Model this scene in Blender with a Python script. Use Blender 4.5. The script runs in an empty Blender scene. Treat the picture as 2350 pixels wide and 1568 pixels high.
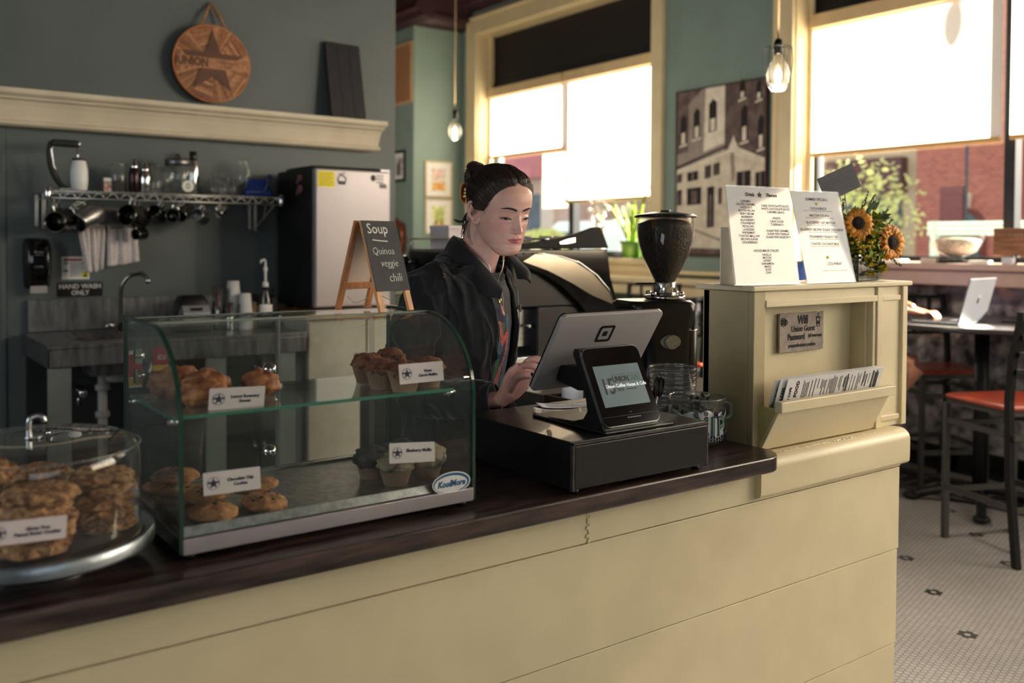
import bpy, math, random
from mathutils import Vector as V, Matrix as Mx, noise as NZ
from math import sin, cos, pi, radians as R, sqrt, exp, atan2, hypot
S = bpy.context.scene
COL = S.collection
random.seed(7)

# ---------------------------------------------------------------- camera
FPX, YAW, PITCH, ROLL, PY = 2119.46, 0.631984229, -0.0235252896, 0.00552381293, 607.626
cam = bpy.data.cameras.new('camera')
cam.sensor_width = 36.0
cam.lens = FPX / 2350 * 36
cam.shift_y = -(784 - PY) / 2350
cam.clip_start, cam.clip_end = 0.05, 300
cam.dof.use_dof = True
cam.dof.focus_distance = 2.25
cam.dof.aperture_fstop = 2.5
co = bpy.data.objects.new('camera', cam)
COL.objects.link(co)
_fw = V((sin(YAW)*cos(PITCH), cos(YAW)*cos(PITCH), sin(PITCH)))
_r = V((cos(YAW), -sin(YAW), 0))
_u = _r.cross(_fw)
_r2 = cos(ROLL)*_r + sin(ROLL)*_u
_u2 = -sin(ROLL)*_r + cos(ROLL)*_u
mm = Mx((_r2, _u2, -_fw)).transposed().to_4x4()
mm.translation = V((0, 0, 1.45))
co.matrix_world = mm
S.camera = co

# ---------------------------------------------------------------- view and light
S.view_settings.view_transform = 'Standard'
S.view_settings.look = 'None'
S.view_settings.gamma = 1
S.view_settings.exposure = 0.42
S.view_settings.use_curve_mapping = False
cy = S.cycles
cy.use_denoising = True
cy.max_bounces = 9
cy.diffuse_bounces = 4
cy.glossy_bounces = 4
cy.transmission_bounces = 8
cy.transparent_max_bounces = 14
cy.caustics_reflective = False
cy.caustics_refractive = False
cy.sample_clamp_indirect = 4.0
cy.use_light_tree = True

W = bpy.data.worlds.new('world')
S.world = W
W.use_nodes = True
_bg = W.node_tree.nodes['Background']
_bg.inputs[0].default_value = (0.86, 0.90, 1.0, 1)
_bg.inputs[1].default_value = 1.25

def lamp(name, kind, energy, col, loc=(0, 0, 0), aim=None, size=None, size_y=None, angle=None):
    l = bpy.data.lights.new(name, kind)
    l.energy = energy
    l.color = col
    if size:
        l.shape = 'RECTANGLE'; l.size = size; l.size_y = size_y
    if angle is not None: l.angle = angle
    o = bpy.data.objects.new(name, l)
    COL.objects.link(o)
    o.location = loc
    if aim is not None:
        o.rotation_euler = V(aim).to_track_quat('-Z', 'Y').to_euler()
    return o
# low warm sun coming in through the street windows
lamp('sun', 'SUN', 40.0, (1.0, 0.87, 0.71), (20, -10, 12), (-0.80, 0.40, -0.45), angle=R(1.2))
# daylight of the shaded shop window further along the street wall, then two added fill lamps
lamp('daylight_street_window', 'AREA', 52, (1.0, 0.90, 0.80), (5.60, -0.9, 2.65), (-1, 0.12, -0.1), 3.6, 2.0)
lamp('fill_behind_camera', 'AREA', 26, (0.86, 0.93, 1.0), (0.2, -4.3, 2.4), (0.25, 1, -0.18), 3.6, 2.2)  # unseen fill lamp added behind the camera, not a real opening
lamp('fill_left_wall', 'AREA', 46, (0.90, 0.95, 1.0), (-3.5, 1.9, 2.3), (1, 0.02, -0.08), 2.2, 1.8)  # unseen fill lamp added to brighten surfaces turned to the left

# ---------------------------------------------------------------- materials
def lin(c):
    return tuple((x/255/12.92 if x/255 <= 0.04045 else ((x/255+0.055)/1.055)**2.4) for x in c[:3]) + (1,)
def pm(name, c, rough=0.5, metal=0.0, var=0.06, vs=12.0, bump=0.0, bs=80.0, coat=0.0, trans=0.0, ior=1.45, emis=None, es=0.0, stretch=None, c2=None, sheen=0.0, alpha=1.0, sss=0.0, spec=None, det=3.0):
    """principled material with procedural colour variation and bump"""
    m = bpy.data.materials.new(name)
    m.use_nodes = True
    nt = m.node_tree; n = nt.nodes; L = nt.links
    b = n['Principled BSDF']
    b.inputs['Roughness'].default_value = rough
    b.inputs['Metallic'].default_value = metal
    b.inputs['IOR'].default_value = ior
    b.inputs['Coat Weight'].default_value = coat
    b.inputs['Transmission Weight'].default_value = trans
    b.inputs['Alpha'].default_value = alpha
    if spec is not None: b.inputs['Specular IOR Level'].default_value = spec
    if sheen: b.inputs['Sheen Weight'].default_value = sheen; b.inputs['Sheen Roughness'].default_value = .4
    if sss:
        b.inputs['Subsurface Weight'].default_value = sss
        b.inputs['Subsurface Radius'].default_value = (0.012, 0.005, 0.003)
        b.inputs['Subsurface Scale'].default_value = 1.0
    lc = lin(c)
    if var or bump:
        tc = n.new('ShaderNodeTexCoord')
        mp = n.new('ShaderNodeMapping'); L.new(tc.outputs['Object'], mp.inputs[0])
        if stretch: mp.inputs['Scale'].default_value = stretch
    if var:
        nz = n.new('ShaderNodeTexNoise'); nz.inputs['Scale'].default_value = vs; nz.inputs['Detail'].default_value = det
        L.new(mp.outputs[0], nz.inputs[0])
        mx = n.new('ShaderNodeMix'); mx.data_type = 'RGBA'
        if c2 is None:
            a = tuple(x*(1-var) for x in lc[:3])+(1,); d = tuple(min(1, x*(1+var)) for x in lc[:3])+(1,)
        else:
            a, d = lc, lin(c2)
        mr = n.new('ShaderNodeMapRange'); mr.inputs[1].default_value = .35; mr.inputs[2].default_value = .65
        L.new(nz.outputs[0], mr.inputs[0]); L.new(mr.outputs[0], mx.inputs[0])
        mx.inputs[6].default_value = a; mx.inputs[7].default_value = d
        L.new(mx.outputs[2], b.inputs['Base Color'])
    else:
        b.inputs['Base Color'].default_value = lc
    if bump:
        nb = n.new('ShaderNodeTexNoise'); nb.inputs['Scale'].default_value = bs; nb.inputs['Detail'].default_value = 3
        L.new(mp.outputs[0], nb.inputs[0])
        bp = n.new('ShaderNodeBump'); bp.inputs['Strength'].default_value = bump; bp.inputs['Distance'].default_value = 0.004
        L.new(nb.outputs[0], bp.inputs['Height']); L.new(bp.outputs[0], b.inputs['Normal'])
    if emis:
        b.inputs['Emission Color'].default_value = lin(emis); b.inputs['Emission Strength'].default_value = es
    return m

def glass(name, tint=(1, 1, 1), rough=0.0, refl=1.0, vis=0.0, ior=1.45):
    """thin clear sheet: see-through with a fresnel reflection"""
    m = bpy.data.materials.new(name); m.use_nodes = True
    nt = m.node_tree; n = nt.nodes; L = nt.links
    n.remove(n['Principled BSDF']); out = n['Material Output']
    t = n.new('ShaderNodeBsdfTransparent'); t.inputs[0].default_value = tuple(tint)+(1,)
    g = n.new('ShaderNodeBsdfGlossy'); g.inputs['Roughness'].default_value = rough
    f = n.new('ShaderNodeFresnel')
    ge = n.new('ShaderNodeNewGeometry'); q = n.new('ShaderNodeMapRange'); q.inputs[3].default_value = ior; q.inputs[4].default_value = 1/ior
    L.new(ge.outputs['Backfacing'], q.inputs[0]); L.new(q.outputs[0], f.inputs[0])
    k = n.new('ShaderNodeMath'); k.operation = 'MULTIPLY'; k.inputs[1].default_value = refl; L.new(f.outputs[0], k.inputs[0])
    mx = n.new('ShaderNodeMixShader'); L.new(k.outputs[0], mx.inputs[0]); L.new(t.outputs[0], mx.inputs[1]); L.new(g.outputs[0], mx.inputs[2])
    last = mx
    if vis:
        d = n.new('ShaderNodeBsdfDiffuse'); d.inputs[0].default_value = (.8, .8, .8, 1)
        m2 = n.new('ShaderNodeMixShader'); m2.inputs[0].default_value = vis
        L.new(mx.outputs[0], m2.inputs[1]); L.new(d.outputs[0], m2.inputs[2]); last = m2
    L.new(last.outputs[0], out.inputs[0])
    return m

# ---------------------------------------------------------------- mesh building
class MB:
    def __init__(s): s.v = []; s.f = []; s.m = []; s.sm = []; s.cur = 0; s.smooth = False; s.M = None
    def add(s, vs, fs, smooth=None):
        b = len(s.v)
        for p in vs:
            p = V(p)
            s.v.append(s.M @ p if s.M is not None else p)
        for f in fs:
            s.f.append([b+i for i in f]); s.m.append(s.cur); s.sm.append(s.smooth if smooth is None else smooth)
        return s
    def mat(s, k): s.cur = k; return s
    def box(s, x0, x1, y0, y1, z0, z1):
        vs = [(x, y, z) for z in (z0, z1) for y in (y0, y1) for x in (x0, x1)]
        return s.add(vs, [(0, 2, 3, 1), (4, 5, 7, 6), (0, 1, 5, 4), (2, 6, 7, 3), (0, 4, 6, 2), (1, 3, 7, 5)], False)
    def obox(s, c, size, rot=None):
        a, b, d = (k/2 for k in size); M0 = s.M
        T = Mx.Translation(V(c)) @ (rot.to_4x4() if rot is not None else Mx())
        s.M = T if M0 is None else M0 @ T
        s.box(-a, a, -b, b, -d, d); s.M = M0
        return s
    def loft(s, rings, cap=True, smooth=True, closed=True):
        n = len(rings[0]); vs = [p for r in rings for p in r]; fs = []
        for i in range(len(rings)-1):
            for j in range(n if closed else n-1):
                k = (j+1) % n
                fs.append((i*n+j, i*n+k, (i+1)*n+k, (i+1)*n+j))
        b = len(s.v)
        s.add(vs, fs, smooth)
        if cap and closed:
            s.f.append([b+j for j in reversed(range(n))]); s.m.append(s.cur); s.sm.append(False)
            s.f.append([b+(len(rings)-1)*n+j for j in range(n)]); s.m.append(s.cur); s.sm.append(False)
        return s
    def lathe(s, prof, c=(0, 0, 0), seg=32, rot=None, cap=True, smooth=True, sx=1, sy=1, a0=0, a1=2*pi):
        full = abs(a1-a0-2*pi) < 1e-6
        M0 = s.M; T = Mx.Translation(V(c)) @ (rot.to_4x4() if rot is not None else Mx())
        s.M = T if M0 is None else M0 @ T
        n = seg if full else seg+1
        rings = [[(max(r, 1e-5)*cos(a0+(a1-a0)*j/seg)*sx, max(r, 1e-5)*sin(a0+(a1-a0)*j/seg)*sy, z) for j in range(n)] for r, z in prof]
        s.loft(rings, cap, smooth, full); s.M = M0
        return s
    def cyl(s, p0, p1, r0, r1=None, seg=16, smooth=True):
        p0, p1 = V(p0), V(p1); d = p1-p0
        q = d.to_track_quat('Z', 'Y').to_matrix()
        return s.lathe([(r0, 0), (r0 if r1 is None else r1, d.length)], p0, seg, q, True, smooth)
    def tube(s, pts, r, seg=8, cap=True, closed=False):
        pts = [V(p) for p in pts]; n = len(pts)
        rr = r if isinstance(r, (list, tuple)) else [r]*n
        up = None; rings = []
        for i, p in enumerate(pts):
            a = pts[(i-1) % n] if (closed or i > 0) else p
            b = pts[(i+1) % n] if (closed or i < n-1) else p
            t = (b-a).normalized()
            if up is None:
                up = t.orthogonal().normalized()
            up = (up - t*up.dot(t))
            if up.length < 1e-6: up = t.orthogonal()
            up.normalize(); w = t.cross(up)
            q = rr[i]
            qa, qb = q if isinstance(q, (tuple, list)) else (q, q)
            rings.append([p+up*cos(2*pi*j/seg)*qa+w*sin(2*pi*j/seg)*qb for j in range(seg)])
        if closed:
            rings.append(rings[0]); cap = False
        return s.loft(rings, cap)
    def prism(s, poly, t0, t1, axis='z', smooth=False):
        """poly of (a, b); extruded along axis: z:(a,b,t) y:(a,t,b) x:(t,a,b)"""
        f = {'z': lambda a, b, t: (a, b, t), 'y': lambda a, b, t: (a, t, b), 'x': lambda a, b, t: (t, a, b)}[axis]
        return s.loft([[f(a, b, t0) for a, b in poly], [f(a, b, t1) for a, b in poly]], True, smooth)
    def ell(s, c, r, seg=24, rings=14, rot=None, fn=None):
        rx, ry, rz = r if isinstance(r, (tuple, list)) else (r, r, r)
        M0 = s.M; T = Mx.Translation(V(c)) @ (rot.to_4x4() if rot is not None else Mx())
        s.M = T if M0 is None else M0 @ T
        rg = []
        for i in range(rings+1):
            th = -pi/2+pi*i/rings; cr = max(cos(th), 1e-4)
            row = []
            for j in range(seg):
                a = 2*pi*j/seg; d = V((cr*cos(a), cr*sin(a), sin(th)))
                k = fn(d) if fn else 1
                row.append((d.x*rx*k, d.y*ry*k, d.z*rz*k))
            rg.append(row)
        s.loft(rg, True); s.M = M0
        return s
    def grid(s, fn, nu, nv, smooth=True):
        vs = [fn(u/nu, v/nv) for v in range(nv+1) for u in range(nu+1)]
        fs = [(v*(nu+1)+u, v*(nu+1)+u+1, (v+1)*(nu+1)+u+1, (v+1)*(nu+1)+u) for v in range(nv) for u in range(nu)]
        return s.add(vs, fs, smooth)
    def text(s, body, size, M, ext=0.0003, off=0.0, shear=0.0, align='CENTER', sx=1.0, sp=1.0, lh=1.0):
        cu = bpy.data.curves.new('t', 'FONT')
        cu.body = body; cu.size = size; cu.align_x = align; cu.align_y = 'CENTER'; cu.extrude = ext; cu.offset = off
        cu.shear = shear; cu.resolution_u = 2; cu.space_character = sp; cu.space_line = lh
        ob = bpy.data.objects.new('t', cu)
        me = bpy.data.meshes.new_from_object(ob)
        T = M @ Mx.Diagonal((sx, 1, 1, 1))
        s.add([T @ v.co for v in me.vertices], [list(p.vertices) for p in me.polygons], False)
        bpy.data.objects.remove(ob); bpy.data.curves.remove(cu); bpy.data.meshes.remove(me)
        return s
    def mesh(s, name, mats):
        me = bpy.data.meshes.new(name)
        me.from_pydata(s.v, [], s.f)
        for m in (mats if isinstance(mats, (list, tuple)) else [mats]): me.materials.append(m)
        me.polygons.foreach_set('material_index', s.m)
        me.polygons.foreach_set('use_smooth', s.sm)
        me.validate(); me.update()
        return me
    def build(s, name, mats, parent=None, bev=0.0, solid=0.0, sub=0, loc=None, rotz=None, seg=2):
        o = bpy.data.objects.new(name, s.mesh(name, mats))
        COL.objects.link(o)
        if parent is not None: o.parent = parent
        if loc is not None: o.location = loc
        if rotz is not None: o.rotation_euler = (0, 0, rotz)
        if solid:
            q = o.modifiers.new('solid', 'SOLIDIFY'); q.thickness = solid; q.offset = 0
        if bev:
            q = o.modifiers.new('bevel', 'BEVEL'); q.width = bev; q.segments = seg; q.limit_method = 'ANGLE'; q.angle_limit = R(40)
            q.harden_normals = False
        if sub:
            q = o.modifiers.new('sub', 'SUBSURF'); q.levels = sub; q.render_levels = sub
        return o

def tag(o, label, cat, group=None):
    o['label'] = label; o['category'] = cat
    if group: o['group'] = group
    return o
def struct(o): o['kind'] = 'structure'; return o
def thing(name, label, cat, loc=(0, 0, 0), rotz=0.0, group=None):
    o = bpy.data.objects.new(name, None)
    o.empty_display_size = 0.05
    COL.objects.link(o); o.location = loc; o.rotation_euler = (0, 0, rotz)
    return tag(o, label, cat, group)
def dup(root, loc, rotz=0.0, label=None, group=None, scale=None):
    def cp(o, par):
        c = o.copy(); COL.objects.link(c)
        if par is not None: c.parent = par
        for ch in [x for x in bpy.data.objects if x.parent == o]: cp(ch, c)
        return c
    r = cp(root, None); r.location = loc; r.rotation_euler = (0, 0, rotz)
    if scale: r.scale = scale if isinstance(scale, (tuple, list)) else (scale,)*3
    if label: r['label'] = label
    if group: r['group'] = group
    return r
def RZ(a): return Mx.Rotation(a, 3, 'Z')
def RX(a): return Mx.Rotation(a, 3, 'X')
def RY(a): return Mx.Rotation(a, 3, 'Y')
def T4(loc, rot=None): return Mx.Translation(V(loc)) @ (rot.to_4x4() if rot is not None else Mx())
FRONT = RX(pi/2)                      # text facing -Y, reading along +X
LEFTF = RZ(-pi/2) @ RX(pi/2)          # text facing -X, reading along -Y
def arc(cx, cy, r, a0, a1, n): return [(cx+r*cos(a0+(a1-a0)*i/n), cy+r*sin(a0+(a1-a0)*i/n)) for i in range(n+1)]
def rrect(x0, x1, y0, y1, r, n=4):
    return arc(x1-r, y0+r, r, -pi/2, 0, n)+arc(x1-r, y1-r, r, 0, pi/2, n)+arc(x0+r, y1-r, r, pi/2, pi, n)+arc(x0+r, y0+r, r, pi, 1.5*pi, n)
def ribbon(mb, pts, w, z=0.0, t=0.0004):
    """flat stroke in the local xy plane through 2d points"""
    pts = [V((p[0], p[1], 0)) for p in pts]
    L, Rr = [], []
    for i, p in enumerate(pts):
        a = pts[max(i-1, 0)]; b = pts[min(i+1, len(pts)-1)]
        d = (b-a).normalized() if (b-a).length > 1e-9 else V((1, 0, 0)); n = V((-d.y, d.x, 0))
        ww = w[i] if isinstance(w, (list, tuple)) else w
        L.append(p+n*ww/2); Rr.append(p-n*ww/2)
    n = len(pts)
    vs = [q+V((0, 0, z+t)) for q in L]+[q+V((0, 0, z+t)) for q in Rr]
    mb.add(vs, [(i, i+1, n+i+1, n+i) for i in range(n-1)], False)
def smoothpath(pts, k=6):
    pts = [V(p) for p in pts]; out = []
    for i in range(len(pts)-1):
        p0 = pts[max(i-1, 0)]; p1 = pts[i]; p2 = pts[i+1]; p3 = pts[min(i+2, len(pts)-1)]
        for j in range(k):
            t = j/k
            out.append(0.5*((2*p1)+(p2-p0)*t+(2*p0-5*p1+4*p2-p3)*t*t+(3*p1-p0-3*p2+p3)*t**3))
    out.append(pts[-1])
    return out

CREAM = pm('cream_paint', (218, 204, 170), .42, var=.05, vs=5, bump=.08, bs=60)
CREAM_T = pm('cream_trim_paint', (226, 208, 168), .4, var=.04, vs=6)
SAGE = pm('sage_wall_paint', (130, 150, 142), .62, var=.05, vs=3, bump=.12, bs=90)
SLATE = pm('grey_green_wall_paint', (84, 92, 92), .5, var=.07, vs=2.5, bump=.08, bs=90)
BURG = pm('burgundy_paint', (58, 34, 38), .45, var=.08, vs=4)
BLACK = pm('black_plastic', (14, 14, 15), .35, var=.1, vs=30)
BLACKM = pm('matt_black_metal', (22, 22, 23), .5, .3, var=.15, vs=40, bump=.05, bs=400)
GLOSSB = pm('gloss_black_paint', (8, 8, 9), .08, coat=.6, var=.1, vs=8)
CHROME = pm('polished_steel', (205, 205, 205), .12, 1, var=.05, vs=20)
STEEL = pm('brushed_steel', (165, 165, 166), .33, 1, var=.14, vs=9, stretch=(1, 1, 12))
DSTEEL = pm('dull_steel', (120, 121, 124), .38, 1, var=.2, vs=7, stretch=(8, 8, 1))
WHITEP = pm('white_plastic', (225, 225, 225), .4, var=.03, vs=20)
PAPER = pm('white_paper', (238, 236, 232), .8, var=.03, vs=30)
INK = pm('black_ink', (24, 24, 28), .8, var=.1, vs=60)
GLASSW = glass('clear_glass', (.96, .98, .97), 0, 1.0)
GLASSJ = glass('jar_glass', (.90, .92, .91), .02, 1.5, .05)
# ================================================================ the room
WX, WT = 5.8, 0.36            # street wall face and thickness
ZC = 4.35
def hexfloor():
    m = bpy.data.materials.new('hexagon_mosaic_floor'); m.use_nodes = True
    nt = m.node_tree; n = nt.nodes; L = nt.links; b = n['Principled BSDF']
    P = 0.0245
    tc = n.new('ShaderNodeTexCoord')
    def vm(op, a, bb=None, c=None):
        q = n.new('ShaderNodeVectorMath'); q.operation = op
        for i, x in enumerate((a, bb, c)):
            if x is None: continue
            if isinstance(x, tuple): q.inputs[i].default_value = x
            else: L.new(x, q.inputs[i])
        return q
    def ma(op, a, bb=None, c=None):
        q = n.new('ShaderNodeMath'); q.operation = op
        for i, x in enumerate((a, bb, c)):
            if x is None: continue
            if isinstance(x, (int, float)): q.inputs[i].default_value = x
            else: L.new(x, q.inputs[i])
        return q.outputs[0]
    def cells(src, shift):
        s = vm('ADD', src, shift).outputs[0]
        w = vm('WRAP', s, (.5, .8660254, 1), (-.5, -.8660254, -1)).outputs[0]
        return w
    mp = n.new('ShaderNodeMapping'); mp.inputs['Rotation'].default_value = (0, 0, R(45)); mp.inputs['Scale'].default_value = (1/P, 1/P, 0)
    L.new(tc.outputs['Object'], mp.inputs[0]); p = mp.outputs[0]
    a = cells(p, (0, 0, 0)); c = cells(p, (.5, .8660254, 0))
    la = vm('LENGTH', a).outputs['Value']; lc = vm('LENGTH', c).outputs['Value']
    sel = ma('LESS_THAN', la, lc)
    mx = n.new('ShaderNodeMix'); mx.data_type = 'VECTOR'; L.new(sel, mx.inputs[0]); L.new(c, mx.inputs[4]); L.new(a, mx.inputs[5])
    g = mx.outputs[1]
    ab = vm('ABSOLUTE', g).outputs[0]
    d2 = vm('DOT_PRODUCT', ab, (.5, .8660254, 0)).outputs['Value']
    sx = n.new('ShaderNodeSeparateXYZ'); L.new(ab, sx.inputs[0])
    dist = ma('MAXIMUM', d2, sx.outputs[0])
    tile = n.new('ShaderNodeMapRange'); tile.inputs[1].default_value = .445; tile.inputs[2].default_value = .475; tile.inputs[3].default_value = 1; tile.inputs[4].default_value = 0
    L.new(dist, tile.inputs[0])
    ctr = vm('SUBTRACT', p, g).outputs[0]
    k = vm('WRAP', vm('ADD', ctr, (-47.5, -182.7298, 0)).outputs[0], (9, 8.660254, 1), (-9, -8.660254, -1)).outputs[0]
    kd = vm('LENGTH', k).outputs['Value']
    ring = ma('MULTIPLY', ma('GREATER_THAN', kd, .55), ma('LESS_THAN', kd, 1.45))
    nz = n.new('ShaderNodeTexWhiteNoise'); nz.noise_dimensions = '2D'; L.new(ctr, nz.inputs['Vector'])
    tint = n.new('ShaderNodeMapRange'); tint.inputs[3].default_value = .86; tint.inputs[4].default_value = 1.0; L.new(nz.outputs['Value'], tint.inputs[0])
    nn = n.new('ShaderNodeTexNoise'); nn.inputs['Scale'].default_value = 1.4; nn.inputs['Detail'].default_value = 4; L.new(tc.outputs['Object'], nn.inputs[0])
    dirt = n.new('ShaderNodeMapRange'); dirt.inputs[1].default_value = .3; dirt.inputs[2].default_value = .7; dirt.inputs[3].default_value = .8; dirt.inputs[4].default_value = 1; L.new(nn.outputs[0], dirt.inputs[0])
    wh = vm('SCALE', (.50, .475, .46)); L.new(ma('MULTIPLY', tint.outputs[0], dirt.outputs[0]), wh.inputs['Scale'])
    m1 = n.new('ShaderNodeMix'); m1.data_type = 'RGBA'; L.new(ring, m1.inputs[0]); L.new(wh.outputs[0], m1.inputs[6]); m1.inputs[7].default_value = (.02, .02, .022, 1)
    m2 = n.new('ShaderNodeMix'); m2.data_type = 'RGBA'; L.new(tile.outputs[0], m2.inputs[0]); m2.inputs[6].default_value = (.035, .03, .028, 1); L.new(m1.outputs[2], m2.inputs[7])
    L.new(m2.outputs[2], b.inputs['Base Color'])
    rr = n.new('ShaderNodeMapRange'); rr.inputs[3].default_value = .8; rr.inputs[4].default_value = .33; L.new(tile.outputs[0], rr.inputs[0]); L.new(rr.outputs[0], b.inputs['Roughness'])
    bp = n.new('ShaderNodeBump'); bp.inputs['Strength'].default_value = .5; bp.inputs['Distance'].default_value = .002; L.new(tile.outputs[0], bp.inputs['Height']); L.new(bp.outputs[0], b.inputs['Normal'])
    return m
HEX = hexfloor()
struct(MB().box(-3.6, WX, -4.6, 14, -.1, 0).build('floor', HEX))
struct(MB().box(-3.8, WX+WT, -4.8, 14.2, ZC, ZC+.1).build('ceiling', pm('ceiling_paint', (62, 42, 44), .6, var=.05)))
struct(MB().box(-3.8, -3.6, -4.8, 14.2, 0, ZC).build('wall_left', SAGE))
struct(MB().box(-3.6, WX, -4.8, -4.6, 0, ZC).build('wall_front', SAGE))
struct(MB().box(-3.6, 5.16, 13.8, 14, 0, ZC).build('wall_far', SAGE))
w = MB().box(-3.6, 2.88, 5.2, 5.38, 0, ZC).build('wall_kitchen', SLATE); struct(w)
# vertical panel joint on the kitchen wall below the shelf
struct(MB().box(.655, .680, 5.19, 5.2, 0, 2.01).build('trim_6', SLATE, bev=.003))
# corner block of the street wall behind the pictures
struct(MB().box(5.16, WX+WT, 8.9, 14, 0, ZC).build('wall_back', SAGE))
# street wall with its openings
OPEN = [(-3.2, .95), (1.35, 4.353), (5.84, 8.585)]
SZ, TZ = 1.315, 3.77
m = MB()
ys = [-4.8]+[q for o in OPEN for q in o]+[8.9]
for i in range(0, len(ys), 2): m.box(WX, WX+WT, ys[i], ys[i+1], 0, ZC)
for a, b in OPEN:
    m.box(WX, WX+WT, a, b, 0, SZ); m.box(WX, WX+WT, a, b, TZ, ZC)
struct(m.build('wall_right', SAGE))
# marbled wainscot below the sills
STONE = pm('mottled_grey_stone', (50, 46, 50), .3, var=1, c2=(178, 170, 168), vs=11, det=8, coat=.2)
struct(MB().box(5.76, WX, -4.6, 4.62, .16, 1.2).build('trim_7', STONE))
struct(MB().box(5.74, WX, -4.6, 8.9, 0, .16).build('baseboard_right', GLOSSB, bev=.004))
# dark tile border along the wall with a key pattern
BT = pm('black_border_tile', (26, 25, 26), .4, var=.2, vs=60)
WT_ = pm('white_border_tile', (150, 142, 136), .4, var=.1, vs=60)
m = MB().box(5.12, 5.60, -4.5, 8.8, .0005, .0015)
m.mat(1)
m.box(5.16, 5.18, -4.5, 8.8, .0015, .0022).box(5.54, 5.56, -4.5, 8.8, .0015, .0022)
y = -1.0
while y < 6:
    for (x0, x1, y0, y1) in ((5.23, 5.49, 0, .02), (5.23, 5.25, .02, .26), (5.25, 5.43, .24, .26), (5.41, 5.43, .1, .24), (5.31, 5.41, .1, .12), (5.31, 5.33, .12, .18)):
        m.box(x0, x1, y+y0, y+y1, .0015, .0022)
    y += .34
struct(m.build('trim_8', [BT, WT_]))
# window casings, jambs, frames
BLK = pm('dark_window_bar', (26, 30, 36), .45, var=.1)
BLIND = bpy.data.materials.new('cream_roller_fabric'); BLIND.use_nodes = True
def _blind():
    n = BLIND.node_tree.nodes; L = BLIND.node_tree.links
    n.remove(n['Principled BSDF'])
    t = n.new('ShaderNodeBsdfTranslucent'); d = n.new('ShaderNodeBsdfDiffuse'); tr = n.new('ShaderNodeBsdfTransparent')
    tc = n.new('ShaderNodeTexCoord'); wv = n.new('ShaderNodeTexNoise'); wv.inputs['Scale'].default_value = 260
    mp = n.new('ShaderNodeMapping'); mp.inputs['Scale'].default_value = (1, .08, 1); L.new(tc.outputs['Object'], mp.inputs[0]); L.new(mp.outputs[0], wv.inputs[0])
    mx = n.new('ShaderNodeMix'); mx.data_type = 'RGBA'; L.new(wv.outputs[0], mx.inputs[0]); mx.inputs[6].default_value = (.95, .88, .76, 1); mx.inputs[7].default_value = (.98, .93, .83, 1)
    L.new(mx.outputs[2], t.inputs[0]); L.new(mx.outputs[2], d.inputs[0])
    a = n.new('ShaderNodeMixShader'); a.inputs[0].default_value = .38; L.new(t.outputs[0], a.inputs[1]); L.new(d.outputs[0], a.inputs[2])
    b = n.new('ShaderNodeMixShader'); b.inputs[0].default_value = .015; L.new(a.outputs[0], b.inputs[1]); L.new(tr.outputs[0], b.inputs[2])
    L.new(b.outputs[0], n['Material Output'].inputs[0])
_blind()
HEM = pm('tan_blind_hem', (196, 160, 104), .6, var=.05)
VAL = pm('cream_blind_cassette', (222, 196, 150), .5, var=.04)
TRANS = pm('dark_transom_panel', (30, 27, 26), .55, var=.06, vs=4)
def casing(k, a, b, big=.14):
    m = MB()
    x0, x1 = WX-.035, WX
    m.box(x0, x1, a-big, a, SZ-.02, TZ+.18); m.box(x0, x1, b, b+big+.02, SZ-.02, TZ+.18); m.box(x0, x1, a, b, TZ, TZ+.18)
    m.box(x0-.015, x1, a-big-.01, a-big+.02, SZ-.02, TZ+.19); m.box(x0-.015, x1, b+big-.005, b+big+.03, SZ-.02, TZ+.19)
    m.box(x0-.02, x1, a-big-.01, b+big+.03, TZ+.165, TZ+.195)
    # jamb linings
    m.box(WX, WX+.3, a-.002, a+.012, SZ, TZ); m.box(WX, WX+.3, b-.012, b+.002, SZ, TZ); m.box(WX, WX+.3, a, b, TZ-.012, TZ+.002)
    m.box(WX+.14, WX+.17, b-.05, b-.012, SZ, TZ); m.box(WX+.14, WX+.17, a+.012, a+.05, SZ, TZ)
    struct(m.build('trim_%d' % k, CREAM_T, bev=.004))
casing(1, *OPEN[2]); casing(2, *OPEN[1]); casing(3, *OPEN[0])
def window(k, a, b, mulls, blinds):
    w = MB(); X0, X1 = WX+.22, WX+.27
    w.box(X0, X1, a, a+.05, SZ, TZ); w.box(X0, X1, b-.05, b, SZ, TZ); w.box(X0, X1, a, b, SZ, SZ+.06)
    for y in mulls: w.box(X0-.02, X1+.02, y-.035, y+.035, SZ, 3.2)
    w.box(X0-.02, X1, a, b, 3.16, 3.24)
    r = struct(w.build('window_%d' % k, BLK, bev=.003))
    MB().box(X0+.02, X0+.026, a, b, SZ, 3.2).build('pane', GLASSW, r)
    MB().box(X0-.01, X0+.012, a+.02, b-.02, 3.2, TZ-.012).build('transom_panel', TRANS, r)
    return r
window(1, *OPEN[2], [7.19], None); window(2, *OPEN[1], [2.87], None)
def blind(y0, y1, zb, label, group='roller blinds of the street windows'):
    t = thing('roller_blind', label, 'window blind', (WX+.15, (y0+y1)/2, 3.17), 0, group)
    h = (y1-y0)/2
    def sh(u, v):
        return (.004*sin(u*3.1+y0)*(1-v), -h+2*h*u, -.08+(zb-3.09)*(1-v))
    MB().grid(sh, 12, 20).build('blind_fabric', BLIND, t)
    MB().box(-.045, .035, -h-.005, h+.005, -.105, 0).build('cassette', VAL, t, bev=.008)
    MB().box(-.012, .012, -h, h, zb-3.17-.03, zb-3.17).build('hem_bar', HEM, t, bev=.004)
    return t
blind(7.255, 8.565, 2.425, 'short roller blind on the left half of the window behind the barista')
blind(5.86, 7.225, 1.885, 'long glowing roller blind on the right half of the window behind the barista')
blind(2.905, 4.30, 2.14, 'large glowing roller blind above the sunflowers')
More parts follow.
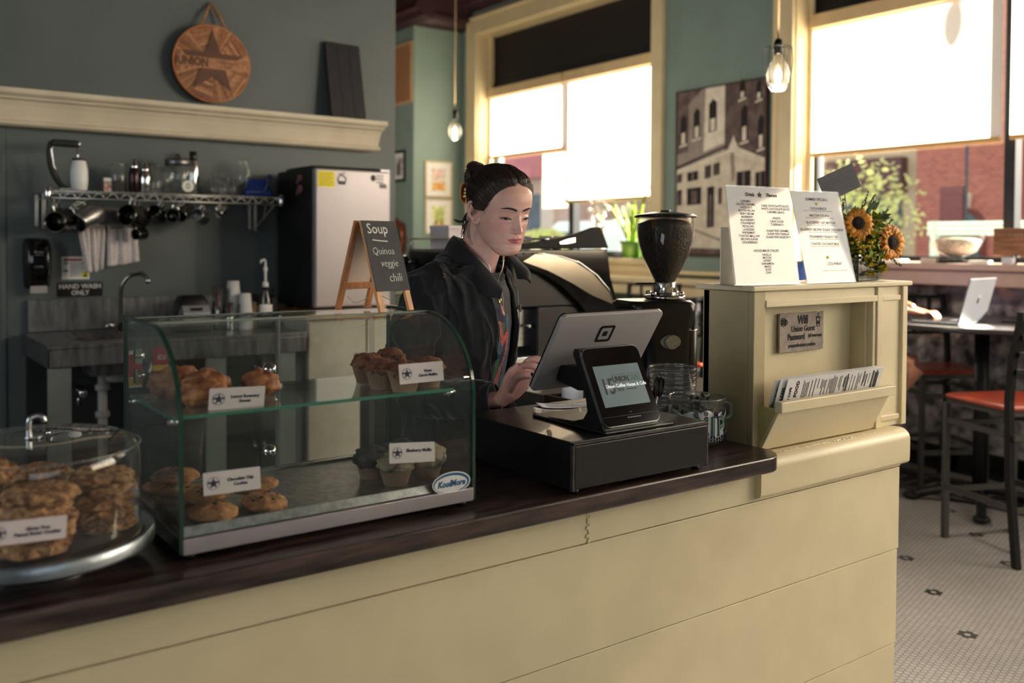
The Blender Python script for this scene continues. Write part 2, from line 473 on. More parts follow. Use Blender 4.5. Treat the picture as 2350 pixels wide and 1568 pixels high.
blind(1.39, 2.845, 2.145, 'roller blind at the right edge, beyond the dark window bar')
blind(-1.10, .93, 1.36, 'unseen roller blind added to block the sun at the next window')  # this blind and the next are out of view, added to stop the sun
blind(-3.18, -1.14, 1.36, 'second unseen roller blind added to block the sun at the next window')
window(3, *OPEN[0], [-1.12], None)
# window stools and ledges
m = MB()
m.box(5.70, WX+.22, 5.68, 8.76, SZ-.05, SZ)
m.box(5.73, WX, 5.68, 8.76, SZ-.16, SZ-.05)
struct(m.build('trim_4', CREAM_T, bev=.008))
m = MB().box(5.72, WX, 4.62, 8.89, 1.19, 1.225).box(5.46, WX, 4.62, 8.89, 1.12, 1.165).box(5.50, 5.53, 4.62, 8.89, 1.02, 1.12)
tag(m.build('window_ledge', CREAM_T, bev=.006), 'cream ledge along the wall under the old building photograph', 'ledge')
m = MB().box(5.46, WX+.2, -4.5, 4.56, 1.30, 1.34).box(5.50, 5.53, -4.5, 4.56, 1.205, 1.30).box(5.53, WX, 4.53, 4.56, 1.205, 1.30)
tag(m.build('window_counter', pm('pinkish_beige_paint', (196, 172, 158), .35, var=.05), bev=.006), 'wide beige ledge under the big right window with a bowl on it', 'ledge')
# crown mouldings
def crown(name, pts):
    m = MB(); m.loft(pts, True, False); return struct(m.build(name, BURG))
prof = [(0, ZC), (.34, ZC), (.34, 4.26), (.30, 4.25), (.27, 4.19), (.20, 4.16), (.17, 4.08), (.13, 4.05), (.13, 4.03), (0, 4.03)]
m = MB(); m.loft([[(WX-a, y, z) for a, z in prof] for y in (-4.6, 8.9)], True, False); struct(m.build('trim_9', BURG))
p2 = [(0, ZC), (.42, ZC), (.42, 4.24), (.37, 4.22), (.30, 4.16), (.27, 4.14), (.22, 4.14), (.20, 3.98), (.22, 3.96), (.22, 3.93), (.15, 3.91), (.12, 3.86), (.05, 3.85), (0, 3.84)]
m = MB(); m.loft([[(x-(-a if x > 5.5 else a)*0, 8.9-a, z) for a, z in p2] for x in (5.16, WX)], True, False)
struct(m.build('trim_10', BURG))
m = MB(); m.loft([[(5.16-a, y, z) for a, z in p2] for y in (8.48, 13.8)], True, False)
struct(m.build('trim_11', BURG))
# vent, small pictures, copper mirror on the far corner
t = thing('wall_vent', 'tan louvred return air grille high on the far green wall', 'vent', (5.16, 9.16, 3.34))
MB().box(-.02, 0, -.24, .24, -.34, -.31).box(-.02, 0, -.24, .24, .31, .34).box(-.02, 0, -.24, -.21, -.31, .31).box(-.02, 0, .21, .24, -.31, .31).build('frame', pm('tan_metal', (205, 165, 130), .5), t, bev=.003)
m = MB().box(-.004, 0, -.21, .21, -.31, .31)
for i in range(30): m.obox((-.01, 0, -.30+i*.0207), (.014, .42, .004), RY(R(38)))
m.box(-.016, -.004, -.006, .006, -.31, .31)
m.build('louvres', pm('tan_louvre', (176, 130, 92), .5), t)
FR_G = pm('pale_wood_frame', (214, 190, 150), .5)
def picture(name, label, loc, w, h, art, face='front', frame=FR_G, fw=.015, group=None, paper=PAPER):
    t = thing(name, label, 'picture', loc, 0 if face == 'front' else -pi/2, group)
    m = MB().box(-w/2, w/2, -.02, 0, -h/2, -h/2+fw).box(-w/2, w/2, -.02, 0, h/2-fw, h/2).box(-w/2, -w/2+fw, -.02, 0, -h/2+fw, h/2-fw).box(w/2-fw, w/2, -.02, 0, -h/2+fw, h/2-fw)
    m.build('frame', frame, t, bev=.002)
    MB().box(-w/2+fw, w/2-fw, -.008, 0, -h/2+fw, h/2-fw).build('mat_board', paper, t)
    m = MB(); cols = []
    for (x0, x1, z0, z1, c) in art:
        if c not in cols: cols.append(c)
        m.mat(cols.index(c)); m.box(x0*w, x1*w, -.0095-.0004*len(cols), -.008, z0*h, z1*h)
    m.build('print', [pm('print_ink', c, .7, var=.35, vs=40) for c in cols], t)
    return t
picture('framed_print', 'upper of two small framed prints, soft pink and orange, on the far green wall', (5.48, 8.9, 2.16), .352, .40,
        [(-.26, .26, -.06, .30, (226, 206, 196)), (-.20, .05, .02, .24, (224, 190, 176)), (-.25, .25, -.32, -.08, (232, 188, 120)), (-.12, .18, -.26, -.12, (238, 160, 90))], group='small prints on the far wall')
picture('framed_print', 'lower of two small framed prints, green and yellow, on the far green wall', (5.483, 8.9, 1.742), .354, .395,
        [(-.26, .26, -.06, .30, (226, 224, 170)), (-.16, .18, -.16, .22, (186, 196, 120)), (-.25, .25, -.30, -.16, (214, 196, 150)), (-.14, -.06, -.28, -.1, (150, 110, 60)), (.08, .16, -.28, -.1, (150, 110, 60))], group='small prints on the far wall')
picture('framed_photo', 'black framed photograph half hidden by the kitchen wall corner', (5.16, 9.22, 2.31), .30, .35,
        [(-.3, .3, -.3, .3, (190, 186, 190)), (-.1, .12, -.3, .1, (80, 60, 66)), (-.05, .3, .1, .22, (150, 140, 146))], 'left', BLACK, .03)
# copper mirror
t = thing('sunburst_mirror', 'round mirror with a spiky copper leaf rim on the far wall', 'mirror', (5.16, 9.25, 1.49), -pi/2)
COPPER = pm('copper_leaf', (186, 108, 76), .35, .8, var=.3, vs=30)
m = MB()
for i in range(34):
    a = 2*pi*i/34; rr = .235+.02*sin(i*5.1)
    q = RY(-a)
    m.M = Mx.Translation((0, -.02, 0)) @ q.to_4x4()
    m.add([(.14, 0, -.022), (.14, -.008, .022), (rr*.85, -.012, .03), (rr, -.004, 0), (rr*.85, .004, -.03)], [(0, 1, 2, 3, 4)])
    m.M = None
m.build('leaf_rim', COPPER, t, solid=.004)
m = MB(); m.lathe([(.15, -.02), (.165, -.01), (.165, .01), (.15, .02)], rot=RX(pi/2), cap=False).build('ring', COPPER, t, loc=(0, -.015, 0))
MB().lathe([(.15, 0), (.15, .006)], (0, -.008, 0), rot=RX(pi/2)).build('mirror_glass', pm('mirror_silver', (190, 195, 190), .05, 1, var=0), t)
# pendants
CORD = pm('pale_cord', (170, 150, 120), .8)
BULB = glass('bulb_glass', (1, .97, .9), 0, 1.2, .02)
FIL = pm('lit_filament', (255, 235, 200), .5, emis=(255, 225, 180), es=14, var=0)
def pendant(label, x, y, z, cage, watt=34):
    l = bpy.data.lights.new('bulb_light', 'POINT'); l.energy = watt; l.color = (1.0, .88, .70); l.shadow_soft_size = .03
    t = thing('pendant_lamp', label, 'lamp', (x, y, z), 0, 'bare bulb pendant lamps')
    MB().cyl((0, 0, .14), (0, 0, ZC-z), .005, seg=6).build('cord', CORD, t)
    MB().lathe([(.008, .17), (.014, .165), (.02, .15), (.022, .10), (.016, .095)]).build('socket', BLACK, t)
    MB().lathe([(.014, .1), (.018, .08), (.04, .05), (.052, .01), (.048, -.025), (.03, -.05), (.008, -.062)], cap=False, seg=24).build('bulb', BULB, t)
    MB().ell((0, 0, .0), (.016, .016, .034)).build('filament', FIL, t)
    lo = bpy.data.objects.new('bulb_light', l); COL.objects.link(lo); lo.parent = t; lo.location = (0, 0, -.085)
    if cage:
        m = MB()
        for i in range(6):
            a = i*pi/3
            m.tube([(.02*cos(a), .02*sin(a), .13), (.062*cos(a), .062*sin(a), .128), (.066*cos(a), .066*sin(a), .06), (.058*cos(a), .058*sin(a), -.02), (.03*cos(a), .03*sin(a), -.066)], .0018, 5)
        for zz, rr in ((.128, .062), (-.066, .03)):
            m.tube([(rr*cos(k*pi/9), rr*sin(k*pi/9), zz) for k in range(18)], .0018, 5, closed=True)
        m.build('wire_cage', BLACKM, t)
    return t
pendant('bare bulb hanging beside the far corner left of the window', 3.843, 6.0, 2.30, False)
pendant('caged bare bulb hanging in front of the right window casing', 3.50, 2.72, 2.225, True)

pendant('unseen bare bulb added for fill light, right of the view', 4.3, .4, 2.6, True, 30)  # this and the next two pendants are unseen, added to brighten the room
pendant('unseen bare bulb added for fill light over the cafe floor', 3.2, -1.6, 2.6, True, 20)
pendant('unseen bare bulb added for fill light behind the kitchen wall', 3.5, 8.4, 2.6, False, 26)
# ================================================================ counter and divider cabinet
WOOD = pm('dark_stained_wood', (30, 22, 21), .28, var=1, c2=(84, 66, 62), vs=7, stretch=(1, 9, 9), bump=.12, bs=40, coat=.25, det=7)
t = thing('service_counter', 'pale yellow boarded service counter base across the foreground', 'counter', (0, 1.485, 0))
m = MB(); X0, X1 = -1.4, 2.49
zz = [0, .292, .568, .808, .90]
for i in range(4):
    if i == 3:
        m.box(X0, 1.292, 0, .03, zz[i]+.0012, zz[i+1]-.001); m.box(1.2935, X1, 0, .03, zz[i]+.0012, zz[i+1]-.001)
    else: m.box(X0, X1-.004*(3-i), .0015*(2-i)+.0, .03, zz[i]+.0012, zz[i+1]-.0012)
m.build('front_boards', CREAM, t, bev=.0015)
MB().box(X0, X1-.02, .032, .25, 0, .895).box(X0, 1.88, .25, .53, 0, .895).build('carcass', pm('cream_paint_inner', (200, 186, 146), .6), t)
m = MB(); m.box(1.2915, 1.2955, -.001, .01, .812, .895)
for i in range(14):
    z = .812+i*.006; m.ell((1.293+.003*sin(i*2.3), -.001, z), (.004+.002*sin(i*4), .002, .005), 8, 5)
m.build('filler_crack', CREAM, t)
# worktop
rad = .075
poly = [(-1.4, 1.418)]+[(p[0], p[1]) for p in arc(1.889-rad, 1.418+rad, rad, -pi/2, 0, 8)]+[(1.889, 1.60), (1.875, 2.03), (-1.4, 2.03)]
tag(MB().prism(poly, .897, .935).build('worktop', WOOD, bev=.004), 'dark stained wooden worktop carrying the pastry case and cash drawer', 'worktop')
# half height cabinet at the end of the counter
t = thing('divider_cabinet', 'cream painted raised cabinet with a menu pocket at the counter end', 'cabinet', (1.885, 1.53, .915))
cw, cd, ch = .70, .17, .414
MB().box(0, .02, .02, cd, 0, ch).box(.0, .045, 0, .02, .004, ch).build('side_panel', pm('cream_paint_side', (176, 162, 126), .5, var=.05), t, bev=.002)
MB().box(cw-.02, cw, .02, cd, 0, ch).build('side_panel', CREAM, t, bev=.002)
MB().box(.02, cw-.02, .07, .085, 0, ch).box(.52, .535, .021, .07, 0, ch).build('back_panel', CREAM, t)
MB().box(.0, cw, .15, .17, 0, ch).build('rear_panel', CREAM, t)
m = MB().box(.045, .546, .004, .02, .385, ch).box(.045, .545, -.003, .018, .372, .390).box(.545, .572, -.003, .02, .0, ch).box(.53, .545, .002, .022, .004, .372)
m.box(.572, .68, .006, .02, .0, ch).box(.575, .67, .0, .02, .372, .388).box(.575, .67, .0, .02, .018, .034).box(.675, .70, -.004, .02, .0, ch)
m.build('face_frame', CREAM, t, bev=.002)
MB().box(-.017, cw+.012, -.012, cd+.015, ch+.001, ch+.0145).build('top_board', CREAM, t, bev=.003)
# pocket
m = MB()
m.loft([[(x, -.068, .120), (x, -.058, .120), (x, .0, .02), (x, -.008, .006)] for x in (.022, .515)], True, False)
m.build('pocket_front', CREAM, t, bev=.002)
PSM = pm('cream_paint_olive', (190, 178, 120), .5, var=.06)
for x in (.020, .507): MB().add([(x, -.06, .12), (x, .06, .12), (x, .06, .02), (x, .0, .01), (x+.010, -.06, .12), (x+.010, .06, .12), (x+.010, .06, .02), (x+.010, .0, .01)], [(0, 1, 2, 3), (7, 6, 5, 4), (0, 4, 5, 1), (0, 3, 7, 4)]).build('pocket_side', PSM, t)
MB().box(.014, .522, -.078, -.055, .112, .140).build('pocket_rail', CREAM, t, bev=.003)
# rounded ledge below
pr = [(1.56, .912), (1.515, .919)]+[(1.497-.032*sin(a), .889+.030*cos(a)) for a in [i*pi/20 for i in range(11)]]+[(1.465, .84)]+[(1.479-.014*cos(a), .832-.014*sin(a)) for a in [i*pi/10 for i in range(1, 6)]]+[(1.56, .818)]
m = MB(); m.loft([[(x, a, z) for a, z in pr] for x in (1.84, 2.505)], True, False)
m.mat(1)
for i in range(90):
    x = 1.90+.48*i/89+random.uniform(-.005, .005)
    m.ell((x, 1.494+random.uniform(-.004, .004), .9185+random.uniform(-.001, .0005)), (random.uniform(.003, .009), .004, random.uniform(.0008, .0022)), 8, 5)
tag(m.build('counter_ledge', [CREAM, pm('chipped_white_filler', (236, 226, 202), .7)]), 'rounded cream ledge with chipped paint below the divider cabinet', 'ledge')

# ---------------- menus in the pocket
LAMIN = pm('laminated_menu', (232, 230, 232), .18, coat=.4, var=.03)
def pocket_menu(i, x, y, label):
    t = thing('laminated_menu', label, 'menu', (x, y, .945), 0, 'menus in the cabinet pocket')
    Tm = Mx.Translation((0, 0, 0)) @ RX(R(16)).to_4x4()
    m = MB(); m.M = Tm; m.box(0, .425, -.0008, .0008, 0, .170); m.build('sheet', LAMIN, t)
    m = MB(); rnd = random.Random(i)
    if i < 3:
        m.M = None
        F = Tm @ T4((.045, -.0012, .148), FRONT @ RZ(pi/2))
        m.text('CAFE FOOD', .016, F @ T4((-.03, 0, 0)), off=.0006)
        F = Tm @ T4((.02, -.0012, .14), FRONT @ RZ(pi/2)); m.text('UNION CAFE', .012, F @ T4((-.03, 0, 0)), off=.0003)
        m.M = Tm; xx = .07
        while xx < .41:
            L = rnd.uniform(.03, .07); m.box(xx, xx+.0022+.002*(rnd.random() < .2), -.0013, -.0009, .165-L, .165-rnd.uniform(0, .012)); xx += rnd.choice((.006, .007, .014))
        m.build('print', INK, t)
    return t
pocket_menu(0, 1.945, 1.515, 'front laminated menu standing in the cabinet pocket')
pocket_menu(1, 1.925, 1.523, 'second laminated menu in the pocket, shifted to the left')
pocket_menu(2, 1.915, 1.531, 'third laminated menu in the pocket, leftmost edge showing')
pocket_menu(3, 1.952, 1.539, 'rearmost laminated menu in the cabinet pocket')

# ---------------- wifi board
t = thing('wifi_sign', 'grey cardboard sign with handwritten wifi password on the divider cabinet', 'sign', (2.160, 1.593, 1.208))
m = MB(); rn = random.Random(3)
pts = []
for k in range(24): pts.append((-.097+.194*k/23, -.053+rn.uniform(-.0015, .0015)))
for k in range(12): pts.append((.097+rn.uniform(-.001, .001), -.053+.106*k/11))
for k in range(24): pts.append((.097-.194*k/23, .053+rn.uniform(-.0012, .0012)))
m.prism(pts, -.006, 0, 'y').build('board', pm('grey_cardboard', (156, 144, 136), .85, var=.15, vs=30, bump=.2), t)
m = MB(); F = lambda x, z: T4((x, -.0068, z), FRONT)
m.text('Wifi', .034, F(.002, .033), off=.0009, shear=.1, sx=.8)
m.text('Union Guest', .024, F(.004, .009), off=.0002, shear=.12, sx=.85)
m.text('Password', .024, F(-.026, -.013), off=.0007, sx=.8).text('(all lowercase)', .014, F(.058, -.012), off=.0001, sx=.75)
m.text('peanutbuttercookies', .016, F(.0, -.036), off=.0001, shear=.1, sx=.9)
mug = [(-.082+.011*cos(a*pi/10), .030+.012*sin(a*pi/10), -.0068) for a in range(20)]
m.tube([V((p[0], p[1]*0-.0068, p[1])) for p in mug], .0009, 5, closed=True)
m.tube([(-.071, -.0068, .036), (-.064, -.0068, .032), (-.066, -.0068, .024), (-.072, -.0068, .022)], .0008, 5)
for a in range(5): m.tube([(-.088+.004*a, -.0068, .022), (-.090+.004*a, -.0068, .038)], .0007, 4)
m.tube([(.066, -.0068, .012), (.064, -.0068, .036), (.080, -.0068, .036), (.078, -.0068, .012), (.066, -.0068, .012)], .0009, 5)
m.box(.062, .082, -.0072, -.0066, .036, .040).box(.067, .077, -.0072, -.0066, .018, .028).tube([(.072, -.0068, .04), (.073, -.0068, .050)], .0008, 4)
m.build('handwriting', INK, t)

# ---------------- upright menu holders on top
ACR = glass('acrylic_sheet', (.95, .97, .97), 0.02, 1.3, .03)
MP = pm('printed_menu_paper', (184, 176, 178), .6, var=.03)
def translucent(m_, col, k):
    n = m_.node_tree.nodes; L = m_.node_tree.links; b = n['Principled BSDF']; tr = n.new('ShaderNodeBsdfTranslucent'); tr.inputs[0].default_value = lin(col); mx = n.new('ShaderNodeMixShader'); mx.inputs[0].default_value = k
    L.new(b.outputs[0], mx.inputs[1]); L.new(tr.outputs[0], mx.inputs[2]); L.new(mx.outputs[0], n['Material Output'].inputs[0])
translucent(MP, (250, 236, 222), .3)
MINK = pm('grey_menu_ink', (66, 62, 72), .8)
def holder(label, BL, BR, lean, h, lines, title, sub):
    a = atan2(BR[1]-BL[1], BR[0]-BL[0]); w = hypot(BR[0]-BL[0], BR[1]-BL[1])
    t = thing('menu_holder', label, 'menu stand', (BL[0], BL[1], 1.3445), a, 'acrylic menu stands on the cabinet')
    Tm = RX(-R(lean)).to_4x4()
    m = MB(); m.M = Tm; m.box(0, w, -.003, -.0012, 0, h).box(0, w, .0012, .003, 0, h); m.M = None
    m.box(0, w, 0, .075, 0, .002)
    m.build('acrylic', ACR, t)
    m = MB(); m.M = Tm; m.box(.003, w-.003, -.0008, .0008, .004, h-.004); m.build('menu_sheet', MP, t)
    m = MB(); F = lambda x, z: Tm @ T4((x, -.0031, z), FRONT)
    if title:
        m.text('Drink', .0135, F(w*.36, h-.024), off=.0003).text('Flavors', .0135, F(w*.70, h-.024), off=.0003)
        star = [(.009*(1 if k % 2 == 0 else .42)*sin(k*pi/5), .009*(1 if k % 2 == 0 else .42)*cos(k*pi/5)) for k in range(10)]
        m.M = F(w*.51, h-.024); m.prism(star, 0, .0005); m.M = None
    for (x, z, s, tx) in lines: m.text(tx, s, F(w*x, z*h), ext=.00005, off=.0001 if s > .007 else -.0001)
    m.build('lettering', MINK, t)
    for (x, z) in sub or ():
        m = MB(); m.M = F(w*x, z*h); m.lathe([(.0045, 0), (.0045, .0005)], seg=12); m.build('yellow_dot', pm('yellow_ink', (236, 200, 70), .7), t)
    return t
L1 = [(.28, .84-.032*i, .0085, s) for i, s in enumerate(['CARAMEL', 'SALTED CARAMEL', 'HAZELNUT', 'BUTTER PECAN', 'IRISH CREAM', 'RASPBERRY', 'BLACKBERRY', 'STRAWBERRY', 'PISTACHIO', 'LAVENDER', 'PEPPERMINT', 'TOASTED MALLOW', 'BROWN SUGAR', 'GINGERBREAD'])]
L1 += [(.74, .80-.032*i, .0085, s) for i, s in enumerate(['DARK CHOCOLATE SAUCE', 'WHITE CHOCOLATE SAUCE', 'CARAMEL SAUCE', '', 'SWEETS', 'CANE SUGAR', 'TURBINADO', '', 'SUGAR FREE CARAMEL', 'SUGAR FREE VANILLA', 'SUGAR FREE HAZELNUT'])]
L1 += [(.52, .34, .0095, 'HOUSE MADE SYRUPS')]+[(.52, .30-.03*i, .0085, s) for i, s in enumerate(['VANILLA', 'MOCHA', 'HONEY', 'CINNAMON', 'MAPLE', 'ROSE', 'CHAI'])]
L2 = [(.5, .90, .0115, 'SUMMER SPECIALS')]
for i, s in enumerate(['COCOA BEACH', 'MATCHA COLADA', 'BLACKBERRY OAT MATCHA', 'BLUEBERRY BROWN SUGAR COLD BREW', 'STRAWBERRY PASSION TEA', 'TOASTED COCONUT MILK']):
    L2 += [(.5, .80-.077*i, .0098, s), (.5, .776-.077*i, .0058, 'espresso, coconut milk, cream and chocolate drizzle')]
L2 += [(.62, .20, .012, 'LTO WRAP'), (.6, .13, .006, 'turkey, bacon, cheddar, avocado and greens')]
holder('left acrylic menu stand headed drink flavors on the divider cabinet', (1.845, 1.558), (2.080, 1.540), 9, .262, L1, True, None)
holder('right acrylic menu stand listing summer specials beside the flowers', (2.118, 1.542), (2.326, 1.532), 14, .265, L2, False, [(.5, .855), (.5, .27)])
# a small spiral notebook edge between them
m = MB()
for i in range(9): m.tube([(.0+.006*cos(k*pi/4), .006*sin(k*pi/4), .006+i*.009) for k in range(8)], .0012, 5, closed=True)
tag(m.build('spiral_binding', CHROME, loc=(2.088, 1.60, 1.3455)), 'wire spiral of a notebook standing between the two menu stands', 'notebook')
tag(MB().box(-.0, .11, -.001, .001, 0, .15).build('loose_menu', PAPER, loc=(1.80+.07, 1.63, 1.3447), rotz=R(12)), 'plain white card behind the left menu stand', 'card')

# ================================================================ glass pastry case
GEDGE = pm('green_glass_edge', (26, 60, 50), .12, coat=.5, var=.1)
CASEG = glass('case_glass', (.95, .975, .965), 0.0, 1.1, .010)
cx0, cx1, cy0, cy1, cz = .438, 1.003, 1.49, 1.838, .937
t = thing('pastry_case', 'curved glass countertop pastry case with two levels of baked goods', 'display case', (cx0, cy0, cz))
cw = cx1-cx0; cdp = cy1-cy0
def cprof(o=0.0, n=14):
    # from front bottom, up the front, round to the top, to the back
    p = [(0+o, .012), (0+o, .21)]
    for i in range(1, n+1):
        a = pi/2*i/n
        p.append((.175-(.175-o)*cos(a), .21+(.160-o)*sin(a)))
    p.append((cdp, .370-o))
    return p
P = cprof()
def side(x):
    m = MB(); poly = P+[(cdp, .012)]
    m.loft([[(x, a, z) for a, z in poly], [(x+.005, a, z) for a, z in poly]], True, False)
    m.build('side_glass', CASEG, t)
    m = MB(); edge = P
    m.loft([[(x-.001, a, z), (x+.006, a, z), (x+.006, b, c), (x-.001, b, c)] for (a, z), (b, c) in zip(cprof(-.0012), cprof(.004))], True, False)
    m.box(x-.001, x+.006, cdp-.004, cdp+.001, .012, .369)
    m.build('glass_edge', GEDGE, t)
side(0); side(cw-.005)
m = MB(); Q = cprof(.003)
m.loft([[(.006, a, z) for a, z in Q], [(cw-.006, a, z) for a, z in Q]], False, True, False)
m.build('curved_front_glass', CASEG, t)
m = MB(); m.box(.006, cw-.006, cdp-.008, cdp-.003, .362, .368).box(.006, cw-.006, .168, .176, .3675, .3712)
m.build('top_rail', pm('pale_steel_strip', (190, 190, 190), .2, .9), t)
# base
TRAY = pm('speckled_steel_tray', (150, 150, 152), .3, .9, var=.25, vs=60, bump=.1)
MB().box(0.002, cw-.002, .006, cdp, .010, .034).build('base_plinth', DSTEEL, t, bev=.002)
m = MB().box(.004, cw-.004, -.003, .004, .010, .036)
m.build('front_fascia', pm('satin_steel', (170, 162, 168), .3, .35, var=.08, vs=5), t, bev=.002)
m = MB(); m.loft([[(x, .006, .037), (x, .012, .052), (x, .030, .040), (x, cdp-.01, .040), (x, cdp-.01, .032), (x, .03, .032)] for x in (.008, cw-.008)], True, False)
m.build('tray', TRAY, t)
for (x, y) in ((.02, .02), (cw-.02, .02), (.02, cdp-.02), (cw-.02, cdp-.02)): MB().lathe([(.010, -.002), (.012, .010)], (x, y, 0)).build('foot', BLACK, t)
# middle shelf
m = MB().box(.010, cw-.010, .065, cdp-.015, .2175, .2225).build('glass_shelf', glass('shelf_glass', (.86, .93, .90), 0, 1.3, .03), t)
MB().box(.010, cw-.010, .061, .065, .217, .223).box(.006, .010, .061, cdp-.015, .217, .223).build('shelf_edge', pm('shelf_green_edge', (52, 118, 98), .15, coat=.4, var=.1), t)
for x in (.012, cw-.012):
    for y in (.075, cdp-.03):
        MB().cyl((x-.012, y, .212), (x+.012, y, .212), .005).cyl((x, y, .205), (x, y, .217), .004).build('shelf_clip', CHROME, t)
# rear sliding doors
for x0, x1, y in ((.008, .30, cdp-.006), (.30, cw-.008, cdp-.012)):
    MB().box(x0, x1, y-.002, y+.002, .04, .36).build('rear_door', CASEG, t)
m = MB().box(.298, .303, cdp-.016, cdp-.002, .04, .36)
m.box(.006, cw-.006, cdp-.014, cdp, .034, .044)
m.build('door_track', pm('clear_plastic_strip', (150, 152, 150), .2, .5), t)
m = MB(); m.box(cw-.06, cw-.052, cdp-.03, cdp-.022, .04, .36); m.build('clear_post', GLASSJ, t)
for z in (.222+.03, .085):
    MB().ell((.272, cdp-.035, z), .0145).cyl((.282, cdp-.03, z), (.282, cdp-.008, z), .004).build('knob', CHROME, t)
m = MB()
for z in (.30, .262): m.cyl((.006, cdp-.05, z), (.022, cdp-.05, z), .009); m.box(.006, .018, cdp-.058, cdp-.042, z-.014, z+.014)
m.build('hinge', CHROME, t)
# maker's badge on the lower right of the front glass
BB = pm('badge_blue', (30, 92, 140), .4, var=0)
m = MB(); ex, ez = .485+.026, .052
el = lambda a, b: [(ex+a*cos(2*pi*k/40), ez+b*sin(2*pi*k/40)) for k in range(40)]
m.prism(el(.043, .0215), -.0016, -.0006, 'y'); m.mat(1).prism(el(.0405, .0192), -.002, -.0015, 'y'); m.mat(0).prism([(p[0]-.002, p[1]-.0015) for p in el(.037, .0160)], -.0024, -.0019, 'y')
m.mat(1).text('KoolMore', .0168, T4((ex-.001, -.0026, ez-.001), FRONT), off=.0006, shear=.25, sx=.88)
m.build('badge', [WHITEP, BB], t)
# warning sticker on the left rear
m = MB().box(.0, .0, 0, 0, 0, 0) if False else MB()
m.box(.0065, .030, cdp-.0095, cdp-.0085, .235, .305).mat(1).box(.0065, .030, cdp-.0105, cdp-.0095, .255, .298).mat(2).box(.0065, .030, cdp-.0105, cdp-.0095, .238, .253)
m.build('warning_sticker', [PAPER, pm('sticker_red', (176, 36, 44), .5), pm('sticker_yellow', (230, 190, 50), .5)], t)

# ---------------- name cards
CARD = pm('ivory_card', (222, 210, 212), .55, var=.03)
NAVY = pm('navy_ink', (36, 36, 66), .7, var=.1)
def card(label, x, y, z, w, h, txt, rot=0, tilt=0, one=False, lean=12):
    t = thing('name_card', label, 'card', (x, y, z), rot, 'pastry name cards')
    Tm = Mx.Rotation(-R(lean), 4, 'X') @ Mx.Rotation(-tilt, 4, 'Y')
    m = MB(); m.M = Tm
    m.loft([[(a, yy, b+h/2) for a, b in rrect(-w/2, w/2, -h/2, h/2, .002)] for yy in (-.0006, .0006)], True, False)
    m.M = None; m.build('card', CARD, t)
    m = MB(); F = lambda a, b: Tm @ T4((a, -.0009, b), FRONT)
    q = h*.27; c = F(-w*.33, h*.5)
    m.M = c
    ring = [(q*cos(k*pi/12), q*sin(k*pi/12)) for k in range(24)]
    m.tube([(a, b, 0) for a, b in ring], .0004, 4, closed=True)
    st = [(q*.95*(1 if k % 2 == 0 else .40)*sin(k*pi/5), q*.95*(1 if k % 2 == 0 else .40)*cos(k*pi/5)) for k in range(10)]
    m.prism(st, 0, .0003); m.box(-q, q, q*.02, q*.28, .0003, .0005); m.M = None
    s = h*.19
    for i, tx in enumerate(txt): m.text(tx, s*(1.15 if one else 1), F(w*.14, h*(.60 if one else .58)-i*s*1.15), off=.0003, shear=.12)
    m.build('lettering', NAVY, t)
    return t
zl, zs = cz+.0405, cz+.2230
card('name card for the lemon rosemary scones on the left of the glass shelf', .562, 1.580, zs-.002, .099, .038, ['Lemon Rosemary', 'Scones'], R(0), R(-2), lean=-6)
card('name card for the vegan carrot muffins on the right of the glass shelf', .910, 1.534, zs+.020, .099, .038, ['Vegan', 'Carrot Muffins'], R(1), R(0), lean=8)
card('name card for the chocolate chip cookies on the lower left level', .543, 1.545, zl+.044, .099, .038, ['Chocolate Chip', 'Cookies'], R(0), R(-1), lean=10)
card('name card for the blueberry muffins on the lower right level', .889, 1.534, zl+.050, .100, .038, ['Blueberry Muffin'], R(0), R(-5), one=True, lean=10)

# ---------------- baked goods
SC = pm('baked_scone_crust', (118, 62, 34), .6, var=1, c2=(186, 124, 76), vs=28, bump=.4, bs=120, det=6)
CK = pm('cookie_dough_brown', (128, 78, 46), .7, var=1, c2=(190, 140, 90), vs=44, bump=.8, bs=170, det=6)
CHIP = pm('dark_chocolate', (38, 22, 18), .4, var=.1)
OAT = pm('oat_cookie_tan', (112, 66, 38), .75, var=1, c2=(206, 160, 110), vs=75, bump=1.0, bs=110, det=7)
PLEAT = pm('muffin_paper_cup', (150, 122, 100), .75, var=.12, vs=30)
CARR = pm('carrot_crumb', (74, 38, 24), .8, var=1, c2=(132, 78, 50), vs=60, bump=.8, bs=220, det=6)
BLUE = pm('blueberry_muffin_top', (34, 40, 52), .6, var=1, c2=(206, 186, 146), vs=16, bump=.5, bs=150, det=5)
BLUED = pm('dark_blueberry_top', (22, 28, 36), .6, var=1, c2=(96, 92, 84), vs=18, bump=.5, bs=150, det=5)
def lumpy(seed, f, a, ridge=False):
    def fn(d):
        p = d*f+V((seed*3.1, seed, 0))
        n = NZ.noise(p)*.6+NZ.noise(p*2.3)*.3+NZ.noise(p*5)*.14
        return 1+a*(n if not ridge else (abs(n)*-1.6+.25))
    return fn
def scone(seed):
    m = MB(); m.ell((0, 0, .028), (.047, .041, .031), 40, 26, None, lumpy(seed, 1.9, .42))
    for v in m.v: v.z = max(v.z, 0)
    return m
def proto_scone(i, label, x, y, z, rz, s=1): tag(scone(i).build('scone', SC, loc=(x, y, z), rotz=rz), label, 'scone', 'scones on the glass shelf').scale = (s, s, s)
proto_scone(1, 'leftmost scone against the side glass', .505, 1.742, zs, .3)
proto_scone(2, 'scone right behind the lemon rosemary card, left one', .545, 1.690, zs, 1.9, .92)
proto_scone(3, 'craggy scone partly behind the lemon rosemary card', .523, 1.640, zs, 2.7, .82)
proto_scone(5, 'lone scone right of the lemon rosemary card', .640, 1.668, zs, .9, .84)
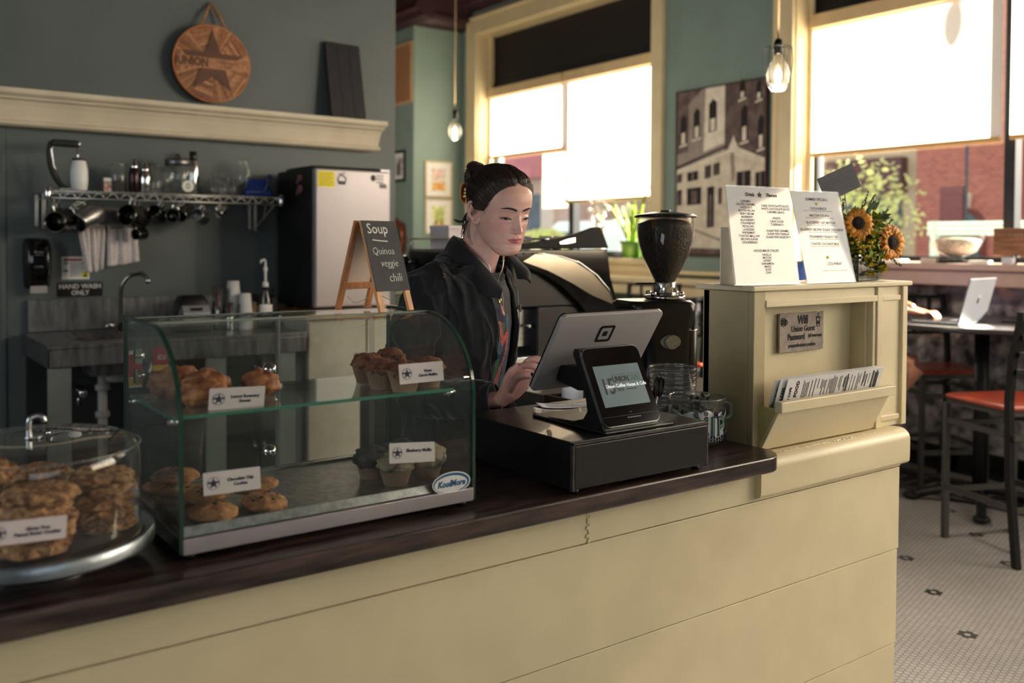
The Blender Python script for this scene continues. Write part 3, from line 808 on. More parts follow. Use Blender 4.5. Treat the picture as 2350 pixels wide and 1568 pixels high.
def cookie_mesh(seed, r, h, chips=9, lump=.16, dome=.8):
    m = MB(); rn = random.Random(seed)
    fn = lumpy(seed, 2.6, lump)
    m.ell((0, 0, h*.5), (r, r, h*.62), 72, 26, None, fn)
    if not chips:
        for v in m.v:
            q = V((v.x, v.y, v.z))*62+V((seed, 0, 0)); v.z += .0075*(abs(NZ.noise(q))*-1.6+.25)*(1 if v.z > h*.35 else .4)
            k = 1+.09*NZ.noise(q*.8+V((0, 9, 0))); v.x *= k; v.y *= k
    for v in m.v: v.z = max(v.z, 0)
    m.mat(1)
    for k in range(chips):
        a = rn.uniform(0, 2*pi); q = r*rn.uniform(.1, .8); zt = h*.5+h*.62*sqrt(max(0, 1-(q/r)**2))
        m.ell((q*cos(a), q*sin(a), zt-.0005), (rn.uniform(.003, .006), rn.uniform(.003, .005), .0022), 8, 5)
    return m
def cookie(i, label, x, y, z, rz=0, tilt=(0, 0), r=.042, h=.018, mats=None, group='chocolate chip cookies in the pastry case', chips=9, lump=.16):
    o = cookie_mesh(i, r, h, chips, lump).build('cookie', mats or [CK, CHIP])
    o.location = (x, y, z); o.rotation_euler = (tilt[0], tilt[1], rz)
    return tag(o, label, 'cookie', group)
cookie(1, 'front chocolate chip cookie below the name card, left of two', .514, 1.560, zl, .2, (.08, 0), .040, .024, chips=6)
cookie(2, 'front right chocolate chip cookie with large dark chips', .606, 1.566, zl, 1.2, (.12, -.05), .040, .024, chips=7)
cookie(3, 'cookie lying on the front left cookie', .527, 1.622, zl+.020, 2.0, (-.12, .0), .041, .018, chips=4)
cookie(4, 'cookie leaning behind the front right cookie', .618, 1.636, zl+.016, .7, (-.10, -.06), .041, .016, chips=4)
cookie(5, 'cookie at the bottom of the left rear stack', .497, 1.700, zl, 1.7, (0, .0), .042, .018)
cookie(6, 'cookie in the middle of the left rear stack, slid forward', .492, 1.672, zl+.019, 2.6, (.12, .05), .042, .016)
cookie(7, 'cookie on top of the left rear stack', .496, 1.715, zl+.037, 0.4, (.06, -.04), .042, .015)
cookie(8, 'cookie at the far back left of the lower level', .500, 1.790, zl, 0.9, (.0, .0), .040, .018)
def muffin(i, label, x, y, z, top, rz, group, rt=.033, th=.62, name='muffin'):
    t = thing(name, label, 'muffin', (x, y, z), rz, group)
    m = MB(); n = 96; rings = []
    for k in range(9):
        u = k/8; rr = .0225+.0105*u
        rings.append([((rr+(.0011 if j % 2 else -.0006)*(.4+u))*cos(2*pi*j/n), (rr+(.0011 if j % 2 else -.0006)*(.4+u))*sin(2*pi*j/n), .041*u) for j in range(n)])
    m.loft(rings, True, False); m.build('paper_cup', PLEAT, t)
    MB().ell((0, 0, .040), (rt, rt, rt*th), 36, 20, None, lumpy(i, 3.2, .30)).build('muffin_top', top, t)
    return t
g1, g2 = 'carrot muffins on the glass shelf', 'blueberry muffins on the lower level'
muffin(1, 'carrot muffin at the far left of the shelf group', .887, 1.715, zs, CARR, 0, g1)
muffin(2, 'carrot muffin second from the left, touching the card', .872, 1.625, zs, CARR, 1, g1)
muffin(3, 'carrot muffin in front, below the vegan card', .872, 1.585, zs+.0, CARR, 2, g1).location = (.893, 1.573, zs)
muffin(4, 'carrot muffin right of the vegan card', .962, 1.600, zs, CARR, 3, g1)
muffin(5, 'tall carrot muffin at the back, above the others', .955, 1.745, zs, CARR, 4, g1, th=.75)
muffin(6, 'dark topped blueberry muffin left of the card', .864, 1.652, zl, BLUED, .5, g2, .0375)
muffin(7, 'pale topped blueberry muffin in front, below its card', .878, 1.580, zl, BLUE, 1.4, g2, .0365, .5)
muffin(9, 'blueberry muffin right of the card with berries on its side', .962, 1.600, zl, BLUE, 2.4, g2, .0385, .7)
muffin(8, 'blueberry muffin behind the others, mostly hidden', .945, 1.690, zl, BLUED, 3.4, g2, .036)

# ---------------- chalkboard easel on the case
t = thing('chalkboard_easel', 'small wooden folding chalkboard reading soup quinoa veggie chili', 'chalkboard', (.905, 1.722, cz+.3705), R(16))
PINE = pm('pine_wood', (206, 150, 98), .5, var=.2, vs=14, stretch=(8, 8, 1))
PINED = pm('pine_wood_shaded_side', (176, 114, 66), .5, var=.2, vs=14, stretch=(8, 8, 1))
HS, hw, hd = .185, .048, .062
def leaf(sgn):
    # plane from (y=sgn*hd, z=0) to (y=0, z=HS)
    A = V((0, sgn*hd, 0)); B = V((0, sgn*.004, HS)); d = (B-A)
    def T(x, u, off=0):
        p = A+d*u; nrm = V((0, d.z, -d.y)).normalized()*(1 if sgn > 0 else -1)
        return V((x, 0, 0))+p+nrm*off*1.0
    m = MB()
    for x0, x1 in ((-hw, -hw+.014), (hw-.014, hw)):
        m.loft([[T(x0, u, 0), T(x1, u, 0), T(x1, u, .007), T(x0, u, .007)] for u in (0, 1)], True, False)
    for u0, u1 in ((.24, .31), (.93, 1.0)):
        m.loft([[T(-hw+.010, u, 0), T(hw-.010, u, 0), T(hw-.010, u, .006), T(-hw+.010, u, .006)] for u in (u0, u1)], True, False)
    fr = m.build('leg_frame', PINE if sgn < 0 else PINED, t, bev=.0008)
    m = MB(); f0, f1 = (.22, .995)
    o0, o1 = (.0072, .0092) if sgn < 0 else (.003, .005)
    x = hw*1.0 if sgn < 0 else hw-.01
    m.loft([[T(-x, u, o0), T(x, u, o0), T(x, u, o1), T(-x, u, o1)] for u in (f0, f1)], True, False)
    m.build('slate', pm('slate_face', (58, 58, 62), .75, var=.12, vs=30) if sgn < 0 else pm('slate_back', (196, 176, 160), .6), t)
    return T, d
T, d = leaf(-1); leaf(1)
ang = atan2(d.y, d.z)
m = MB()
def F(x, u): return T4(T(x, u, .0096), RX(pi/2-ang))
m.text('Soup', .031, F(-.010, .90), off=.0001, sx=.95)
m.M = F(-.008, .77); ribbon(m, [(-.022, .002), (0, 0), (.020, -.001)], .0022); m.M = None
m.text('Quinoa', .0225, F(-.006, .655), off=-.0003, sx=.92, shear=.06)
m.text('veggie', .022, F(.004, .52), off=-.0003, sx=.92, shear=.06)
m.text('chili', .026, F(.013, .36), off=-.0003, sx=.92, shear=.06)
m.build('chalk_writing', pm('chalk', (226, 224, 220), .9, var=.12, vs=200), t)
for s_ in (-1, 1): MB().tube(smoothpath([(s_*(hw-.002), -.03, .03), (s_*(hw+.004), 0, .019), (s_*(hw-.002), .03, .03)]), .0008, 5).build('cord', pm('twine', (196, 166, 110), .9), t)

# ---------------- cake stand
t = thing('cake_stand', 'round hammered metal cake stand at the left end of the counter', 'cake stand', (.254, 1.61, .935))
GALV = pm('galvanised_metal', (150, 158, 166), .35, .9, var=.25, vs=14, bump=.15, bs=60)
MB().lathe([(.0, 0), (.085, 0), (.088, .004), (.05, .016), (.045, .022), (.05, .028)], seg=48).build('foot', GALV, t)
MB().lathe([(0, .026), (.150, .026), (.171, .030), (.172, .034), (.172, .052), (.168, .055), (.164, .052), (.160, .046), (0, .044)], seg=96).build('plate', GALV, t)
t = thing('glass_dome', 'large clear dome covering the stack of cookies on the stand', 'dome', (.254, 1.61, .9812))
DOMEG = glass('dome_plastic', (.93, .93, .93), 0.01, 1.8, .02)
MB().lathe([(.151, 0), (.1505, .010), (.1500, .125), (.147, .140), (.139, .150), (.125, .156), (.06, .1575), (0, .158)], seg=96, cap=False).build('dome', DOMEG, t)
MB().tube([(.150*cos(a*pi/40), .150*sin(a*pi/40), .143) for a in range(80)], .0015, 6, closed=True).tube([(.152*cos(a*pi/40), .152*sin(a*pi/40), .0016) for a in range(80)], .0016, 6, closed=True).build('rim', glass('dome_rim', (.8, .8, .8), .03, 2.2, .10), t)
m = MB(); m.tube(smoothpath([(-.012, 0, .158), (-.012, 0, .185), (-.004, 0, .192), (.006, 0, .190), (.010, 0, .182)], 5), .0045, 8).lathe([(.014, 0), (.014, .003)], (-.006, 0, .1585))
m.build('handle', pm('silver_plastic', (180, 180, 184), .15, .9), t)
gk = 'cookies under the clear dome'
def stack(cx, cyy, n, r, h, who, s0):
    names = ['bottom', 'second', 'third', 'fourth', 'fifth', 'top']
    for k in range(n):
        nm = 'top' if k == n-1 else names[k]
        cookie(s0+k, '%s cookie of the %s stack under the dome' % (nm, who), cx+.006*sin(k*2.1+s0), cyy+.006*cos(k*1.7+s0), .9805+k*h*.80, k*1.1, (.03*sin(k*3), .03*cos(k*2+s0)), r, h, [OAT, CHIP], gk, 0, .26)
stack(.345, 1.595, 5, .048, .024, 'right', 20)
stack(.240, 1.535, 5, .052, .024, 'front centre', 30)
stack(.275, 1.690, 5, .046, .023, 'rear', 40)
stack(.165, 1.600, 5, .050, .024, 'left', 50)
cookie(70, 'pale cookie perched on top of the left stack', .175, 1.585, .9805+.112, .4, (.2, .1), .040, .03, [OAT, CHIP], gk, 0, .3)
card('name card for the peanut butter cookies standing against the dome', .213, 1.4555, 1.021, .105, .034, ['Gluten Free', 'Peanut Butter Cookies'], R(0), R(-3), lean=-4)
# ================================================================ cash drawer, register, tip jar
t = thing('cash_drawer', 'wide black metal cash drawer on the worktop under the register', 'cash drawer', (1.203, 1.43, .935))
DRW = pm('black_powder_coat', (26, 25, 26), .34, .2, var=.15, vs=60, bump=.06, bs=500, coat=.15)
dw, dd, dz0, dz1 = .402, .40, .010, .110
MB().box(0, dw, .006, dd, dz0, dz1).build('case', DRW, t, bev=.002)
MB().box(.004, dw-.004, -.002, .008, dz0+.003, dz1-.008).build('drawer_front', DRW, t, bev=.002)
m = MB().box(.0, .0035, -.001, .008, dz0, dz1-.003).box(dw-.0035, dw, -.001, .008, dz0, dz1-.003).box(0, dw, -.001, .008, dz1-.006, dz1-.003).build('front_frame', pm('worn_edge_metal', (96, 92, 92), .3, .6, var=.3, vs=30), t)
for x in (.02, dw-.02):
    for y in (.02, dd-.02): MB().lathe([(.010, 0), (.010, .012)], (x, y, 0)).build('foot', BLACK, t)

t = thing('register_terminal', 'silver touchscreen register with its back to the customer on a black wedge stand', 'cash register', (1.39, 1.50, 1.0455))
ALU = pm('silver_register_back', (176, 171, 174), .4, .25, var=.04, vs=5)
STB = pm('soft_black_plastic', (20, 20, 21), .42, var=.1, vs=40)
# stand: concave wedge
pr = [(-.048, .004), (.150, .0), (.150, .007), (.06, .012), (.025, .022), (.012, .040), (.018, .070), (.040, .12), (.062, .160), (.058, .172), (.038, .172)]
MB().prism(pr, -.080, .080, 'x').build('stand', STB, t, bev=.003)
MB().prism([(.03, .08), (.075, .075), (.150, .090), (.138, .125), (.085, .130), (.045, .130)], -.055, .075, 'x').build('neck', STB, t, bev=.004)
MB().box(-.085, .120, -.055, .20, .0, .006).build('base_plate', STB, t, bev=.003)
# tablet: local frame, origin at its bottom edge centre
A = V((0, .178, .068)); B = V((0, .062, .248)); up = (B-A).normalized(); tilt = atan2(-(B-A).y, (B-A).z)
TM = T4((.045, .178, .068), RX(tilt))
hh = (B-A).length; hw = .156
m = MB(); m.M = TM
m.loft([[(a, y, b+hh/2) for a, b in rrect(-hw, hw, -hh/2, hh/2, .014, 6)] for y in (-.0065, .0035)], True, False)
m.build('housing', ALU, t, bev=.002)
m = MB(); m.M = TM
m.loft([[(a, y, b+hh/2) for a, b in rrect(-hw, hw, -hh/2, hh/2, .014, 6)] for y in (.0036, .007)], True, False)
m.build('screen_bezel', GLOSSB, t, bev=.001)
m = MB(); m.M = TM @ T4((0, .0075, hh/2)); m.box(-hw+.012, hw-.012, 0, .0005, -hh/2+.012, hh/2-.012)
m.build('screen', pm('lit_screen', (200, 205, 210), .3, emis=(225, 228, 235), es=3.2, var=0), t)
m = MB(); m.M = TM @ T4((-.006, -.0068, hh*.735), FRONT)
def sqring(r0, r1, c0, c1, z):
    a = rrect(-r0, r0, -r0, r0, c0, 5); b = rrect(-r1, r1, -r1, r1, c1, 5); n = len(a)
    m.add([(p[0], p[1], z) for p in a]+[(p[0], p[1], z) for p in b], [(i, (i+1) % n, n+(i+1) % n, n+i) for i in range(n)], False)
sqring(.0235, .0165, .007, .004, .0003); sqring(.0068, .0001, .001, .00005, .0003)
m.build('emblem', BLACK, t)
# customer display
A = V((0, -.047, .012)); B = V((0, .036, .172)); tilt2 = atan2(-(B-A).y, (B-A).z); hh2 = (B-A).length
DM = T4((0, -.0495, .0125), RX(tilt2)); w2 = .084
m = MB(); m.M = DM
m.loft([[(a, y, b+hh2/2) for a, b in rrect(-w2, w2, -hh2/2, hh2/2, .018, 7)] for y in (-.003, .006)], True, False)
m.build('display_rim', pm('light_metal_rim', (170, 170, 172), .25, .9, var=0), t)
m = MB(); m.M = DM
m.loft([[(a, y, b+hh2/2) for a, b in rrect(-w2+.0012, w2-.0012, -hh2/2+.0012, hh2/2-.0012, .017, 7)] for y in (-.0042, -.003)], True, False)
m.build('display_glass', pm('black_glass', (8, 8, 9), .10, coat=.1, var=0), t)
m = MB(); m.M = DM; z0, z1 = hh2*.24, hh2*.76
m.box(-.067, .067, -.0047, -.0043, z0, z1); m.build('display_screen', pm('grey_lit_screen', (104, 120, 124), .2, emis=(120, 138, 142), es=.12, var=.08, vs=9, coat=.3), t)
m = MB(); F = lambda x, z: DM @ T4((x, -.0049, z), FRONT)
m.text('15', .050, F(-.040, z0+.044), off=.0009, sx=.80)
m.text('UNION', .0175, F(.002, z0+.060), off=.0006, sx=.80)
m.text('2010', .010, F(-.008, z0+.036), off=0); m.text('handcrafted coffee', .004, F(.026, z0+.036), off=0)
for (a, b, c, d) in ((-.021, .060, .071, .0716), (-.021, -.0204, .052, .071), (.0594, .060, .052, .071)): 
    m.M = DM; m.box(a, b, -.0050, -.0048, z0+c-.0, z0+d)
m.M = None
m.build('logo_lettering', pm('charcoal_print', (14, 16, 18), .6, var=0), t)
m = MB(); m.text('CAFE', .0175, F(.040, z0+.060), off=.0005, sx=.80); m.build('green_lettering', pm('green_print', (74, 100, 88), .6, var=0), t)
m = MB(); m.text('Union Coffee House & Cafe', .0112, DM @ T4((.012, -.0055, z0+.045), FRONT), off=.0002, sx=.93); m.build('white_lettering', pm('white_lit_text', (225, 230, 232), .5, emis=(220, 226, 228), es=.35, var=0), t)
m = MB(); m.M = DM; m.box(-.014, .026, -.0046, -.0040, .015, .0175).box(-.003, .004, -.0046, -.0040, .0275, .0285).box(-w2-.0005, w2+.0005, -.0044, .0, .0215, .0219)
m.build('card_slot', pm('slot_grey', (60, 60, 62), .4), t)
MB().tube(smoothpath([(.10, .05, .02), (.125, .04, .012), (.15, .06, .004), (.17, .12, .003)], 5), .0022, 6).build('cable', BLACK, t)

def receipt(label, x, y, rz, w, h, curl, z=1.0463):
    def f(u, v):
        a, b = (u-.5)*w, (v-.5)*h
        return (a, b, curl*(abs(u-.5)*2)**3+.0006+.004*curl*sin(u*9))
    m = MB().grid(f, 16, 6)
    o = m.build('receipt', PAPER, solid=.0003); o.location = (x, y, z); o.rotation_euler = (0, 0, rz)
    k = MB(); rn = random.Random(int(x*1000))
    for i in range(9):
        yy = -h*.38+i*h*.09; x0 = -w*.4; x1 = x0+w*rn.uniform(.3, .75)
        k.box(x0, x1, yy, yy+.0010, .0012+curl*.2, .0014+curl*.2)
    k.build('print', pm('faded_ink', (120, 120, 126), .8), o)
    return tag(o, label, 'receipt', 'receipts behind the register')
receipt('left receipt lying on the cash drawer lid', 1.385, 1.705, R(-38), .115, .07, .006)
receipt('lower receipt peeking out under the left one', 1.387, 1.690, R(-30), .12, .06, .002, 1.0458)
receipt('receipt slid half behind the register stand', 1.455, 1.765, R(-25), .13, .07, .004)

# ---------------- tip jar
t = thing('tip_jar', 'glass jug used as tip jar with a hand-drawn paper band', 'tip jar', (1.794, 1.636, .9355))
rj = .069
prof = [(0, .004), (.050, .004), (.056, .002), (.062, .008), (.066, .025), (rj, .05), (rj, .105), (rj+.003, .117), (rj+.002, .120), (rj-.004, .118), (rj-.005, .100), (rj-.005, .03), (.052, .010), (0, .010)]
m = MB()
m.lathe([(0, 0), (.052, 0), (.060, .006), (.066, .022), (rj, .045), (rj, .108), (rj+.003, .120)], seg=64, cap=False)
def spout(v):
    a = atan2(v.y, v.x)-R(170); a = (a+pi) % (2*pi)-pi
    k = exp(-(a/.22)**2)*max(0, (v.z-.085)/.035)
    r = hypot(v.x, v.y)
    if r > 1e-4: v.x *= 1+.18*k; v.y *= 1+.18*k
for v in m.v: spout(v)
m.build('glass_body', GLASSJ, t)
m = MB(); pts = [((rj+.003)*cos(a*pi/32), (rj+.003)*sin(a*pi/32), .120) for a in range(64)]
m.tube(pts, .0028, 6, closed=True); [spout(v) for v in m.v]
m.build('glass_rim', glass('rim_glass', (.85, .87, .87), .02, 2.6, .12), t)
m = MB(); m.tube(smoothpath([(rj*cos(R(-30)), rj*sin(R(-30)), .105), ((rj+.02)*cos(R(-30)), (rj+.02)*sin(R(-30)), .100), ((rj+.02)*cos(R(-30)), (rj+.02)*sin(R(-30)), .07), (rj*cos(R(-30)), rj*sin(R(-30)), .06)], 5), .005, 8)
m.build('handle', glass('handle_glass', (.85, .87, .87), .02, 2.2, .1), t)
m = MB(); rn = random.Random(5); n = 100
a0, a1 = R(-235), R(-40)
def band(u, v):
    a = a0+(a1-a0)*u; r = rj+.0022+.0012*sin(u*37)+.0015*sin(u*11+v*3)-(.004*(1-v)**3)
    z = .014+(.076+.004*sin(u*14)+.003*sin(u*33))*v
    return (r*cos(a), r*sin(a), z)
m.grid(band, n, 10); bo = m.build('paper_band', PAPER, t, solid=.0005)
m = MB()
PW = pm('green_marker', (110, 150, 130), .8); PK = pm('purple_ink', (48, 40, 84), .8)
def onband(u, v, off=.0012):
    a = a0+(a1-a0)*u; r = rj+.0028+off
    return V((r*cos(a), r*sin(a), .014+.078*v)), a
def glyph(ch, deg, size, zc, mi):
    a = R(deg); r = rj+.0036
    M_ = T4((r*cos(a), r*sin(a), zc), RZ(a+pi/2) @ RX(pi/2))
    m.mat(1).text(ch, size, M_, off=.0030, sx=.72).mat(0).text(ch, size, M_ @ T4((0, 0, .0006)), off=.0006, sx=.72)
for ch, dg, sz in (('T', -128, .066), ('I', -104, .066), ('P', -84, .066), ('S', -58, .066)):
    glyph(ch, dg, sz, .052, 0)
    a = R(dg); r = rj+.0046
    m.mat(1); 
for ch, dg, sz in (('T', -128, .066), ('I', -104, .066), ('P', -84, .066), ('S', -58, .066)):
    pass
rr_ = rj+.0036
for k in range(16):      # vine along the bottom
    a = R(-150+k*7.0); z = .022+.002*sin(k*1.3)
    p = V((rr_*cos(a), rr_*sin(a), z)); b_ = R(-150+k*7+6); q = V((rr_*cos(b_), rr_*sin(b_), .022+.002*sin(k*1.3+1)))
    m.mat(1).tube([p, q], .0007, 4)
    m.ell(p+V((0, 0, .004)), (.0022, .0022, .0035), 6, 5).ell(p-V((0, 0, .004)), (.0022, .0022, .003), 6, 5)
for dg, z in ((-120, .088), (-97, .082), (-97, .086), (-70, .088), (-74, .084), (-118, .036), (-64, .040), (-140, .085)):
    a = R(dg); m.tube([(rr_*cos(a)+.005*cos(a+pi/2)*cos(k*pi/6), rr_*sin(a)+.005*sin(a+pi/2)*cos(k*pi/6), z+.0055*sin(k*pi/6)) for k in range(12)], .0011, 4, closed=True)
    m.ell((rr_*cos(a), rr_*sin(a), z), (.0022, .0022, .0024), 6, 5)
m.build('drawing', [PW, PK], t)
BILL = pm('crumpled_paper_money', (150, 150, 138), .8, var=.3, vs=60)
for i, (x, y, z) in enumerate(((-.02, -.01, .075), (.022, .014, .082), (.0, .03, .065), (-.03, .02, .09), (.015, -.03, .095))):
    def cr(u, v, i=i):
        a, b = (u-.5)*.07, (v-.5)*.05
        return (a+.008*sin(v*9+i), b+.008*sin(u*7+i), .014*sin(u*11+i*2)*cos(v*8+i)+.006*sin(u*23+v*17))
    o = MB().grid(cr, 14, 10).build('banknote', BILL, None, solid=.0003)
    o.location = (1.794+x*.6, 1.636+y*.6, .9355+z); o.rotation_euler = (i*.9, i*1.3, i*.7)
    tag(o, ['crumpled banknote lowest in the tip jar', 'folded banknote on the right inside the tip jar', 'banknote pressed to the back wall of the tip jar', 'banknote sticking out on the left of the tip jar', 'banknote nearest the front glass of the tip jar'][i], 'banknote', 'banknotes in the tip jar')

# ---------------- clear cups, caddy with pencil and scissors, crate
m = MB(); pr = [(.038, 0)]
for i in range(11): pr += [(.050+.0012*i, .045+.0125*i), (.057+.0008*i, .047+.0125*i), (.057+.0008*i, .052+.0125*i)]
m.lathe(pr, seg=48, cap=False)
tag(m.build('cup_stack', GLASSJ, loc=(1.862, 1.79, .9355)), 'tall nested stack of clear ribbed plastic cups behind the tip jar', 'cups')
m = MB()
for i in range(6): m.tube([((.060+.0006*i)*cos(a*pi/16), (.060+.0006*i)*sin(a*pi/16), .060+.0225*i) for a in range(32)], .0011, 4, closed=True)
m.build('rims', glass('rim_plastic', (.8, .8, .8), .05, 3, .2), bpy.data.objects['cup_stack'])
t = thing('pencil_caddy', 'small white caddy holding a pencil and scissors beside the tip jar', 'caddy', (1.725, 1.745, .9355))
MB().box(-.035, .035, -.03, -.028, 0, .085).box(-.035, .035, .028, .03, 0, .085).box(-.035, -.033, -.028, .028, 0, .085).box(.033, .035, -.028, .028, 0, .085).box(-.033, .033, -.028, .028, 0, .003).build('box', pm('grey_white_plastic', (170, 170, 172), .4), t, bev=.001)
t = thing('pencil', 'yellow pencil with green ferrule standing in the caddy', 'pencil', (1.700, 1.745, .94))
t.rotation_euler = (R(8), R(-13), 0)
MB().lathe([(.0035, 0), (.0035, .125)], seg=6, smooth=False).build('shaft', pm('pencil_yellow', (206, 150, 44), .4), t)
MB().lathe([(.0037, .125), (.0037, .137)]).build('ferrule', pm('green_ferrule', (60, 130, 70), .3, .6), t)
MB().lathe([(.0033, .137), (.0030, .145)]).build('eraser', pm('pink_eraser', (210, 130, 120), .8), t)
t = thing('scissors', 'black handled scissors upright in the caddy', 'scissors', (1.742, 1.75, .945))
t.rotation_euler = (R(5), R(10), R(20))
for s in (-1, 1):
    m = MB(); m.tube([(s*.014+.012*cos(a*pi/8), .0, .125+.026*sin(a*pi/8)) for a in range(16)], .0038, 6, closed=True); m.build('handle', BLACK, t)
    MB().add([(s*.002, 0, .1), (s*.010, 0, .1), (0, 0, 0)], [(0, 1, 2)]).build('blade', CHROME, t, solid=.002)
t = thing('marker_pen', 'grey marker pen leaning in the caddy', 'pen', (1.720, 1.735, .94)); t.rotation_euler = (R(-3), R(-20), 0)
MB().lathe([(.005, 0), (.005, .11), (.004, .115)]).build('barrel', pm('grey_pen', (90, 90, 96), .4), t)
MB().lathe([(.0056, .08), (.0056, .118), (.004, .12)]).build('cap', BLACK, t)
DW = pm('dark_crate_wood', (52, 36, 30), .6, var=.3, vs=12, stretch=(1, 8, 8))
m = MB()
m.box(0, .26, 0, .012, 0, .095).box(0, .26, .15, .162, 0, .095).box(0, .012, .012, .15, 0, .095).box(.248, .26, .012, .15, 0, .095).box(.012, .248, .012, .15, 0, .01)
tag(m.build('wooden_crate', DW, loc=(1.58, 1.842, .9355), bev=.002), 'low dark wooden crate behind the register', 'crate')
# little things in the crate
for i, (x, y, c, h, nm, lb) in enumerate(((1.62, 1.93, WHITEP, .12, 'lid_stack', 'white lids standing in the crate behind the register'), (1.78, 1.93, STEEL, .13, 'milk_pitcher', 'small steel pitcher in the crate behind the register'))):
    tag(MB().lathe([(.02, 0), (.028, .01), (.030, h-.02), (.026, h)]).build(nm, c, loc=(x, y, .9465)), lb, nm.split('_')[1] if i else 'lids')

# ================================================================ side bar with grinder and espresso machine
t = thing('side_bar', 'low bar running back from the counter under the coffee machines', 'counter', (1.93, 1.75, 0))
MB().box(0.02, .72, 0.0, 2.1, 0, .895).build('cabinet', pm('dark_bar_front', (40, 38, 36), .5), t)
MB().box(-.0, .76, 0, 2.12, .897, .935).build('bar_top', pm('dark_stone_top', (52, 46, 44), .3, var=.3, vs=20), t, bev=.004)

GBK = pm('satin_black_casting', (12, 12, 13), .28, var=.1, vs=8)
t = thing('coffee_grinder', 'black coffee grinder with a large clear hopper full of beans', 'coffee grinder', (2.135, 2.09, .9355), R(-18))
body = [(0, .115, .095, 0, 0), (.02, .118, .098, 0, 0), (.03, .098, .085, -.01, .01), (.14, .084, .078, -.01, .01), (.25, .088, .080, -.012, .01), (.30, .110, .085, -.025, .01), (.325, .118, .085, -.035, .01), (.336, .105, .075, -.035, .01)]
m = MB()
m.loft([[(x+cx, y+cyy, z) for x, y in rrect(-a, a, -b, b, .035, 6)] for z, a, b, cx, cyy in body], True)
m.build('body', GBK, t)
MB().lathe([(.030, .02), (.033, .03), (.033, .24), (.030, .245)], (.062, -.035, 0)).lathe([(.026, .245), (.026, .32), (.02, .325)], (.062, -.035, 0)).build('motor_housing', GBK, t)
MB().lathe([(.0338, .240), (.0338, .244)], (.062, -.035, 0)).build('trim_ring', CHROME, t)
MB().cyl((-.015, -.086, .208), (-.015, -.060, .208), .021, seg=32).lathe([(.036, 0), (.034, .004)], (-.015, -.071, .208), 32, RX(pi/2), sx=1, sy=.62).build('round_badge', pm('grey_badge', (150, 148, 142), .4, .5, var=.2, vs=200), t)
MB().lathe([(.062, .338), (.066, .342), (.066, .350), (.050, .354)]).lathe([(.034, .354), (.036, .358), (.036, .39), (.034, .394)]).build('steel_collar', CHROME, t)
for a in range(4): MB().lathe([(.009, .350), (.009, .362), (.006, .364)], (.062*cos(a*pi/2+.5), .062*sin(a*pi/2+.5), 0)).build('screw_knob', CHROME, t)
MB().box(-.10, -.03, -.006, .006, .386, .392).build('shut_off_slide', BLACK, t, bev=.002)
HOP = [(.033, .385), (.036, .40), (.052, .43), (.074, .475), (.087, .52), (.092, .56), (.0935, .602)]
MB().lathe(HOP, seg=64, cap=False).build('hopper', glass('smoky_hopper', (.90, .87, .82), .02, 1.3, .015), t)
MB().lathe([(0, .616), (.04, .615), (.090, .607), (.0985, .604), (.0985, .598), (.092, .597)], seg=64).lathe([(.018, .615), (.016, .621), (0, .622)]).build('lid', pm('black_lid', (24, 24, 24), .2), t)
BEAN = pm('roasted_beans', (10, 7, 6), .45, var=1, c2=(50, 36, 30), vs=190, bump=1.0, bs=170, det=3)
m = MB(); m.lathe([(max(r-.0035, .02), z) for r, z in HOP[:-1]]+[(.0885, .578), (.05, .592), (.0, .596)], seg=48)
m.build('coffee_beans', BEAN, t)['kind'] = 'stuff'
MB().lathe([(.030, 0), (.036, .02), (.036, .06), (.032, .065)], (-.135, .0, .21), seg=24).build('dosing_chamber', pm('smoked_plastic', (40, 38, 36), .2), t)
MB().tube([(-.10, -.04, .1), (-.15, -.05, .095), (-.16, -.04, .09)], .005).build('fork', CHROME, t)

t = thing('espresso_machine', 'black espresso machine with a curved side panel behind the barista', 'espresso machine', (2.05, 2.76, .9355))
YB = .78
def X_(px): return (px-1200)*(.485/220)
def Z_(py): return (571-py)*.00166+.494
sidep = [(-.02, Z_(575)), (X_(1397), Z_(572)), (X_(1405), Z_(640)), (X_(1425), Z_(712)), (X_(1452), Z_(800)), (.56, .10), (.56, .03), (.44, .03), (.43, .08)]
archp = [(X_(1372), Z_(760)), (X_(1330), Z_(700)), (X_(1290), Z_(660)), (X_(1250), Z_(630)), (X_(1205), Z_(612)), (-.02, Z_(608))]
BP = GLOSSB
m = MB(); m.prism(sidep+archp, -.012, .012, 'y'); m.build('side_panel', BP, t, bev=.003)
m = MB(); m.prism([(X_(1205), Z_(600)), (X_(1230), Z_(584)), (X_(1270), Z_(586)), (X_(1318), Z_(602)), (X_(1360), Z_(630)), (X_(1400), Z_(676)), (X_(1412), Z_(706)), (X_(1360), Z_(682)), (X_(1310), Z_(650)), (X_(1260), Z_(622))], -.016, -.012, 'y')
m.build('mirror_inlay', pm('mirror_steel', (196, 184, 168), .14, 1, var=.1, vs=5), t)
MB().tube([V((X_(a), -.016, Z_(b))) for a, b in ((1205, 583), (1240, 582), (1285, 588), (1330, 604), (1370, 634), (1400, 670), (1414, 706))], .0022, 6).build('chrome_line', CHROME, t)
m = MB(); m.prism([(X_(1190), Z_(572)), (X_(1190), Z_(562)), (X_(1232), Z_(556)), (X_(1290), Z_(545)), (X_(1330), Z_(534)), (X_(1366), Z_(520)), (X_(1378), Z_(520)), (X_(1384), Z_(534)), (X_(1396), Z_(566)), (X_(1397), Z_(570))], -.018, .010, 'y')
m.build('top_wing', pm('satin_black_wing', (14, 14, 16), .5, spec=.15), t, bev=.003)
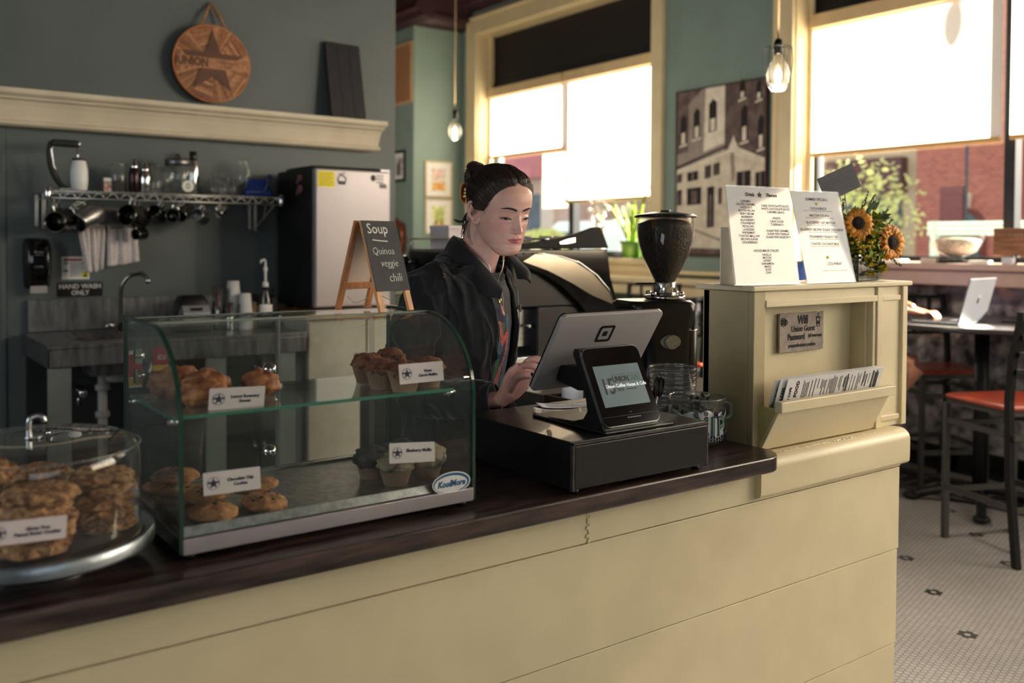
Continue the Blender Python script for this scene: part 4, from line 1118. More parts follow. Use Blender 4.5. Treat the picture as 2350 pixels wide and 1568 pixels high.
m = MB(); m.prism([(X_(a), Z_(b)) for a, b in ((1282, 556), (1300, 549), (1318, 545), (1318, 556), (1300, 560), (1284, 561))], -.020, -.018, 'y'); m.build('wing_slot', CHROME, t)
MB().box(-.02, .43, .012, YB, .27, .475).box(.10, .45, .012, YB, .05, .27).build('body', pm('machine_body', (42, 41, 41), .35, .5), t, bev=.006)
MB().box(-.10, .12, .012, YB, .03, .085).build('drip_tray', STEEL, t, bev=.004)
MB().box(-.02, .44, 0, YB, .475, .487).build('cup_tray', STEEL, t)
m = MB(); 
for y in (.01, YB): m.tube([(-.01, y, .53), (.30, y, .53)], .004)
for x in (-.01, .30): m.tube([(x, .01, .53), (x, YB, .53)], .004)
for x in (-.01, .30):
    for y in (.01, .4, YB): m.cyl((x, y, .487), (x, y, .53), .003)
m.build('cup_rail', CHROME, t)
m = MB(); m.prism([(-.02, .27), (.02, .46), (.03, .475), (-.02, .475)], YB-.012, YB+.012, 'y'); m.box(.0, .55, YB-.012, YB+.012, .03, .46); m.build('side_panel', BP, t)
for i, y in enumerate((.22, .54)):
    MB().lathe([(.034, 0), (.036, .01), (.036, .05), (.03, .06)], (-.055, y, .225)).box(-.055, .02, y-.02, y+.02, .26, .29).build('group_head', CHROME, t)
    MB().lathe([(.033, 0), (.035, .02)], (-.055, y, .205)).tube([(-.09, y, .213), (-.13, y, .212), (-.21, y, .20)], [.008, .013, .011]).build('portafilter', BLACK, t)
for y in (.06, .72):
    MB().cyl((-.02, y, .43), (-.075, y, .43), .012).build('steam_valve', CHROME, t)
    MB().cyl((-.07, y, .43), (-.115, y, .43), .030, .028, seg=24).build('steam_knob', BLACK, t)
    MB().tube(smoothpath([(-.04, y, .40), (-.07, y, .34), (-.08, y+.02, .22), (-.06, y+.03, .12)], 6), .0045).build('steam_wand', CHROME, t)
MB().box(-.09, -.02, .62, .80, .36, .42).lathe([(.04, 0), (.04, .06)], (-.09, .80, .33)).build('control_box', BLACK, t, bev=.004)
MB().box(.02, .30, .06, .09, .12, .26).cyl((.07, .05, .2), (.07, .02, .2), .006).build('pump_gauge', STEEL, t)
for x in (.05, .42):
    for y in (.06, YB-.06): MB().lathe([(.02, 0), (.015, .035)], (x, y, 0)).build('foot', CHROME, t)
# cups on top
CUP = pm('glazed_cup', (206, 190, 170), .2, coat=.4, var=.1)
for i in range(4):
    t2 = thing('espresso_cup', ['espresso cup nearest the barista on the machine top', 'second espresso cup on the machine top', 'third espresso cup on the machine top', 'espresso cup by the raised wing of the machine'][i], 'cup', (2.16+i*.065, 2.92+.03*sin(i*2), 1.4235), 0, 'cups on the espresso machine')
    MB().lathe([(.018, 0), (.022, .004), (.028, .05), (.029, .055), (.026, .052), (.02, .008), (0, .006)], seg=20, cap=False).build('bowl', CUP, t2)
    MB().tube([(.027, 0, .045), (.042, 0, .042), (.042, 0, .022), (.024, 0, .016)], .003, 6).build('handle', CUP, t2)
t2 = thing('paper_box', 'white cardboard box on the far end of the espresso machine', 'box', (2.17, 3.40, 1.4235), R(10))
MB().box(-.08, .08, -.06, .06, 0, .085).build('carton', pm('white_cardboard', (196, 184, 186), .7), t2, bev=.002)
MB().box(-.082, .082, -.062, .062, .085, .10).build('lid', pm('white_cardboard_lid', (206, 194, 196), .7), t2, bev=.002)
# ================================================================ the barista
def remeshed(mb, voxel, smooth=2, disp=None):
    """one continuous surface out of overlapping closed lofts; returns verts and faces"""
    me = mb.mesh('tmp', [PAPER]); o = bpy.data.objects.new('tmp', me); COL.objects.link(o)
    q = o.modifiers.new('r', 'REMESH'); q.mode = 'VOXEL'; q.voxel_size = voxel; q.use_smooth_shade = True
    if smooth:
        q = o.modifiers.new('s', 'SMOOTH'); q.iterations = smooth; q.factor = .5
    bpy.context.view_layer.update()
    e = o.evaluated_get(bpy.context.evaluated_depsgraph_get())
    m2 = bpy.data.meshes.new_from_object(e)
    vs = [v.co.copy() for v in m2.vertices]; fs = [list(p.vertices) for p in m2.polygons]
    bpy.data.objects.remove(o); bpy.data.meshes.remove(m2); bpy.data.meshes.remove(me)
    return vs, fs
def tabf(tab):
    def f(z):
        if z <= tab[0][0]: return tab[0][1]
        for (a, p), (b, q) in zip(tab, tab[1:]):
            if z <= b:
                t = (z-a)/(b-a); t = t*t*(3-2*t)*.35+t*.65
                return p+(q-p)*t
        return tab[-1][1]
    return f
YF = tabf([(0, .058), (.004, .068), (.010, .0765), (.020, .081), (.032, .0785), (.045, .082), (.056, .083), (.068, .082), (.09, .082), (.112, .081), (.128, .087), (.15, .089), (.17, .085), (.19, .073), (.205, .055), (.217, .032), (.225, .004)])
YB = tabf([(0, -.040), (.012, -.018), (.03, .010), (.05, .035), (.07, .068), (.09, .088), (.12, .101), (.15, .104), (.175, .096), (.195, .078), (.212, .050), (.225, .004)])
YC = tabf([(0, -.050), (.02, -.030), (.04, -.012), (.07, .0), (.225, .0)])
HW = tabf([(0, .020), (.005, .030), (.012, .038), (.025, .0475), (.04, .055), (.055, .060), (.075, .0645), (.095, .068), (.112, .070), (.14, .0735), (.165, .0725), (.185, .064), (.203, .048), (.217, .028), (.225, .003)])
def G(x, z, x0, z0, sx, sz): return exp(-((x-x0)/sx)**2-((z-z0)/sz)**2)
def facedisp(x, z):
    ax = abs(x); d = 0
    d -= .0085*G(ax, z, .031, .114, .0165, .0095)
    d += .0062*G(ax, z, .0315, .1085, .0135, .0075)          # eyeball under the lid
    d += .0030*G(ax, z, .024, .130, .020, .006)
    d -= .0025*G(ax, z, .030, .0965, .014, .004)
    if z < .135:
        u = max(0, min(1, (.126-z)/.050)); amp = .0035+.0185*u**1.25
        drop = 1/(1+exp(-(z-.0695)/.0016)); wdt = .0062+.0042*u
        top = 1/(1+exp((z-.127)/.005))
        d += amp*exp(-(ax/wdt)**2)*drop*top
    d += .0085*G(ax, z, .0125, .0725, .0052, .0052)
    d += .0050*G(ax, z, .0, .0665, .006, .004)
    d -= .0035*G(ax, z, .0072, .0665, .0030, .0020)
    d += .0030*G(ax, z, .045, .082, .020, .018)
    d += .0035*G(ax, z, 0, .051, .024, .018)
    d += .0045*G(ax, z, 0, .0535, .0150, .0032)*(1-.35*exp(-(ax/.003)**2))
    d += .0058*G(ax, z, 0, .0440, .0130, .0040)
    d -= .0040*G(ax, z, 0, .0486+.0010*(ax/.02)**2, .0210, .0012)
    d -= .0012*G(ax, z, 0, .0600, .0030, .0045)
    d -= .0032*G(ax, z, 0, .0345, .020, .0045)
    d += .0030*G(ax, z, 0, .018, .014, .011)
    return d
def headpt(al, z, off=0.0):
    c = cos(al); s = sin(al)
    cs = (abs(c)**.92)*(1 if c > 0 else -1); ss = (abs(s)**.92)*(1 if s > 0 else -1)
    yf, yb, yc, w = YF(z)+off, YB(z)+off, YC(z), HW(z)+off
    x = w*ss
    y = yc-(yf+yc)*cs if c > 0 else yc+(yb-yc)*(-cs)
    if c > 0: y -= facedisp(x, z)*min(1, c*1.6)
    return V((x, y, z))
HS_ = 1.0098; HY, HP, HR = -.014, .2249, -.0278
HO = V((1.4503, 2.0552, 1.428))
HM = Mx.Translation(HO) @ Mx.Rotation(HY, 4, 'Z') @ Mx.Rotation(HP, 4, 'X') @ Mx.Rotation(HR, 4, 'Y') @ Mx.Scale(HS_, 4)
def alphas(n): 
    out = []
    for i in range(n):
        s = -1+2*i/n
        out.append(pi*(.5*s+.5*s**3))
    return out
AL = alphas(220)
def surf_y(x, z):
    """front surface of the face at local x, z"""
    lo, hi = 0.0, pi/2
    sx = 1 if x >= 0 else -1
    for _ in range(24):
        m_ = (lo+hi)/2
        if abs(headpt(m_*sx, z).x) < abs(x): lo = m_
        else: hi = m_
    return headpt((lo+hi)/2*sx, z).y
zs_ = [.225*(i/190) for i in range(191)]
hb = MB()
hb.loft([[HM @ headpt(a, z) for a in AL] for z in zs_], True)
# neck and upper chest
def ring(c, rx, ry, n=64, yaw=0, tilt=0):
    M_ = Mx.Translation(V(c)) @ Mx.Rotation(yaw, 4, 'Z') @ Mx.Rotation(tilt, 4, 'X')
    return [M_ @ V((rx*cos(2*pi*j/n), ry*sin(2*pi*j/n), 0)) for j in range(n)]
hb.loft([ring((1.450, 2.100, 1.535), .052, .058, tilt=.3), ring((1.449, 2.104, 1.49), .055, .060, tilt=.28), ring((1.447, 2.112, 1.455), .0545, .058, tilt=.25), ring((1.443, 2.122, 1.42), .054, .056, tilt=.2), ring((1.437, 2.135, 1.392), .057, .060, yaw=.2, tilt=.15),
         ring((1.434, 2.142, 1.368), .064, .062, yaw=.35), ring((1.42, 2.158, 1.335), .115, .080, yaw=.43), ring((1.41, 2.165, 1.30), .150, .095, yaw=.43)], True)
# ears
def ear(sx):
    E = HM @ Mx.Translation((sx*.0705, .010, .103)) @ Mx.Rotation(sx*R(-24), 4, 'Z') @ Mx.Rotation(R(-8), 4, 'X')
    out = [(0.0, -.008, .012), (0, -.004, .023), (0, .006, .030), (0, .017, .027), (0, .021, .014), (0, .018, -.002), (0, .010, -.014), (0, .002, -.024), (0, -.006, -.027), (0, -.010, -.020), (0, -.009, -.010)]
    P_ = smoothpath([(sx*(.006+.004*(p[1]+.01)*40*.3), p[1], p[2]) for p in out], 5)
    hb.tube([E @ p for p in P_], [.0034]*len(P_), 8)
    rows = []
    for k in range(8):
        u = k/7
        rows.append([E @ V((sx*(.0030+.0032*sin(pi*min(1, u*1.1))*u), .004+(p.y-.004)*u, -.002+(p.z+.002)*u)) for p in P_])
    f = [[r + (E.to_3x3() @ V((-sx*.006, 0, 0))) for r in rw] for rw in rows]
    m_ = len(P_)
    # closed lens-like slab
    vs = [p for rw in rows for p in rw]+[p for rw in f for p in rw]; n_ = m_; fs = []
    for a in range(7):
        for b in range(n_-1):
            fs.append((a*n_+b, a*n_+b+1, (a+1)*n_+b+1, (a+1)*n_+b)); q = 8*n_; fs.append((q+a*n_+b, q+(a+1)*n_+b, q+(a+1)*n_+b+1, q+a*n_+b+1))
    for b in range(n_-1): fs.append((7*n_+b, 7*n_+b+1, 8*n_+7*n_+b+1, 8*n_+7*n_+b)); fs.append((b+1, b, 8*n_+b, 8*n_+b+1))
    for a in range(7): fs.append((a*n_, (a+1)*n_, 8*n_+(a+1)*n_, 8*n_+a*n_)); fs.append(((a+1)*n_+n_-1, a*n_+n_-1, 8*n_+a*n_+n_-1, 8*n_+(a+1)*n_+n_-1))
    hb.add(vs, fs)
    ins = smoothpath([(sx*.006, .004, .016), (sx*.0065, .012, .014), (sx*.0065, .013, .002), (sx*.006, .006, -.010), (sx*.005, -.001, -.014)], 5)
    hb.tube([E @ p for p in ins], .0022, 6)
    hb.tube([E @ V(p) for p in ((sx*.004, -.008, -.001), (sx*.0055, -.006, -.006))], .003, 6)
    hb.ell(E @ V((sx*.004, -.004, -.025)), .0058, 10, 8)
ear(-1); ear(1)
HV, HF = remeshed(hb, .0017, 2)

# hands
def finger(mb, pts, r): mb.tube(smoothpath(pts, 5), [r[0]+(r[1]-r[0])*(k/(5*(len(pts)-1))) for k in range(5*(len(pts)-1)+1)], 12); mb.ell(pts[-1], r[1]*1.0, 12, 8); mb.ell(pts[0], r[0], 12, 8)
def palm(mb, rows):
    """rows: (centre, half width vec, half thickness vec)"""
    rg = []
    for i_, (c, w_, t_) in enumerate(rows):
        c, w_ = V(c), V(w_)
        if isinstance(t_, float):
            pd = V(rows[min(i_+1, len(rows)-1)][0])-V(rows[max(i_-1, 0)][0])
            w_ = w_-pd*(w_.dot(pd)/pd.length_squared)
            t_ = pd.cross(w_).normalized()*t_
        t_ = V(t_)
        rg.append([c+w_*(abs(cos(2*pi*j/28))**.75*(1 if cos(2*pi*j/28) > 0 else -1))+t_*(abs(sin(2*pi*j/28))**.85*(1 if sin(2*pi*j/28) > 0 else -1)) for j in range(28)])
    mb.loft(rg, True)
rh = MB()
# right hand: forearm, wrist, palm facing the screen, thumb towards the customer
wv = V((.30, -.45, -.20)).normalized()
palm(rh, [((1.262, 2.03, 1.055), (.030, 0, .0), .030), ((1.318, 1.92, 1.052), (.024, .008, 0), .023), ((1.342, 1.875, 1.058), (.0245, -.004, -.004), .019), ((1.350, 1.852, 1.078), (.028, -.010, -.006), .017),
          ((1.357, 1.837, 1.101), (.031, -.014, -.010), .0165), ((1.363, 1.823, 1.125), (.030, -.013, -.012), .0145), ((1.367, 1.809, 1.145), (.023, -.008, -.008), .0105)])
finger(rh, [(1.352, 1.815, 1.138), (1.355, 1.798, 1.1505), (1.358, 1.765, 1.153), (1.362, 1.738, 1.146), (1.366, 1.722, 1.134)], (.0100, .0070))
finger(rh, [(1.364, 1.812, 1.145), (1.371, 1.795, 1.163), (1.378, 1.762, 1.166), (1.385, 1.733, 1.155), (1.388, 1.718, 1.140)], (.0098, .0070))
finger(rh, [(1.376, 1.812, 1.142), (1.385, 1.792, 1.157), (1.396, 1.763, 1.152), (1.402, 1.745, 1.136), (1.402, 1.740, 1.120)], (.0092, .0066))
finger(rh, [(1.386, 1.815, 1.132), (1.398, 1.795, 1.138), (1.408, 1.775, 1.128), (1.410, 1.765, 1.112), (1.406, 1.765, 1.102)], (.0082, .0058))
finger(rh, [(1.349, 1.850, 1.083), (1.338, 1.822, 1.103), (1.331, 1.792, 1.124), (1.333, 1.762, 1.132), (1.341, 1.734, 1.1335)], (.0145, .0075))
RV, RF = remeshed(rh, .0013, 3)
lh = MB()
palm(lh, [((1.585, 2.23, .98), (.028, 0, 0), (0, .028, 0)), ((1.59, 2.21, .86), (.016, .004, 0), (-.004, .025, 0)), ((1.59, 2.205, .83), (.014, .006, 0), (-.006, .030, 0)), ((1.588, 2.20, .79), (.012, .006, 0), (-.006, .038, 0)), ((1.585, 2.195, .76), (.010, .005, 0), (-.005, .036, 0))])
for k, (dy, ln) in enumerate(((-.028, .070), (-.009, .078), (.010, .072), (.028, .056))):
    finger(lh, [(1.586, 2.197+dy, .765), (1.586, 2.195+dy, .765-ln*.45), (1.578, 2.192+dy, .765-ln*.8), (1.568, 2.19+dy, .765-ln)], (.0095, .0068))
finger(lh, [(1.586, 2.18, .82), (1.58, 2.155, .79), (1.572, 2.145, .765), (1.566, 2.142, .745)], (.012, .0075))
LV, LF = remeshed(lh, .002, 2)

bo_ = MB(); bo_.smooth = True
bo_.add(HV, HF, True); bo_.add(RV, RF, True); bo_.add(LV, LF, True)
# trunk and legs under the clothes
bo_.loft([ring((1.41, 2.165, 1.30), .15, .095, 32, .43), ring((1.41, 2.17, 1.2), .150, .10, 32, .43), ring((1.41, 2.18, 1.05), .125, .085, 32, .4), ring((1.41, 2.19, .92), .155, .10, 32, .3), ring((1.41, 2.19, .82), .16, .10, 32, .3)], True)
bo_.tube([(1.262, 2.09, 1.33), (1.225, 2.12, 1.2), (1.215, 2.12, 1.08), (1.262, 2.03, 1.055)], [.045, .042, .036, .030], 16)
bo_.tube([(1.564, 2.237, 1.33), (1.575, 2.25, 1.2), (1.58, 2.26, 1.08), (1.585, 2.23, .98)], [.045, .042, .036, .028], 16)
for s in (-1, 1):
    x = 1.41+s*.085
    bo_.tube([(x, 2.19+s*.02, .88), (x, 2.19, .65), (x, 2.19, .46), (x+s*.01, 2.21, .25), (x+s*.01, 2.23, .07)], [.085, .07, .053, .045, .035], 20)
    bo_.loft([ring((x+s*.01, 2.21, .005), .042, .10, 24), ring((x+s*.01, 2.21, .035), .042, .10, 24), ring((x+s*.01, 2.235, .08), .035, .045, 24)], True)
P1 = thing('person', 'barista in a black open jacket looking down at the register screen', 'person', (1.41, 2.19, 0))
off = Mx.Translation((-1.41, -2.19, 0))
def placed(mb, name, mats, **k):
    mb.v = [off @ V(v) for v in mb.v]
    return mb.build(name, mats, P1, **k)
SKIN = bpy.data.materials.new('skin'); SKIN.use_nodes = True
def _skin():
    n = SKIN.node_tree.nodes; L = SKIN.node_tree.links; b = n['Principled BSDF']
    at = n.new('ShaderNodeAttribute'); at.attribute_name = 'tint'
    tc = n.new('ShaderNodeTexCoord'); nz = n.new('ShaderNodeTexNoise'); nz.inputs['Scale'].default_value = 38; nz.inputs['Detail'].default_value = 4
    L.new(tc.outputs['Object'], nz.inputs[0])
    mr = n.new('ShaderNodeMapRange'); mr.inputs[1].default_value = .3; mr.inputs[2].default_value = .7; mr.inputs[3].default_value = .93; mr.inputs[4].default_value = 1.05; L.new(nz.outputs[0], mr.inputs[0])
    vm = n.new('ShaderNodeVectorMath'); vm.operation = 'SCALE'; L.new(at.outputs['Color'], vm.inputs[0]); L.new(mr.outputs[0], vm.inputs['Scale'])
    L.new(vm.outputs[0], b.inputs['Base Color'])
    b.inputs['Roughness'].default_value = .46; b.inputs['Subsurface Weight'].default_value = .12
    b.inputs['Subsurface Radius'].default_value = (.012, .005, .003); b.inputs['Subsurface Scale'].default_value = 1
    n2 = n.new('ShaderNodeTexNoise'); n2.inputs['Scale'].default_value = 420; L.new(tc.outputs['Object'], n2.inputs[0])
    bp = n.new('ShaderNodeBump'); bp.inputs['Strength'].default_value = .12; bp.inputs['Distance'].default_value = .001; L.new(n2.outputs[0], bp.inputs['Height']); L.new(bp.outputs[0], b.inputs['Normal'])
_skin()
body = placed(bo_, 'body', [SKIN])
HI = HM.inverted()
def smst(a, b, x): t = max(0, min(1, (x-a)/(b-a))); return t*t*(3-2*t)
def tintmesh(me, org):
    ca = me.color_attributes.new('tint', 'FLOAT_COLOR', 'POINT')
    base = V(lin((206, 160, 144))[:3]); lip = V(lin((178, 84, 84))[:3]); red = V(lin((196, 112, 102))[:3]); nail = V((.004, .004, .005)); warm = V(lin((190, 132, 118))[:3])
    buf = []
    for v in me.vertices:
        w = V(v.co)+V(org); c = base.copy()
        if w.z > 1.36:
            l = HI @ w; ax = abs(l.x)
            if l.y < -.03 and l.z > -.01:
                k = G(ax, l.z, .043, .080, .024, .018)*.30+G(ax, l.z, 0, .078, .014, .010)*.25+G(ax, l.z, 0, .016, .016, .010)*.25
                c = c.lerp(red, min(1, k))
                # lips
                m_ = max(0, 1-(ax/.0235)**2)
                upz = .0492+.0062*m_**.8*(1-.22*exp(-(ax/.0035)**2)); loz = .0482-.0088*m_**.9
                inlip = smst(0, .0010, upz-l.z)*smst(0, .0010, l.z-loz)*(1 if ax < .0235 else 0)
                c = c.lerp(lip, inlip*.9)
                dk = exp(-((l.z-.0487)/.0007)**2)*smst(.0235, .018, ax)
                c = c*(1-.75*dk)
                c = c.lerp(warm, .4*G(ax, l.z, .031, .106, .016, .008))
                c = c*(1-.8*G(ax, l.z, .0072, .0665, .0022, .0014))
            
        else:
            c = c.lerp(red, .16)
            
        buf += [c.x, c.y, c.z, 1]
    ca.data.foreach_set('color', buf)
tintmesh(body.data, (1.41, 2.19, 0))

m = MB()
m.ell((1.3352, 1.7395, 1.1362), (.0040, .0088, .0056), 16, 10, RZ(R(-12)))
placed(m, 'painted_nail', pm('black_nail_varnish', (8, 8, 9), .08, coat=1, var=0))
# ---------------- face details
def onface(x, z, o=.0006):
    return HM @ V((x, surf_y(x, z)-o, z))
LASH = pm('dark_lashes', (26, 18, 16), .6, var=0)
BROW = pm('dark_brows', (46, 32, 28), .8, var=.2, vs=300)
for s in (-1, 1):
    xc = s*.0315
    # eye opening: whites and iris between lash line and lower lid
    m = MB(); top, bot = [], []
    N = 16
    for k in range(N+1):
        u = -1+2*k/N; x = xc+s*u*.0138
        zt = .1064+.0006*u-.0030*(u*u)+.0006*(1-u*u); zb = .1014+.0007*u+.0010*u*u
        zt = max(zt, zb+.0001)
        top.append(onface(x, zt, .0007)); bot.append(onface(x, zb, .0005))
    for k in range(N):
        u = -1+2*(k+.5)/N
        m.mat(1 if abs(u-.02) < .34 else 0).add([bot[k], bot[k+1], top[k+1], top[k]], [(0, 1, 2, 3)])
    placed(m, 'eye', [pm('eye_white', (140, 124, 118), .25, var=0), pm('dark_iris', (26, 21, 19), .12, var=0)])
    m = MB(); pts, rr_ = [], []
    for k in range(N+1):
        u = -1+2*k/N; x = xc+s*u*.0145
        pts.append(onface(x, .1066+.0006*u-.0031*u*u+.0006, .0011)); rr_.append(.0004+.00075*(1-abs(u)**3)*(1 if u > -.2 else .8))
    m.tube(pts, rr_, 6)
    for k in range(22):
        u = -.8+1.75*k/21; x = xc+s*u*.0142
        a = V((x, surf_y(x, .1066)-.0010, .1064+.0006*u-.0030*u*u)); b = a+V((s*.0022*u+s*.0008, -.0040, -.0030+.0016*abs(u)))
        m.tube([HM @ a, HM @ (a.lerp(b, .55)+V((0, 0, -.0008))), HM @ b], [.00018, .00014, .00006], 4)
    placed(m, 'eyelashes', LASH)
    m = MB(); pts = []
    for k in range(N+1):
        u = -1+2*k/N; pts.append(onface(xc+s*u*.0150, .1155-.0026*u*u+.0004*u, .0002))
    m.tube(pts, .0004, 5); placed(m, 'lid_crease', pm('crease_tone', (150, 96, 84), .6, var=0))
    m = MB(); top, bot = [], []
    for k in range(19):
        u = k/18; x = s*(.0095+.0385*u)
        zc_ = .1275+.0062*sin(pi*min(1, u*.78))*1.0-.0012*u
        hw_ = .0030*(1-u)**.5*(.6+.4*min(1, u*5))+.0002
        top.append(onface(x, zc_+hw_, .0012)); bot.append(onface(x, zc_-hw_, .0012))
    for k in range(18): m.add([bot[k], bot[k+1], top[k+1], top[k]], [(0, 1, 2, 3)])
    placed(m, 'eyebrow', BROW, solid=.0012)
m = MB(); E_ = HM @ V((-.0765, .0055, .0775))
m.ell(E_, .0024, 12, 8); placed(m, 'ear_stud', CHROME)

# ---------------- hair
HAIR = bpy.data.materials.new('dark_brown_hair'); HAIR.use_nodes = True
def _hair():
    n = HAIR.node_tree.nodes; L = HAIR.node_tree.links; b = n['Principled BSDF']
    b.inputs['Base Color'].default_value = lin((44, 30, 25)); b.inputs['Roughness'].default_value = .52
    b.inputs['Specular IOR Level'].default_value = .35
    tc = n.new('ShaderNodeTexCoord'); nz = n.new('ShaderNodeTexNoise'); nz.inputs['Scale'].default_value = 55; nz.inputs['Detail'].default_value = 3
    L.new(tc.outputs['Object'], nz.inputs[0])
    mx = n.new('ShaderNodeMix'); mx.data_type = 'RGBA'; L.new(nz.outputs[0], mx.inputs[0]); mx.inputs[6].default_value = lin((28, 21, 19)); mx.inputs[7].default_value = lin((58, 42, 35)); L.new(mx.outputs[2], b.inputs['Base Color'])
_hair()
BUN = V((-.004, .118, .176))
AXIS = (V((0, -.02, .11))-BUN).normalized()
E1 = AXIS.orthogonal().normalized(); E2 = AXIS.cross(E1)
LINE = tabf([(.045, .058), (.075, .045), (.095, .034), (.108, .030), (.114, -.026), (.135, -.042), (.155, -.054), (.172, -.063), (.184, -.070), (.194, -.080), (.205, -.12)])
def hairoff(p):
    z = p.z
    yb = LINE(z)
    if z > .19: yb += .016*exp(-(p.x/.006)**2)*(1 if z < .2 else .3)
    k = smst(-.002, .006, p.y-yb)*smst(.036, .052, z)
    edge = .12+.88*smst(.0, .045, p.y-yb)
    d = p-BUN; ps = atan2(d.dot(E1), d.dot(E2)); dist = d.length
    gr = .0008*sin(ps*60+2.5*NZ.noise(p*22))+.0007*sin(ps*101+3*NZ.noise(p*30+V((3, 0, 0))))
    vol = .0085+.0065*smst(.15, .215, z)*smst(-.02, .05, p.y)+.003*smst(.0, .05, abs(p.x))*smst(.1, .15, z)
    part = -.0045*exp(-(p.x/.0035)**2)*(1 if p.y < .03 and z > .15 else 0)
    return -.005+(.005+vol*edge+gr+part*edge)*k
hm = MB(); hz = [.03+.195*(i/150) for i in range(151)]
rows = []
for z in hz:
    rw = []
    for a in alphas(260):
        a2 = a+pi
        p = headpt(a2, z); q = headpt(a2, z, .004)
        nrm = V((p.x, p.y*.8, (z-.10)*.9)).normalized() if z > .12 else V((p.x, p.y, 0)).normalized()
        if p.y < -.03 and z < .19: nrm = V((nrm.x, nrm.y, nrm.z*.4)).normalized()
        rw.append(HM @ (p+nrm*hairoff(p)))
    rows.append(rw)
hm.loft(rows, True)
from mathutils.bvhtree import BVHTree
bvh = BVHTree.FromPolygons(hm.v, hm.f)
cap_v, cap_f = list(hm.v), list(hm.f)
# bun of twisted locks
BC = HM @ BUN
def bunfn(d):
    a = atan2(d.x, d.z); n_ = NZ.noise(d*2.2+V((4, 1, 2)))
    return 1+.10*n_+.055*sin(a*3+d.y*5)+.03*sin(d.z*22+d.x*9)+.02*sin(d.x*37+d.z*11)
hm.ell(BC+V((0, .002, .000)), (.039, .036, .042), 56, 36, None, bunfn)
hm.ell(BC+V((.016, -.040, .022)), (.028, .026, .017), 40, 24, None, bunfn)
hm.ell(BC+V((.034, -.050, .026)), (.022, .024, .012), 32, 18, None, bunfn)
rn = random.Random(11)
for k in range(9):
    a = k*.7; c = BC+V((.012*sin(a*1.7), .006*cos(a), .010*cos(a*2.1)))
    pts = [c+V((.031*cos(a+t*2.4)*.95, .020*sin(t*2.2+k)*.9, .033*sin(a+t*2.4))) for t in [i/10 for i in range(11)]]
    hm.tube(pts, [.004+.005*sin(pi*i/10) for i in range(11)], 8)
# nape tuft
NP = HM @ V((-.035, .085, .055))
for k in range(26):
    a = rn.uniform(-1, 1); b = rn.uniform(0, 1)
    st = HM @ V((-.045+.03*rn.random(), .060+.03*rn.random(), .070+.03*rn.random()))
    en = st+V((-.012+a*.012, .012+.02*b, -.045-.025*rn.random()))
    mid = st.lerp(en, .5)+V((-.008*rn.random(), .004, .004))
    hm.tube(smoothpath([st, mid, en], 4), [.0035*(1-i/8)+.0006 for i in range(9)], 5)
for k in range(7):
    st = HM @ V((-.05, .085, .07)); en = st+V((-.030+.006*rn.random(), .020, -.012+.014*rn.random()))
    hm.tube(smoothpath([st, st.lerp(en, .5)+V((0, 0, -.006)), en], 4), [.0022*(1-i/8)+.0004 for i in range(9)], 5)
# fine strands lying on the cap, running to the bun
def hit(dr, o=.0006):
    C0 = HM @ V((0, .0, .12)); dw = (HM.to_3x3() @ dr).normalized()
    r = bvh.ray_cast(C0+dw*.25, -dw)
    return r[0]+dw*o if r[0] is not None else None
C0l = V((0, 0, .12))
for k in range(170):
    u = rn.random(); sx = -1 if rn.random() < .72 else 1
    z = .118+.082*u; y = LINE(z)+rn.uniform(0, .03)
    al = 0
    st = V((sx*HW(z)*.95*sqrt(max(0, 1-(y/ max(YF(z), .02))**2)) if y < 0 else sx*HW(z), y, z))-C0l
    en = BUN-C0l+V((rn.uniform(-.01, .01), -.01, rn.uniform(-.012, .012)))
    s0, e0 = st.normalized(), en.normalized(); ang = s0.angle(e0); pts = []
    for i in range(13):
        t = .02+.96*i/12; d = (s0*sin((1-t)*ang)+e0*sin(t*ang))/max(sin(ang), 1e-4)
        d.z += -.10*sin(pi*t)*(1 if u < .5 else .3)
        h = hit(d, .0004+.0014*sin(pi*t)*rn.random())
        if h is not None: pts.append(h)
    if len(pts) > 5: hm.tube(pts, [.0005 if 0 < i < len(pts)-1 else .0002 for i in range(len(pts))], 4)
# loose flyaways
for k in range(46):
    a = rn.uniform(0, 2*pi); d = V((cos(a)*.9, rn.uniform(.2, .9), sin(a)))
    st = BC+V((.033*d.x, .022*d.y, .036*d.z)); en = st+V((.012*d.x+rn.uniform(-.006, .006), .008, .012*d.z+rn.uniform(-.004, .006)))
    hm.tube([st, st.lerp(en, .6)+V((0, 0, .002)), en], [.0004, .0003, .0001], 4)
for k in range(14):
    z = .15+.05*rn.random(); st = HM @ V((-.05+.04*rn.random(), -.02, .20+.02*rn.random())); en = st+V((rn.uniform(-.02, .03), rn.uniform(-.01, .02), .006+.008*rn.random()))
    hm.tube([st, st.lerp(en, .5)+V((0, 0, .006)), en], .00022, 4)
lk = [(-.069, -.006, .130), (-.078, .004, .108), (-.080, .016, .085), (-.074, .026, .055), (-.066, .030, .030), (-.060, .022, .012)]
for j in range(4): hm.tube(smoothpath([HM @ (V(p)+V((-.001*j, .003*j, 0))) for p in lk[:6-j % 2]], 5), [.0006]*(5*(5-j % 2)+1), 5)
hm.tube(smoothpath([HM @ V(p) for p in ((-.062, -.050, .150), (-.072, -.030, .118), (-.066, -.026, .108))], 5), .0006, 4)
placed(hm, 'hair', HAIR)
m = MB(); CP = HM @ V((-.030, .128, .135))
m.tube(smoothpath([CP+V(p) for p in ((-.004, 0, .022), (-.012, .002, .018), (-.014, .002, 0), (-.012, .002, -.018), (-.004, 0, -.022))], 5), [(.004, .012)]*21, 10)
for i in range(4): m.tube([CP+V((-.010, 0, -.014+.009*i)), CP+V((.008, -.006, -.014+.009*i))], .002, 6)
